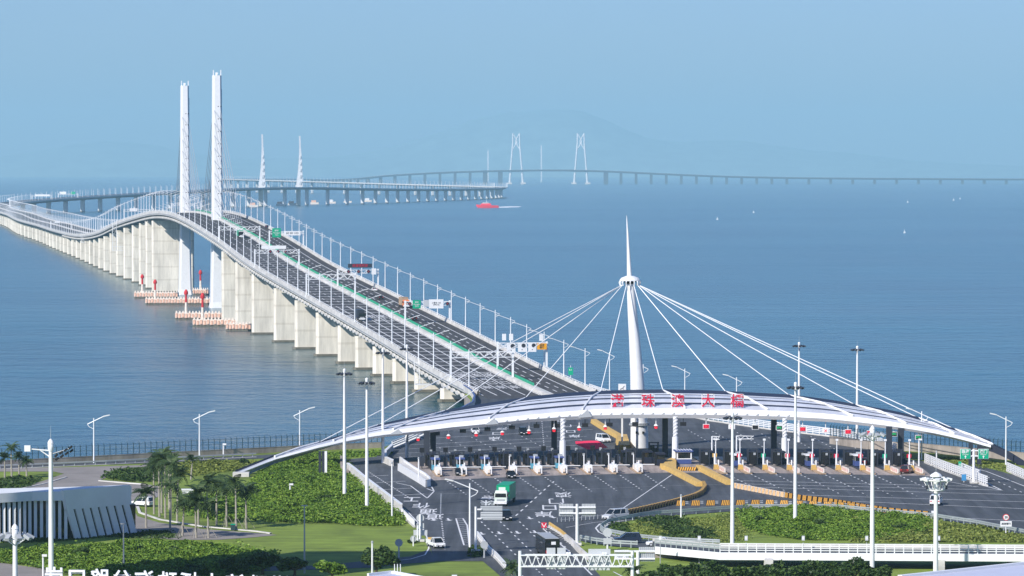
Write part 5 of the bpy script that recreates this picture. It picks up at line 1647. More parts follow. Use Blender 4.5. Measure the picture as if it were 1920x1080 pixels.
for y0, y1 in ((949, 958.5), (960, 975)):
    a, b = rel(901, y0, p), rel(942, y1, p); c = (a + b) / 2
    g = MB(); g.box((c.x, .3, c.z), (b.x - a.x, .1, a.z - b.z)); q = g.build('sign_board', 'boardback', t)
    for k in range(3):
        g = MB(); g.box((c.x, .2, a.z - (a.z - b.z) * (k + .5) / 3), ((b.x - a.x) * .99, .06, .08)); g.build('rib', 'grey', q)
for y in (955.5, 972.5):
    a, b = rel(890, y, p), rel(903, y, p); g = MB(); g.tube((a.x, .1, a.z), (b.x, .1, b.z), .15, .15, 6); g.build('bracket', 'white', t)
t, p, H = post_thing(788, 1015, 964, 'back_of_sign', 'white posted sign seen from behind with a round plate and a wide plate', 'road sign', .2)
g = MB(); g.lathe([(.68, 0), (.68, .08)], 18); o = g.build('round_plate', 'boardback', t, loc=(0, .32, H - .7)); o.rotation_euler = (math.pi / 2, 0, 0)
g = MB(); g.box((0, .28, H - 2.1), (1.3, .08, 1.0)); g.build('middle_plate', 'boardback', t)
g = MB(); g.box((0.02, .28, H - 3.25), (2.4, .08, .95)); g.build('lower_plate', 'boardback', t)
t, p, H = post_thing(1886, 1004, 965, 'speed_sign', 'round speed limit sign over a white plate by the right guardrail', 'road sign', .1, False)
g = MB(); g.lathe([(.58, 0), (.58, .06)], 20); o = g.build('red_rim', 'red', t, loc=(0, -.1, H - .45)); o.rotation_euler = (math.pi / 2, 0, 0)
g = MB(); g.lathe([(.46, 0), (.46, .06)], 20); o = g.build('disc', 'white', t, loc=(0, -.13, H - .45)); o.rotation_euler = (math.pi / 2, 0, 0)
text_part('lettering', '20', .55, 'black', t, (0, -.22, H - .45), bold=.01)
g = MB(); g.box((0, -.15, H - 1.6), (2.0, .08, .95)); q = g.build('plate', 'white', t); text_part('lettering', '减速慢行', .42, 'dark', q, (0, -.22, H - 1.6))
t, p, H = post_thing(1020, 991, 983, 'gore_sign', 'small red and white chevron board at the gore of the carriageway', 'road sign', .1, False)
g = MB(); g.box((0, -.12, .62), (.95, .08, .95)); q = g.build('board', 'signred', t)
g = MB()
for sg in (-1, 1): g.box((.2 * sg, -.18, .62), (.12, .04, .8), 0, 0, .5 * sg)
g.build('chevron', 'white', q)
t, p, H = post_thing(775, 1024, 1006, 'round_sign', 'round dark sign back standing on the grass at the lane mouth', 'road sign', .12, False)
g = MB(); g.lathe([(.55, 0), (.55, .06)], 18); o = g.build('round_plate', 'grey', t, loc=(0, .15, H - .4)); o.rotation_euler = (math.pi / 2, 0, 0)
t, p, H = post_thing(1196, 1090, 1034, 'back_of_sign', 'two tiered grey sign seen from behind beside the truss gantry', 'road sign', .3)
for x0, x1, y0, y1 in ((1152, 1180, 1031.5, 1037), (1152, 1180, 1038.5, 1049), (1198, 1228, 1026, 1035), (1198, 1228, 1037.5, 1053)):
    back_board(t, p, x0, y0, x1, y1, 8)
for y in (1034, 1048):
    a, b = rel(1152, y, p), rel(1228, y, p); g = MB(); g.tube((a.x, .05, a.z), (b.x, .05, b.z), .16, .16, 6); g.build('crossbar', 'white', t)
# truss gantry at the bottom
dG = 560
a, b = atd(975, 1040, dG), atd(1186, 1043, dG)
t = thing('truss_gantry', 'white lattice truss gantry with pale board backs over the bottom carriageway', 'gantry', (a.x, dG, Z0))
L = b.x - a.x; zt = a.z - Z0; hb = 1.75
g = MB()
for y in (0, 1.2):
    for z in (zt - .1, zt - hb): g.box((L / 2, y, z), (L, .16, .16))
    n = 14
    for k in range(n):
        x0, x1 = L * k / n, L * (k + .5) / n; x2 = L * (k + 1) / n
        g.tube((x0, y, zt - .1), (x1, y, zt - hb), .07, .07, 4); g.tube((x1, y, zt - hb), (x2, y, zt - .1), .07, .07, 4)
for k in range(15): g.tube((L * k / 14, 0, zt - .1), (L * k / 14, 1.2, zt - .1), .06, .06, 4)
g.build('truss', 'whitesteel', t)
for x in (0.0, L):
    g = MB(); g.tube((x, .6, 0), (x, .6, zt + .5), .28, .24, 10); g.build('post', 'whitesteel', t)
for x0, x1, y0, y1 in ((1025, 1041.5, 1029, 1069), (1045, 1061, 1029, 1069), (1103.5, 1145, 1031, 1071)):
    q0, q1 = atd(x0, y0, dG) - Vector((a.x, dG, Z0)), atd(x1, y1, dG) - Vector((a.x, dG, Z0))
    g = MB(); g.box(((q0.x + q1.x) / 2, 1.45, (q0.z + q1.z) / 2), (q1.x - q0.x, .12, q0.z - q1.z)); q = g.build('sign_board', 'boardback', t)
for x in (.42, .44, .74, .76):
    g = MB(); g.box((L * x, .6, zt + .15), (.35, .35, .35)); g.build('lamp', 'whitesteel', t)

# ================================================================ VEHICLES
def car(px, py, color, label, cat='car', kind='sedan', rz=None, deck=False, pos=None):
    if deck:
        s, u = deck_at(px, py); p = bp(s, u, 0.015); rz = heading(s) + (math.pi if rz else 0)
    else:
        p = at(px, py, 5.955); rz = (LROT if rz is None else rz)
    L, Wd, H = {'sedan': (4.6, 1.82, 1.45), 'suv': (4.8, 1.9, 1.75), 'van': (5.0, 1.95, 1.95), 'pickup': (5.2, 1.85, 1.7)}[kind]
    t = thing({'sedan': 'car', 'suv': 'car', 'van': 'van', 'pickup': 'pickup'}[kind], label, cat, p, rz)
    # +y is the front
    hy, hx = L / 2, Wd / 2
    belt = H * .57
    prof = {'sedan': [(-hy, .32), (-hy, .78), (-hy + .15, .95), (-hy + .75, belt + .08), (hy - 1.15, belt + .02), (hy - .12, .72), (hy, .5), (hy - .05, .3)],
            'suv': [(-hy, .36), (-hy, 1.0), (-hy + .08, belt + .05), (hy - 1.1, belt + .03), (hy - .1, .86), (hy, .55), (hy - .05, .34)],
            'van': [(-hy, .34), (-hy, 1.0), (-hy + .05, belt), (hy - .9, belt), (hy - .1, .84), (hy, .5), (hy - .05, .32)],
            'pickup': [(-hy, .5), (-hy, .9), (hy - 1.2, .95), (hy - .2, .9), (hy, .55), (hy - .05, .35)]}[kind]
    g = MB(); rings = []
    for x, k in ((-hx, .86), (-hx + .06, 1), (hx - .06, 1), (hx, .86)):
        cz = .6
        rings.append([Vector((x, y * (.985 if k < 1 else 1), cz + (z - cz) * (k if z > cz else 1))) for y, z in prof])
    g.sweep(rings, closed=True); g.build('body', color, t)
    cab = {'sedan': (-hy + .55, -hy + 1.35, hy - 2.35, hy - 1.25), 'suv': (-hy + .08, -hy + .4, hy - 2.2, hy - 1.2), 'van': (-hy + .06, -hy + .25, hy - 1.75, hy - .85), 'pickup': (-.2, 0.1, hy - 1.6, hy - .9)}[kind]
    b0, r0, r1, b1 = cab; zb = belt + .02
    if kind == 'pickup': zb = .95
    wb, wt = hx - .05, hx - .24
    g = MB(); vs = [(-wb, b0, zb), (wb, b0, zb), (wb, b1, zb), (-wb, b1, zb), (-wt, r0, H - .05), (wt, r0, H - .05), (wt, r1, H - .05), (-wt, r1, H - .05)]
    g.add(vs, [(0, 1, 5, 4), (1, 2, 6, 5), (2, 3, 7, 6), (3, 0, 4, 7), (4, 5, 6, 7)]); g.build('window', 'glass', t)
    g = MB(); e = .03
    g.box((0, (r0 + r1) / 2, H), (wt * 2 + .08, r1 - r0 + .12, .09))
    for sx in (-1, 1):
        for (yb_, yr) in ((b0, r0), (b1, r1), ((b0 + b1) / 2, (r0 + r1) / 2)):
            g.tube((sx * wb, yb_, zb), (sx * (wt + .01), yr, H), .05, .05, 4)
        if kind in ('van', 'suv'): g.box((sx * (wb - .02), (b0 + r0) / 2 + .4, (zb + H) / 2), (.08, .5, (H - zb) * .9))
    g.build('roof', color, t)
    wm = MB(); wm.lathe([(.2, -.11), (.33, -.11), (.33, .11), (.2, .11)], 12); wmesh = wm.mesh('wheel', 'tyre')
    rm = MB(); rm.lathe([(.2, -.115), (.2, .115)], 10); rmesh = rm.mesh('rim', 'grey')
    for sx in (-1, 1):
        for y in (-hy + .85, hy - .9):
            o = obj('wheel', wmesh, t, (sx * (hx - .1), y, .33)); o.rotation_euler = (0, math.pi / 2, 0)
            obj('rim', rmesh, o)
    for sx in (-1, 1):
        g = MB(); g.box((sx * (hx - .3), hy - .05, .66), (.42, .12, .16)); g.build('headlight', 'lamp', t)
        g = MB(); g.box((sx * (hx - .25), -hy + .02, .85), (.34, .1, .18)); g.build('taillight', 'red', t)
    g = MB(); g.box((0, hy + .0, .45), (1.0, .06, .2)); g.build('grille', 'black', t)
    g = MB(); g.box((0, hy + .03, .42), (.45, .03, .14)); g.build('number_plate', 'white', t)
    for sx in (-1, 1):
        g = MB(); g.box((sx * (hx + .08), b1 - .35, zb + .08), (.2, .12, .14)); g.build('mirror', color, t)
    if kind == 'pickup':
        g = MB()
        for sx in (-1, 1): g.box((sx * (hx - .06), -hy + 1.2, 1.1), (.08, 2.3, .4))
        g.box((0, -hy + .06, 1.1), (Wd, .08, .4)); g.box((0, -hy + 1.2, .93), (Wd - .1, 2.3, .05)); g.build('load_bed', color, t)
        g = MB(); g.box((0, -hy + 1.2, 1.25), (1.3, 1.8, .55)); g.build('load', 'yellow', t)
    return t
def paint(n, c, r=.25):
    if n not in M: M[n] = mat(n, c, r, spec=.6)
    return n
K_BLACK = paint('black_car_paint', (.012, .013, .015)); K_WHITE = paint('white_car_paint', (.78, .78, .78)); K_SILVER = paint('silver_car_paint', (.5, .52, .55))
K_RED = paint('maroon_car_paint', (.10, .02, .02)); K_NAVY = paint('navy_car_paint', (.02, .03, .06))
F_ = LROT + math.pi        # facing the camera
car(862, 891, K_BLACK, 'black car leaving the second toll lane towards the camera', 'car', 'sedan', F_)
car(958, 896, K_BLACK, 'dark car on the apron right behind the green truck', 'car', 'sedan', F_)
car(949, 975, K_BLACK, 'black car half hidden behind the grey cantilever sign', 'car', 'suv', F_)
car(1154, 974, K_SILVER, 'silver white van turning at the end of the curved barrier blocks', 'van', 'van', R(128))
car(1176, 1018, K_NAVY, 'dark blue car on the loop road beside the round-backed sign pole', 'car', 'suv', R(95))
car(1237, 1024, K_WHITE, 'white car on the loop road behind the ramp railing', 'car', 'sedan', R(82))
car(1755, 946, K_WHITE, 'white van crossing the right hand lanes behind a high mast', 'van', 'van', R(-12))
car(1700, 887, K_RED, 'dark red car at the last toll lane on the right', 'car', 'suv', R(-18))
car(891, 812, K_WHITE, 'white car under the canopy beyond the left toll booths', 'car', 'sedan', F_)
car(981, 815, K_BLACK, 'black car under the canopy beyond the toll booths, near painted characters', 'car', 'suv', F_)
car(1131, 829, K_WHITE, 'white box van parked beside the yellow wall left of the mast', 'van', 'van', F_ + .3)
car(817, 1026, K_WHITE, 'white pickup with a yellow load at the edge of the shaded lane', 'pickup', 'pickup', R(200))
car(1425, 1046, K_BLACK, 'black car on the ramp seen through the white railing', 'car', 'suv', R(90))
car(1620, 886 - 15, K_RED, 'maroon car waiting in the shade between right toll islands', 'car', 'sedan', LROT)
car(701, 546, K_WHITE, 'white car on the right carriageway of the bridge ramp', 'car', 'sedan', 0, True)
car(713, 561, K_BLACK, 'black car following the white car on the bridge ramp', 'car', 'sedan', 0, True)
car(774, 601, K_BLACK, 'black car passing under the gantry with the green sign', 'car', 'suv', 0, True)
car(743, 591, K_WHITE, 'white car by the green strip at the gantry post', 'car', 'sedan', 0, True)
car(500, 428, K_NAVY, 'dark car near the crest on the right carriageway', 'car', 'sedan', 0, True)
car(486, 468, K_BLACK, 'black car beneath the gantry with red crosses', 'car', 'suv', 1, True)

def truck(px, py, box, cab, label, deck=False, rz=F_, L=10.5, boxtop=None, cargo=True):
    if deck:
        s, u = deck_at(px, py); p = bp(s, u, .015); rz = heading(s) + math.pi
    else: p = at(px, py, 5.955)
    t = thing('truck', label, 'truck', p, rz)
    W2 = 1.25
    g = MB(); g.box((0, -L / 2 + .6, 2.35), (2.5, L - 1.2, 2.9)); g.build('cargo_box', box, t)
    g = MB(); g.box((0, -L / 2 + .6, 3.82), (2.54, L - 1.1, .06)); g.build('box_roof', boxtop or box, t)
    g = MB(); g.box((0, 2.2, 1.55), (2.4, 1.9, 2.0)); g.box((0, 2.1, 2.75), (2.3, 1.5, .5), taper=(.9, .75)); g.build('cab', cab, t)
    g = MB(); g.add([(-1.1, 3.17, 1.75), (1.1, 3.17, 1.75), (1.02, 3.17, 2.5), (-1.02, 3.17, 2.5)], [(0, 1, 2, 3)])
    for sx in (-1, 1): g.add([(sx * 1.215, 2.3, 1.75), (sx * 1.215, 3.05, 1.75), (sx * 1.215, 2.95, 2.4), (sx * 1.215, 2.3, 2.4)], [(0, 1, 2, 3) if sx > 0 else (3, 2, 1, 0)])
    g.build('windscreen', 'glass', t)
    g = MB(); g.box((0, 3.18, .75), (2.3, .12, .5)); g.build('bumper', 'white', t)
    g = MB(); g.box((0, 3.2, 1.25), (1.5, .06, .32)); g.build('grille', 'grey', t)
    for sx in (-1, 1):
        g = MB(); g.box((sx * .85, 3.25, .8), (.4, .06, .2)); g.build('headlight', 'lamp', t)
        g = MB(); g.box((sx * 1.4, 2.9, 2.2), (.2, .15, .6)); g.build('mirror', 'black', t)
    wm = MB(); wm.lathe([(.3, -.15), (.5, -.15), (.5, .15), (.3, .15)], 12); wme = wm.mesh('wheel', 'tyre')
    for sx in (-1, 1):
        for y in (2.2, -L + 3.0, -L + 1.8):
            o = obj('wheel', wme, t, (sx * 1.08, y, .5)); o.rotation_euler = (0, math.pi / 2, 0)
    g = MB(); g.box((0, -L / 2 + 1.5, .8), (1.0, L - 1, .3)); g.build('chassis', 'black', t)
    return t
t = truck(943, 947, 'truckgreen', 'truckcab', 'green box truck with a pale cab driving towards the camera', rz=math.pi - .14, L=10)
g = MB(); g.box((0, 1.17, 3.25), (1.3, .06, .55)); g.build('white_plate', 'truckcab', t)
t = truck(452, 446, 'truckgreen', 'black', 'green box truck climbing down the left carriageway near the crest', True, L=11)
g = MB(); g.box((0, 1.17, 2.8), (2.2, .06, 1.0)); g.build('white_plate', 'white', t)
truck(677, 602, 'dark', 'black', 'dark lorry on the left carriageway of the ramp', True, L=10)
truck(760, 576, 'kerbtan', 'orange', 'brownish orange lorry behind the green gantry sign', True, L=8)
# bus at the bottom
p = at(1036, 1046, 5.96)
t = thing('bus', 'black coach seen from behind under the truss gantry', 'bus', p, R(8))
g = MB(); g.box((0, 5.5, 1.75), (2.5, 11, 2.8), taper=(.95, .995)); g.build('body', K_BLACK, t)
g = MB(); g.box((0, 5.5, 3.19), (2.2, 10.6, .1)); g.build('roof', 'grey', t)
g = MB(); g.box((0, -.04, 2.35), (2.1, .06, .9)); g.build('rear_window', 'glass', t)
g = MB()
for k in range(7):
    for sx in (-1, 1): g.box((sx * 1.235, .9 + 1.5 * k, 2.2), (.05, 1.3, .9))
g.build('side_window', 'glass', t)
g = MB(); g.box((.15, -.1, 2.45), (.75, .04, .5)); g.build('notice', 'white', t)
for sx in (-1, 1):
    g = MB(); g.box((sx * 1.0, -.03, 1.0), (.25, .06, .5)); g.build('taillight', 'red', t)
wm = MB(); wm.lathe([(.3, -.15), (.5, -.15), (.5, .15), (.3, .15)], 12); wme = wm.mesh('wheel', 'tyre')
for sx in (-1, 1):
    for y in (2.4, 8.6):
        o = obj('wheel', wme, t, (sx * 1.1, y, .5)); o.rotation_euler = (0, math.pi / 2, 0)
# red and blue loads under the canopy: the red tarpaulin beyond the booths
p = at(1108, 843)
t = thing('red_awning', 'bright red folded awning beyond the toll booths left of the mast', 'awning', p, LROT)
g = MB(); g.add([(-3.6, 0, 1.5), (2.6, 0, 1.5), (4.0, 0.5, .4), (1.2, -2.4, .3), (-1.0, -2.0, .2), (-3.4, -.8, 1.2), (0, 2.2, 1.9), (-3.4, 2.0, 1.8), (1.6, 2.0, 1.9)], [(0, 5, 4), (0, 4, 3, 1), (1, 3, 2), (7, 0, 1, 8), (6, 7, 8)])
g.build('sheet', 'awning', t)
g = MB()
for x in (-3, 0, 3): g.tube((x, .4, 0), (x, .4, 1.4), .08, .08, 4)
g.build('pole', 'grey', t)

# ================================================================ BOATS
p = at(914, 389.5, 0)
t = thing('red_ship', 'red rescue ship with white superstructure crossing the sea', 'ship', p, 0)
L = 44 
g = MB(); rings = []
for x, w, zt, zb in ((-L / 2, 1.0, 6.2, 3), (-L * .42, 6, 6.0, .3), (-L * .2, 9.5, 5.4, -.5), (L * .2, 10, 4.8, -.5), (L * .46, 9.5, 4.4, -.5), (L / 2, 8.5, 4.2, 0)):
    rings.append([Vector((x, -w / 2 * .8, zb)), Vector((x, -w / 2, zt)), Vector((x, w / 2, zt)), Vector((x, w / 2 * .8, zb))])
g.sweep(rings, closed=True); g.build('hull', 'boatred', t)
g = MB(); g.box((-3, 0, 6.8), (22, 8, 3.6), taper=(.8, .85)); g.build('deckhouse', 'boatred', t)
g = MB(); g.box((-4, 0, 9.6), (13, 7, 2.2), taper=(.85, .85)); g.build('bridge_deck', 'foam', t)
g = MB(); g.box((-4, 0, 9.7), (13.2, 7.1, .8)); g.build('window_band', 'glass', t)
g = MB(); g.tube((-2, 0, 10.5), (-2, 0, 17), .4, .2, 5); g.tube((-2, -2, 14), (-2, 2, 14), .25, .25, 4); g.build('radar_mast', 'foam', t)
m = MB()
pts = [at(934, 387.8, .02), at(950, 386.9, .02), at(978, 386.9, .02), at(972, 388.4, .02), at(950, 389.2, .02), at(935, 389.4, .02)]
m.poly([q for q in reversed(pts)]); struct(m.build('wake', 'foam'), 'stuff')
for i, (x, y, h) in enumerate(((1345, 412, 7), (1413, 399, 6), (1696, 437, 8), (1702, 380, 6), (1788, 376, 6), (1800, 373.5, 5))):
    p = at(x, y, 0); k = p.y / F
    t = thing('sail_boat', ('small white boat, lowest on the open water left of centre right', 'tiny white boat right of and beyond the first small boat', 'small white boat nearest the right edge, low on the sea', 'tiny far boat above the small boat on the right', 'tiny far boat near the right horizon, left of two', 'tiny far boat near the right horizon, right of two')[i], 'boat', p, .4)
    H = h * k
    g = MB(); g.sweep([[Vector((xx, -w, 0)), Vector((xx, -w * 1.2, H * .18)), Vector((xx, w * 1.2, H * .18)), Vector((xx, w, 0))] for xx, w in ((-H * .3, .02), (-H * .1, H * .09), (H * .3, H * .08))], closed=True); g.build('hull', 'foam', t)
    g = MB(); g.box((0, 0, H * .35), (H * .22, H * .14, H * .36)); g.build('cabin', 'foam', t)
    g = MB(); g.tube((0, 0, H * .5), (0, 0, H), H * .035, H * .02, 5); g.build('boat_mast', 'foam', t)
for x, y0, lab in ((915, 281, 'faint slim tower far behind the long bridge, left one'), (1015, 272, 'faint slim tower far behind the bridge between the knot pylons')):
    d = 27500; q = atd(x, y0, d)
    t = thing('distant_tower', lab, 'tower', (q.x, d, 0), 0, 'faint towers beyond the bridge')
    w = 2.4 * d / F
    g = MB(); g.box((0, 0, q.z / 2 - 6), (w, w, q.z - 12)); g.build('shaft', 'white', t)
    g = MB(); g.box((0, 0, q.z - 6), (w * .6, w * .6, 12)); g.build('crown', 'white', t)
# ================================================================ SHORE FENCES AND WALLS
def sec_fence(pts, label, wallmat='wallstone', step=1.48, h=2.4, wh=1.2):
    c = Vector((*pts[0], Z0 - .1))
    w = thing('shore_wall', label[1], 'wall', c)
    t = thing('security_fence', label[0], 'fence', c + Vector((0, 0, wh)))
    mw_ = MB(); mr = MB(); mn = MB(); pm = None
    for a, b in zip(pts[:-1], pts[1:]):
        A, B = Vector((*a, c.z)), Vector((*b, c.z)); d = B - A; L = d.length; rz = math.atan2(d.y, d.x); mid = (A + B) / 2 - c
        mw_.box((mid.x, mid.y, wh / 2), (L, .5, wh), rz)
        for z in (.1, h * .55, h): mr.box((mid.x, mid.y, z), (L, .05, .05), rz)
        n = int(L / .22)
        for k in range(0):
            pass
        n = int(L / step)
        for k in range(n):
            if pm is None:
                g = MB(); g.box((0, 0, h / 2 + .05), (.11, .11, h + .1)); g.tube((0, 0, h), (0, .35, h + .45), .05, .04, 4); pm = g.mesh('fence_post', 'fence')
            obj('fence_post', pm, t, A + d * (k / n) - c, rz)
            # mesh infill as thin vertical wires
            for j in range(1, 7):
                q = A + d * ((k + j / 7) / n) - c
                mn.box((q.x, q.y, h / 2), (.012, .012, h), rz)
    mw_.build('wall_body', wallmat, w); 
    mr.build('rails', 'fence', t); struct(mn.build('wire_mesh', 'fence', t), 'stuff')
    g = MB(); A, B = Vector((*pts[0], 0)), Vector((*pts[-1], 0))
    for a, b in zip(pts[:-1], pts[1:]):
        A, B = Vector((*a, c.z)), Vector((*b, c.z)); d = B - A; mid = (A + B) / 2 - c
        g.box((mid.x, mid.y, wh + .05), (d.length, .6, .1), math.atan2(d.y, d.x))
    g.build('coping', 'wallstone', w)
sec_fence([(-126, 823.5), (-111, 834), (-44.2, 883), (-30, 891)], ('dark green security fence along the left shore', 'stained low sea wall under the left shore fence'))
sec_fence([(75, 903), (82.5, 885), (91.5, 880), (113.5, 848.2), (128, 834)], ('dark green security fence along the right shore', 'tan sea wall under the right shore fence'), wh=1.9)
railing('shore_guardrail', [(-20, 880.5), (200, 871), (330, 864), (480, 857)], 'low dark guardrail along the inland side of the shore road', h=.8, rails=1, post=2.5, material='grey', bar=.25, base=.1)

# ================================================================ SLATTED BUILDING ON THE LEFT
def zz(py, d): return atd(0, py, d).z
d0 = 672
t = thing('slatted_building', 'low white building with slanted slab wall and vertical fins on the left', 'building', (-70, d0, Z0 - .1))
Zr = zz(917, d0) - Z0 + .1
def lx(px, d): return (px - 960) * d / F + 70
# roof outline in plan (local coordinates)
fin_a, fin_b = Vector((lx(-60, 668), -14, 0)), Vector((lx(124, 668), -3, 0))
slabA, slabB = Vector((lx(126, 668), -5.0, 0)), Vector((lx(243, 676), 6, 0))
roof = [(fin_a.x, fin_a.y), (lx(60, 668), -5.5), (slabA.x, slabA.y), (slabB.x, slabB.y), (slabB.x - 1, 9), (slabA.x, 5), (fin_a.x, 0)]
g = MB(); g.prism(roof, Zr - 1.6, Zr); g.build('roof', 'building', t)
g = MB(); g.prism([(fin_a.x, fin_a.y + 2.4), (lx(60, 668), -3.4), (slabA.x - .2, slabA.y + 2.2), (slabB.x - 1.5, slabB.y + 1.2), (slabB.x - 2.0, 8.4), (slabA.x, 4.6), (fin_a.x + .2, -.4)], 0, Zr - 1.6); g.build('glass_wall', 'glass', t)
fm = None
P3 = [Vector((fin_a.x, fin_a.y + .5, 0)), Vector((lx(60, 668), -4.7, 0)), Vector((slabA.x - .4, slabA.y + .8, 0))]
n = 20
for k in range(n):
    l0, l1 = (P3[1] - P3[0]).length, (P3[2] - P3[1]).length
    s_ = (l0 + l1) * k / (n - 1); i = 0 if s_ <= l0 else 1
    q = P3[i].lerp(P3[i + 1], (s_ / l0) if i == 0 else (s_ - l0) / l1)
    if fm is None:
        g = MB(); g.box((0, .5, (Zr - 1.6) / 2), (.55, 1.3, Zr - 1.6)); fm = g.mesh('fin', 'building')
    obj('fin', fm, t, q, .12)
# leaning slab wall: posts with slots between them
D = (slabB - slabA); ns = 8
lean = 2.0
for k in range(ns):
    a = slabA + D * (k / ns); b = slabA + D * ((k + .74) / ns)
    g = MB(); nn = Vector((D.y, -D.x, 0)).normalized() * .5
    top, bot = Zr - 3.2, 0.0
    off = Vector((D.x, D.y, 0)).normalized() * lean * .9
    vs = []
    for z, o in ((bot, off), (top, Vector((0, 0, 0)))):
        for q in (a, b):
            w = q + o + Vector((0, 0, z)); vs.append(w)
        for q in (b, a): vs.append(q + o + Vector((0, 0, z)) - nn)
    g.add(vs, [(3, 2, 1, 0), (4, 5, 6, 7), (0, 1, 5, 4), (1, 2, 6, 5), (2, 3, 7, 6), (3, 0, 4, 7)]); g.build('slab_post', 'building', t)
g = MB(); nn = Vector((D.y, -D.x, 0)).normalized()
a, b = slabA - D * .005 + nn * .01, slabB + nn * .01
offd = Vector((D.x, D.y, 0)).normalized() * -0.9
vs = [a + Vector((0, 0, Zr - 3.2)), b + Vector((0, 0, Zr - 3.2)), b + offd * .3 + Vector((0, 0, Zr + .25)), a + offd + Vector((0, 0, Zr + .25))]
vs2 = [v - nn * .8 for v in vs]
g.add(vs + vs2, [(0, 1, 2, 3), (7, 6, 5, 4), (0, 4, 5, 1), (1, 5, 6, 2), (2, 6, 7, 3), (3, 7, 4, 0)]); g.build('slab_head', 'building', t)
g = MB(); g.prism([(slabA.x + .6, slabA.y + 1.2), (slabB.x + .6, slabB.y + 1.0), (slabB.x, slabB.y + 1.6), (slabA.x, slabA.y + 2)], 0, Zr - 3.2); g.build('inner_glass', 'glass', t)
# unseen blocks added off-frame, placed and sized to cast the shade bands
def block(name, label, x0, x1, y0, y1, h):
    t = thing(name, label, 'building', ((x0 + x1) / 2, (y0 + y1) / 2, Z0 - .1))
    w, d = x1 - x0, y1 - y0
    g = MB(); g.box((0, 0, h / 2), (w, d, h)); g.build('wall', 'building', t)
    g = MB(); g.box((0, 0, h + .3), (w + 1, d + 1, .6)); g.build('roof', 'grey', t)
    g = MB()
    for k in range(int(h / 4)): g.box((0, 0, 2.2 + 4 * k), (w + .06, d + .06, 1.8))
    g.build('window', 'glass', t)
block('shade_block', 'unseen slim block left of the frame, added to shade the slatted building', -130, -120, 606, 612, 68)
block('shade_tower', 'unseen pale block left of the frame, added to shade the bottom lawn', -112, -78, 549, 555, 83)
# port building in the foreground: roof corner at bottom right, roof sign at bottom left
q0, q1 = atd(1684, 1081, 344), atd(1925, 1054.5, 356)
t = thing('port_building', 'white roof corner of the port building at the bottom right', 'building', (q0.x, q0.y, Z0 - .1))
zr = (q0.z + q1.z) / 2 - Z0 + .1
e = Vector((q1.x - q0.x, q1.y - q0.y, 0)); bk = Vector((14, -40, 0))
pl = [Vector((0, 0, 0)), bk, e * 1.6 + bk, e * 1.6]
g = MB(); g.prism([(q.x, q.y) for q in pl], zr - .9, zr - .12); g.build('roof_slab', 'portroof', t)
g = MB(); nn = Vector((-e.y, e.x, 0)).normalized()
g.prism([(q.x, q.y) for q in (nn * .05, e * 1.6 + nn * .05, e * 1.6 - nn * .45, -nn * .45)][::-1], zr - 1.0, zr + .12); g.build('parapet', 'white', t)
g = MB(); g.prism([(q.x, q.y) for q in (bk * .1, bk, e * 1.55 + bk, e * 1.55 + bk * .1)], 0, zr - .9); g.build('wall', 'building', t)
t = thing('sign_building', 'low roofed port hall whose roof sign shows at the bottom left', 'building', (-38, 390, Z0 - .1))
g = MB(); g.box((0, 0, 9.8), (60, 16, 19.6)); g.build('wall', 'building', t)
g = MB(); g.box((0, 0, 19.9), (61, 17, .6)); g.build('roof', 'grey', t)
ds = 396
zc = atd(100, 1081, ds).z
for i, ch in enumerate('岸口路公海珠桥大澳珠港'):
    px = 102 + 42.2 * i
    c = atd(px, 1082.5 + 1.7 * i, ds)
    u = thing('roof_character', f'white roof sign character {ch} seen from behind, {ordn(i)} from the left', 'sign', c, 0, 'white roof characters at bottom left')
    text_part('glyph', ch, 2.15, 'white', u, (0, 0, -.1), rot=(math.pi / 2, 0, math.pi), depth=.25, bold=.03)
    g = MB(); zb = (Z0 - .1 + 20.2) - c.z
    for x in (-.6, .6): g.tube((x, .3, .7), (x, .3, zb), .07, .07, 4)
    for z in (-.7, .5): g.tube((-.9, .3, z), (.9, .3, z), .05, .05, 4)
    g.build('frame', 'white', u)
# roof parapet in the bottom middle
c0 = atd(690, 1078, 430)
t = thing('roof_terrace', 'low white roof edge with small posts at the bottom middle', 'roof', (c0.x, c0.y, Z0 - .1))
zt = c0.z - Z0 + .1
e1 = atd(735, 1074, 433) - c0; e2 = atd(820, 1077, 424) - c0
g = MB(); g.prism([(0, 0), (e2.x + 2, -8), (e2.x, e2.y), (e1.x, e1.y)][::-1], zt - .6, zt - .1); g.build('roof', 'portroof', t)
g = MB()
for a, b in (((0, 0), (e1.x, e1.y)), ((e1.x, e1.y), (e2.x, e2.y))):
    d = Vector((b[0] - a[0], b[1] - a[1], 0)); g.box(((a[0] + b[0]) / 2, (a[1] + b[1]) / 2, zt), (d.length, .3, .35), math.atan2(d.y, d.x))
g.build('parapet', 'white', t)
g = MB(); g.prism([(.3, -.4), (e2.x + 1, -7.6), (e2.x - .4, e2.y - .4), (e1.x, e1.y - .5)][::-1], 0, zt - .6); g.build('wall', 'building', t)
for x in (740, 745.5, 751):
    q = atd(x, 1074, 433) - c0; g = MB(); g.tube((q.x, q.y - .3, zt), (q.x, q.y - .3, zt + .95), .05, .05, 5); g.build('vent_post', 'white', t)
g = MB(); q = atd(852, 1076, 428) - c0; g.box((q.x, q.y, zt - .3), (.6, .6, 1.0)); g.build('roof_box', 'white', t)

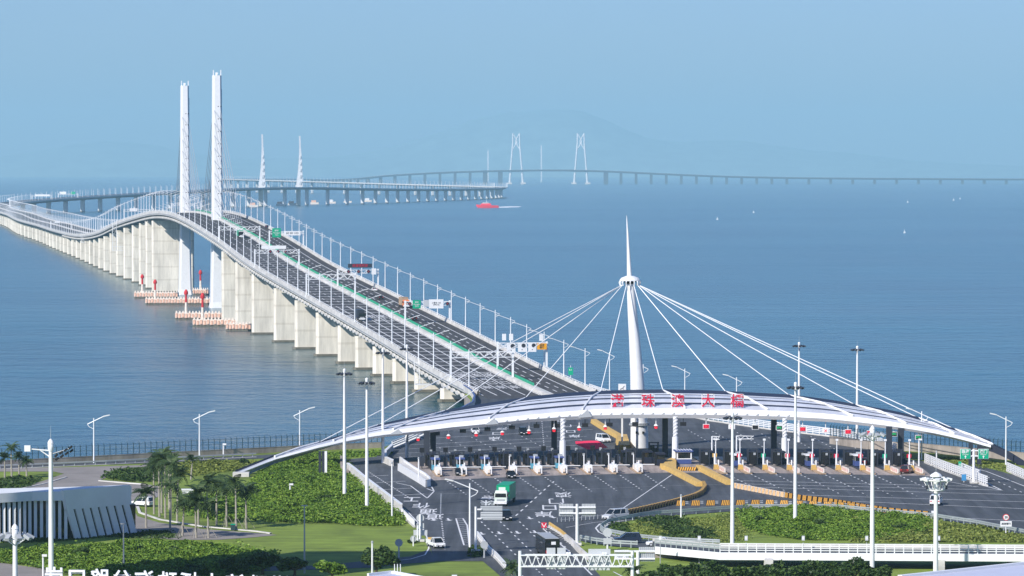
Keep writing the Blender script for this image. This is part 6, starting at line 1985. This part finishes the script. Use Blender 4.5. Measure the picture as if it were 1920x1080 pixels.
# ================================================================ RAMP BRIDGE AT THE BOTTOM RIGHT
dR = 614
zd = atd(1500, 1041, dR).z
A, B = atd(1228, 1038, 636), atd(1990, 1041, dR)
t = thing('ramp_bridge', 'white railed ramp bridge crossing the bottom right', 'bridge', (0, 0, 0))
A.z = zd - .9; B.z = zd; mid1 = atd(1350, 1041, dR + 6); mid1.z = zd - .3
line_ = [A, mid1, B]
g = MB(); g.sweep([[p + Vector((0, 0, -1.0)), p + Vector((0, 0, -.02)), p + Vector((0, 11, -.02)), p + Vector((0, 11, -1.0))] for p in line_], closed=True); g.build('deck', 'asphalt', t)
g = MB(); g.sweep([[p + Vector((0, -.12, -1.05)), p + Vector((0, -.12, .15)), p + Vector((0, .25, .15)), p + Vector((0, .25, -1.05))] for p in line_], closed=True); g.build('fascia', 'white', t)
g = MB(); g.sweep([[p + Vector((0, 10.8, -1.05)), p + Vector((0, 10.8, .5)), p + Vector((0, 11.1, .5)), p + Vector((0, 11.1, -1.05))] for p in line_], closed=True); g.build('far_kerb', 'concrete', t)
g = MB(); gs = MB()
for y in (0.05,):
    for k in range(4):
        z = .45 + .36 * k
        for a, b in zip(line_[1:-1] if y < 1 else line_[:-1], line_[2:] if y < 1 else line_[1:]):
            g.sweep([[p + Vector((0, y - .05, z)), p + Vector((0, y - .05, z + .13)), p + Vector((0, y + .05, z + .13)), p + Vector((0, y + .05, z))] for p in (a, b)], closed=True)
g.build('rails', 'white', t)
pm = None
for a, b, n in ((mid1, B, 37),):
    for k in range(n + 1):
        q = a.lerp(b, k / n)
        if pm is None:
            gg = MB(); gg.box((0, 0, .85), (.16, .14, 1.5)); pm = gg.mesh('rail_post', 'white')
        for y in (.05,): obj('rail_post', pm, t, q + Vector((0, y, 0)))
pm = None
for k in range(12):
    q = A.lerp(mid1, k / 12)
    if pm is None:
        gg = MB(); gg.box((0, 0, .7), (.14, .14, 1.2)); pm = gg.mesh('guard_post', 'guard')
    obj('guard_post', pm, t, q + Vector((0, .05, 0)))
gg = MB()
for z in (.7, 1.1):
    gg.sweep([[p + Vector((0, -.08, z)), p + Vector((0, -.08, z + .3)), p + Vector((0, .02, z + .3)), p + Vector((0, .02, z))] for p in (A, mid1)], closed=True)
gg.build('guard_beam', 'guard', t)
gg = MB(); gg.box(((A.x + mid1.x) / 2 - 1, A.y - .2, (Z0 + zd) / 2 - 1.3), (11, .4, zd - Z0 + .4), -.1); gg.build('abutment', 'wallstone', t)
for x in (1440, 1600, 1760, 1900):
    q = atd(x, 1060, dR + 5); gg = MB(); gg.box((q.x, q.y, (Z0 + zd - 1) / 2), (1.2, 7, zd - 1.0 - Z0 + .1)); gg.build('ramp_pier', 'concrete', t)
for i, x in enumerate((1238, 1311, 1399, 1506, 1625, 1760)):
    q = atd(x, 1018, dR + 13); gg = MB(); p = Vector((q.x, q.y, zd - .5))
    u = thing('marker_post', f'small pale marker board on a post behind the ramp, {ordn(i)} from the left', 'marker', p, 0, 'marker boards behind the ramp')
    gg.tube((0, 0, -2.6), (0, 0, 1.3), .07, .07, 5); gg.build('post', 'grey', u)
    gg = MB(); gg.box((0, -.1, 2.0), (.5, .08, .8)); gg.build('board', 'boardback', u)
    gg = MB(); gg.box((0, -.15, 2.0), (.38, .04, .5)); gg.build('face', 'leafolive' if False else 'white', u)

# ================================================================ VEGETATION
RNG = np.random.default_rng(5)
def leaf_mesh(name, C, size, material, flat=0.35, two=True):
    """many leaf-sized quads: C (n,3) centres"""
    n = len(C)
    a = RNG.normal(size=(n, 3)); a[:, 2] *= flat; a /= np.linalg.norm(a, axis=1)[:, None]
    b = RNG.normal(size=(n, 3)); b -= (b * a).sum(1)[:, None] * a; b /= np.linalg.norm(b, axis=1)[:, None]
    s = size * RNG.uniform(.6, 1.35, n)[:, None]
    a *= s; b *= s * .62
    bend = np.cross(a, b); bend /= np.linalg.norm(bend, axis=1)[:, None]; bend *= s * .18
    V = np.stack([C - a, C - b + bend, C + a, C + b + bend], 1).reshape(-1, 3)
    me = bpy.data.meshes.new(name)
    me.vertices.add(4 * n); me.vertices.foreach_set('co', V.ravel())
    me.loops.add(4 * n); me.loops.foreach_set('vertex_index', np.arange(4 * n))
    me.polygons.add(n); me.polygons.foreach_set('loop_start', np.arange(0, 4 * n, 4)); me.polygons.foreach_set('loop_total', np.full(n, 4))
    me.materials.append(M[material]); me.update(calc_edges=True); me.validate()
    return me
def inside(poly, X, Y):
    c = np.zeros(len(X), bool); n = len(poly); j = n - 1
    for i in range(n):
        xi, yi = poly[i]; xj, yj = poly[j]
        k = ((yi > Y) != (yj > Y)) & (X < (xj - xi) * (Y - yi) / (yj - yi + 1e-12) + xi)
        c ^= k; j = i
    return c
def vnoise(X, Y, sc, seed=0.0, oct=3):
    return np.array([mnoise.fractal((x * sc, y * sc, seed), 1.0, 2.0, oct) for x, y in zip(X, Y)])
def shrubs(name, pxs, density, h, size, material, label, seed=1.0, edge=2.5, z=5.9, ragged=0.9):
    P = [at(x, y, z) for x, y in pxs]; poly = [(q.x, q.y) for q in P]
    xs = [q[0] for q in poly]; ys = [q[1] for q in poly]
    # smooth height field on a coarse grid
    nx, ny = int((max(xs) - min(xs)) / .9) + 2, int((max(ys) - min(ys)) / 1.2) + 2
    gx = np.linspace(min(xs), max(xs), nx); gy = np.linspace(min(ys), max(ys), ny)
    GX, GY = np.meshgrid(gx, gy)
    H = 0.5 + .40 * vnoise(GX.ravel(), GY.ravel(), .14, seed) + .50 * vnoise(GX.ravel(), GY.ravel(), .42, seed + 3)
    H = np.clip(H, .08, 1.4).reshape(GX.shape)
    area = (max(xs) - min(xs)) * (max(ys) - min(ys))
    n = int(area * density)
    X = RNG.uniform(min(xs), max(xs), n); Y = RNG.uniform(min(ys), max(ys), n)
    keep = inside(poly, X + RNG.normal(0, ragged, n), Y + RNG.normal(0, ragged * 1.8, n))
    X, Y = X[keep], Y[keep]
    ix = np.clip((X - gx[0]) / (gx[1] - gx[0]), 0, nx - 1.001); iy = np.clip((Y - gy[0]) / (gy[1] - gy[0]), 0, ny - 1.001)
    i0, j0 = ix.astype(int), iy.astype(int); fx, fy = ix - i0, iy - j0
    hh = H[j0, i0] * (1 - fx) * (1 - fy) + H[j0, i0 + 1] * fx * (1 - fy) + H[j0 + 1, i0] * (1 - fx) * fy + H[j0 + 1, i0 + 1] * fx * fy
    dist = np.full(len(X), 1e9)
    for (ax, ay), (bx, by) in zip(poly, poly[1:] + poly[:1]):
        dx, dy = bx - ax, by - ay; tt = np.clip(((X - ax) * dx + (Y - ay) * dy) / (dx * dx + dy * dy + 1e-9), 0, 1)
        dist = np.minimum(dist, np.hypot(X - ax - tt * dx, Y - ay - tt * dy))
    hh = hh * h * np.clip(.35 + dist / edge, 0, 1)
    # gaps: leaves are dropped where the height field is low
    gap = np.clip((hh / max(h, .01) - .10) / .22, .12, 1)
    keep = RNG.uniform(0, 1, len(X)) < gap
    X, Y, hh = X[keep], Y[keep], hh[keep]
    Z = z + hh * RNG.power(2.6, len(X))
    o = obj(name, leaf_mesh(name, np.stack([X, Y, Z], 1), size, material))
    struct(o, 'stuff'); o['label'] = label; o['category'] = 'shrubs'
    return o
shrubs('shrub_bank', [(478, 893), (505, 874), (560, 859), (600, 853), (640, 866), (648, 888), (668, 908), (740, 968), (758, 986), (700, 987), (620, 980), (560, 980), (500, 978), (480, 940), (470, 915)], 75, 2.0, .23, 'leaf', 'dense green shrub bank covering the slope left of the plaza', 1.0)
shrubs('shrub_bank', [(1392, 960), (1470, 957.5), (1560, 958.5), (1650, 968), (1745, 978), (1742, 990), (1690, 1006), (1600, 1014), (1500, 1012), (1440, 1002), (1392, 985)], 75, 1.8, .23, 'leaf', 'dense green shrubs on the right of the grass island', 5.0)
shrubs('dry_shrubs', [(1660, 972), (1760, 980), (1850, 990), (1925, 1008), (1925, 1018), (1700, 1018), (1590, 1016)], 16, .9, .3, 'leafolive', 'sparse olive shrubs at the right end of the grass island', 9.0)
shrubs('dry_shrubs', [(1145, 986), (1175, 982), (1182, 996), (1160, 1002)], 26, 1.2, .3, 'leafdark', 'dark clump of shrubs at the left tip of the grass island', 2.0)
shrubs('dry_shrubs', [(1190, 972), (1262, 970), (1300, 985), (1240, 992), (1200, 980)], 20, 1.0, .3, 'leafdark', 'dark low shrubs under the upper guardrail of the grass island', 3.0)
shrubs('dry_shrubs', [(1235, 995), (1310, 990), (1345, 1004), (1345, 1018), (1270, 1014)], 18, 1.1, .3, 'leafdark', 'dark low shrubs in the lower middle of the grass island', 4.0)
shrubs('tall_grass', [(1150, 986), (1400, 962), (1400, 1010), (1350, 1020), (1190, 1008)], 10, .5, .2, 'leafolive', 'pale tall grass spread over the grass island', 6.0)
shrubs('hedge', [(-40, 1044), (60, 1036), (150, 1030), (240, 1024), (330, 1024), (420, 1030), (500, 1042), (520, 1054), (470, 1075), (380, 1085), (240, 1085), (110, 1072), (60, 1060), (-40, 1050)], 75, 2.0, .23, 'leaf', 'broad green hedge along the bottom left', 7.0)
shrubs('shade_dark_hedge', [(0, 1000), (110, 1004), (245, 1002), (300, 996), (345, 1008), (280, 1008), (200, 1006), (80, 1016), (0, 1018)], 30, .6, .28, 'leafdark', 'hedge with shade put into its dark leaves, at the foot of the slatted building', 8.0)  # shade by the wall is put into the leaf colour
shrubs('dry_shrubs', [(190, 894), (240, 881), (300, 879), (305, 902), (250, 904)], 22, 1.3, .32, 'leafdark', 'dark shrubs inside the bend of the beige road', 11.0)
shrubs('dry_shrubs', [(-30, 905), (40, 897), (72, 902), (60, 912), (0, 919), (-30, 919)], 24, 1.4, .32, 'leafdark', 'dark shrubs beneath the palms on the far left', 12.0)
shrubs('dry_shrubs', [(330, 872), (400, 868), (465, 866), (470, 878), (420, 884), (340, 895)], 20, 1.2, .32, 'leafolive', 'olive shrubs behind the palms beside the shore road', 13.0)
shrubs('dry_shrubs', [(355, 935), (470, 925), (482, 975), (420, 978), (360, 965)], 18, 1.0, .32, 'leaf', 'green undergrowth beneath the row of palms', 14.0)
shrubs('dry_shrubs', [(610, 852), (720, 846), (735, 850), (700, 856), (640, 858)], 18, .9, .3, 'leaf', 'thin green strip behind the left end of the canopy', 15.0)
shrubs('dry_shrubs', [(1745, 858), (1830, 862), (1920, 878), (1960, 890), (1960, 898), (1880, 882), (1760, 866)], 9, .5, .28, 'leafolive', 'short grass strip between the right sea wall and exit road', 16.0)
shrubs('dry_shrubs', [(878, 1030), (896, 1024), (905, 1042), (880, 1046)], 30, 1.1, .28, 'leafdark', 'small dark shrubs in the wedge at the foot of the street lamp', 17.0)
def crown_pts(n, rx, rz, clumps):
    out = []
    cl = RNG.normal(size=(clumps, 3)); cl /= np.linalg.norm(cl, axis=1)[:, None]; cl *= RNG.uniform(.35, .85, (clumps, 1)); cl[:, 2] = np.abs(cl[:, 2]) * .9 - .15
    k = RNG.integers(0, clumps, n)
    o = RNG.normal(size=(n, 3)); o /= np.linalg.norm(o, axis=1)[:, None]; o *= (RNG.uniform(0, 1, (n, 1)) ** .45) * RNG.uniform(.25, .42, (clumps, 1))[k]
    P = cl[k] + o
    return P * np.array([rx, rx, rz])
def tree(px, ytop, d, r, label, material='leafdark', n=2600, hz=None, leaf=.34, zg=Z0 - .1, clumps=16, group=None):
    top = atd(px, ytop, d); H = top.z - zg
    t = thing('tree', label, 'tree', (top.x, d, zg), 0, group)
    rz = hz or min(H * .5, r * .85)
    cz = H - rz * .95
    g = MB(); g.tube((0, 0, 0), (.1, 0, cz * .6), .26, .18, 8); 
    for k in range(6):
        a = k * 1.05; g.tube((.1, 0, cz * .55), (r * .55 * math.cos(a), r * .55 * math.sin(a), cz + rz * .1 * (k % 3)), .12, .05, 5)
    g.build('trunk', 'trunkdark', t)
    C = crown_pts(n, r, rz, clumps) + np.array([0, 0, cz])
    o = obj('crown', leaf_mesh('crown', C, leaf, material), t)
    return t
TR = [(432, 1040, 604, 3.2, 'dark round tree left of the dark group at the bottom left'), (492, 1034, 610, 3.4, 'dark spreading tree in the middle of the bottom left group'), (552, 1040, 606, 3.0, 'dark tree at the right end of the bottom left group'),
      (622, 1046, 600, 2.8, 'green tree beside the tall grey pole at the bottom'), (705, 1020, 606, 3.6, 'round bushy tree standing in the shadow at the bottom centre left'), (360, 1052, 598, 2.8, 'dark tree behind the white roof characters')]
for x, y, d, r, lab in TR: tree(x, y, d, r, lab, 'leafdark' if x not in (622,) else 'leaf', 2400, leaf=.3)
TR2 = [(1262, 1052, 585), (1305, 1047, 580), (1345, 1043, 588), (1392, 1050, 580), (1432, 1054, 588), (1472, 1050, 582), (1515, 1044, 588), (1560, 1048, 580), (1600, 1041, 588), (1640, 1052, 580), (1580, 1060, 572), (1450, 1062, 572), (1330, 1062, 572), (1225, 1066, 575)]
for i, (x, y, d) in enumerate(TR2):
    tree(x, y, d, 3.2, f'dark green tree below the ramp bridge, {ordn(i)} of the clump', 'leafdark', 2200, leaf=.3, group='dark trees below the ramp bridge')
tree(672, 938, 745, 1.9, 'dark round bush tree at the right end of the shrub bank', 'leafdark', 1600, leaf=.26, clumps=10)
tree(480, 905, 760, 2.8, 'dark conical bush tree behind the row of palms', 'leafdark', 2200, leaf=.28, clumps=12, hz=3.4)
tree(776, 1012, 661, 1.2, 'small reddish shrub tree at the lane mouth', 'leafdark', 600, leaf=.24, clumps=8)
bush_i = 0
for (x, y, r, hh, mt, lab) in ((520, 900, 1.5, 1.9, 'leafdark', 'dark bush rising in the upper part of the shrub bank'), (585, 905, 1.3, 1.7, 'leaf', 'bright bush near the middle of the shrub bank'), (610, 945, 1.6, 1.9, 'leafdark', 'dark bush in the lower middle of the shrub bank'),
        (545, 955, 1.4, 1.8, 'leaf', 'bright round bush in the lower left of the shrub bank'), (705, 965, 1.3, 1.6, 'leaf', 'light bush beside the right pole of the shrub bank'), (560, 872, 1.2, 1.5, 'leafolive', 'olive bush just below the canopy leg'),
        (1420, 985, 1.5, 1.6, 'leafdark', 'dark bush at the left of the grass island shrubs'), (1460, 972, 1.3, 1.6, 'leaf', 'bright bush at the upper left of the island shrubs'), (1540, 990, 1.7, 1.7, 'leafdark', 'dark bush in the middle of the island shrubs'),
        (1610, 985, 1.3, 1.5, 'leafolive', 'olive bush right of the middle of the island shrubs'), (1690, 995, 1.4, 1.4, 'leafdark', 'dark bush at the right of the island shrubs'), (150, 1048, 1.6, 2.0, 'leafdark', 'dark bush in the left of the bottom hedge'),
        (250, 1040, 1.5, 2.0, 'leaf', 'bright bush in the middle of the bottom hedge'), (330, 1046, 1.7, 2.0, 'leafdark', 'dark bush in the right of the bottom hedge'), (60, 1056, 1.4, 1.8, 'leaf', 'bright bush at the left end of the bottom hedge'),
        (1265, 980, 1.3, 1.3, 'leafdark', 'dark bush on the upper slope of the grass island'), (1320, 1006, 1.5, 1.4, 'leafdark', 'dark bush on the lower slope of the grass island'), (400, 876, 1.4, 1.6, 'leafolive', 'olive bush behind the palm grove'), (455, 872, 1.2, 1.4, 'leafdark', 'dark bush left of the canopy tip')):
    p = at(x, y, 5.9)
    u = obj('bush', leaf_mesh('bush', crown_pts(700, r * 1.25, hh * .62, 9) * 1.0 + np.array([0, 0, hh * .55]), .2, mt), None, p)
    tag(u, lab, 'bush', 'bushes standing out of the shrub beds')
# palms --------------------------------------------------------------------------
def frond_mesh(L=2.3):
    g = MB(); n = 7
    pts = []
    for i in range(n + 1):
        s = i / n
        pts.append(Vector((L * s * (1 - .18 * s), 0, .75 * s - 1.5 * s * s)))
    for i in range(n):
        a, b = pts[i], pts[i + 1]
        w = .55 * math.sin(math.pi * min(1, (i + .7) / (n + .3))) + .08
        for sg in (-1, 1):
            g.add([a, a.lerp(b, .75), a.lerp(b, 1.1) + Vector((.14, sg * w, -.28)), a.lerp(b, .55) + Vector((.1, sg * w, -.3))], [(0, 1, 2, 3)])
    return g.mesh('frond', 'leafpalm')
FM = [frond_mesh(2.2), frond_mesh(2.6), frond_mesh(1.9)]
def palm(px, yb, yt, label, d=None, nf=15, group='royal palms beside the lawn', k=1.0):
    p = at(px, yb, Z0 - .1) if d is None else Vector((atd(px, yb, d).x, d, Z0 - .1))
    top = atd(px, yt, p.y); H = top.z - p.z - .6
    t = thing('palm_tree', label, 'palm', p, RNG.uniform(0, 6), group)
    g = MB(); bx, by = RNG.normal(0, .18, 2)
    g.tube((0, 0, 0), (bx * .5, by * .5, H * .5), .21, .17, 7); g.tube((bx * .5, by * .5, H * .5), (bx, by, H - .7), .17, .12, 7); g.build('trunk', 'trunk', t)
    g = MB(); g.tube((bx, by, H - .7), (bx, by, H + .2), .13, .09, 6); g.build('crownshaft', 'leafpalm', t)
    for i in range(nf):
        o = obj('frond', FM[i % 3], t, (bx, by, H + .1))
        o.rotation_euler = (RNG.normal(0, .12), RNG.uniform(-.75, .55) if i > 3 else RNG.uniform(-1.2, -.7), 2 * math.pi * i / nf * 2.4 + RNG.normal(0, .15))
        s = k * RNG.uniform(.85, 1.1); o.scale = (s, s, s)
    return t
PALMS = [(274, 990, 920), (289, 964, 872), (299, 969, 862), (310, 972, 856), (320, 976, 866), (332, 978, 884), (303, 962, 848), (319, 996, 905), (342, 1006, 938), (368, 1009, 935), (391, 1009, 944),
         (406, 985, 905), (388, 962, 900), (425, 988, 908), (443, 994, 902), (462, 991, 914), (372, 985, 918), (317, 955, 858)]
for i, (x, yb, yt) in enumerate(sorted(PALMS)):
    palm(x, yb, yt - 1, k=1.25, nf=19, label= f'royal palm in the grove right of the slatted building, {ordn(i)} trunk from the left')
for i, (x, yb, yt) in enumerate(((9, 902, 853), (22, 899, 834), (36, 897, 850), (50, 893, 860))):
    palm(x, yb, yt, f'palm on the far left shore, {ordn(i)} from the picture edge', group='palms at the far left', k=.9)
palm(358, 899, 856, 'lone bushy palm behind the grove near the shore road', k=.9, nf=18)
palm(962, 1110, 1060, 'palm beside the left post of the truss gantry at the bottom', k=1.0, nf=16)
palm(1187, 1120, 1064, 'palm under the right end of the truss gantry', k=1.0, nf=16)
# stakes that prop the young palms
for i, (x, y) in enumerate(((425, 988), (443, 994), (462, 991), (368, 1009), (391, 1009), (342, 1006))):
    p = at(x, y, Z0 - .1); t = thing('palm_prop', f'wooden props round a palm trunk, {ordn(i)} propped palm', 'props', p, 0, 'wooden props at the palms')
    for a in (0.2, 2.3, 4.4):
        g = MB(); g.tube((1.5 * math.cos(a), 1.5 * math.sin(a), 0), (.22 * math.cos(a), .22 * math.sin(a), 2.1), .05, .05, 4); g.build('stake', 'trunk', t)
p = at(268, 946); t = thing('parked_car', 'white car half hidden by palm crowns right of the slatted building', 'car', p)
bpy.data.objects.remove(t)
car(266, 949, K_WHITE, 'white car half hidden by palms right of the slatted building', 'car', 'suv', R(60))
p = at(352, 925); t = thing('white_kiosk', 'long white flat kiosk roof behind the palms', 'kiosk', p, .1)
g = MB(); g.box((0, 0, .75), (2.6, 1.6, .25)); g.build('roof', 'white', t)
g = MB(); g.box((0, 0, .3), (2.2, 1.2, .62)); g.build('wall', 'building', t)
p = at(437, 994); t = thing('waste_bin', 'small dark green bin at the kerb below the palms', 'bin', p)
g = MB(); g.box((0, 0, .5), (.8, .7, 1.0)); g.build('body', 'fence', t); g = MB(); g.box((0, 0, 1.05), (.86, .76, .12)); g.build('lid', 'signgreen', t)

# ================================================================ HAZE
hz = bpy.data.materials.new('haze_air'); hz.use_nodes = True
ht = hz.node_tree; ht.nodes.clear()
pv = ht.nodes.new('ShaderNodeVolumePrincipled'); pv.inputs['Density'].default_value = HAZE_DENSITY; pv.inputs['Color'].default_value = HAZE_COLOR
pv.inputs['Anisotropy'].default_value = 0.0
ou = ht.nodes.new('ShaderNodeOutputMaterial'); ht.links.new(pv.outputs[0], ou.inputs['Volume'])
M['haze'] = hz
m = MB(); m.box((0, 28400, 510), (90400, 63600, 1028))
struct(m.build('haze', 'haze'), 'stuff')
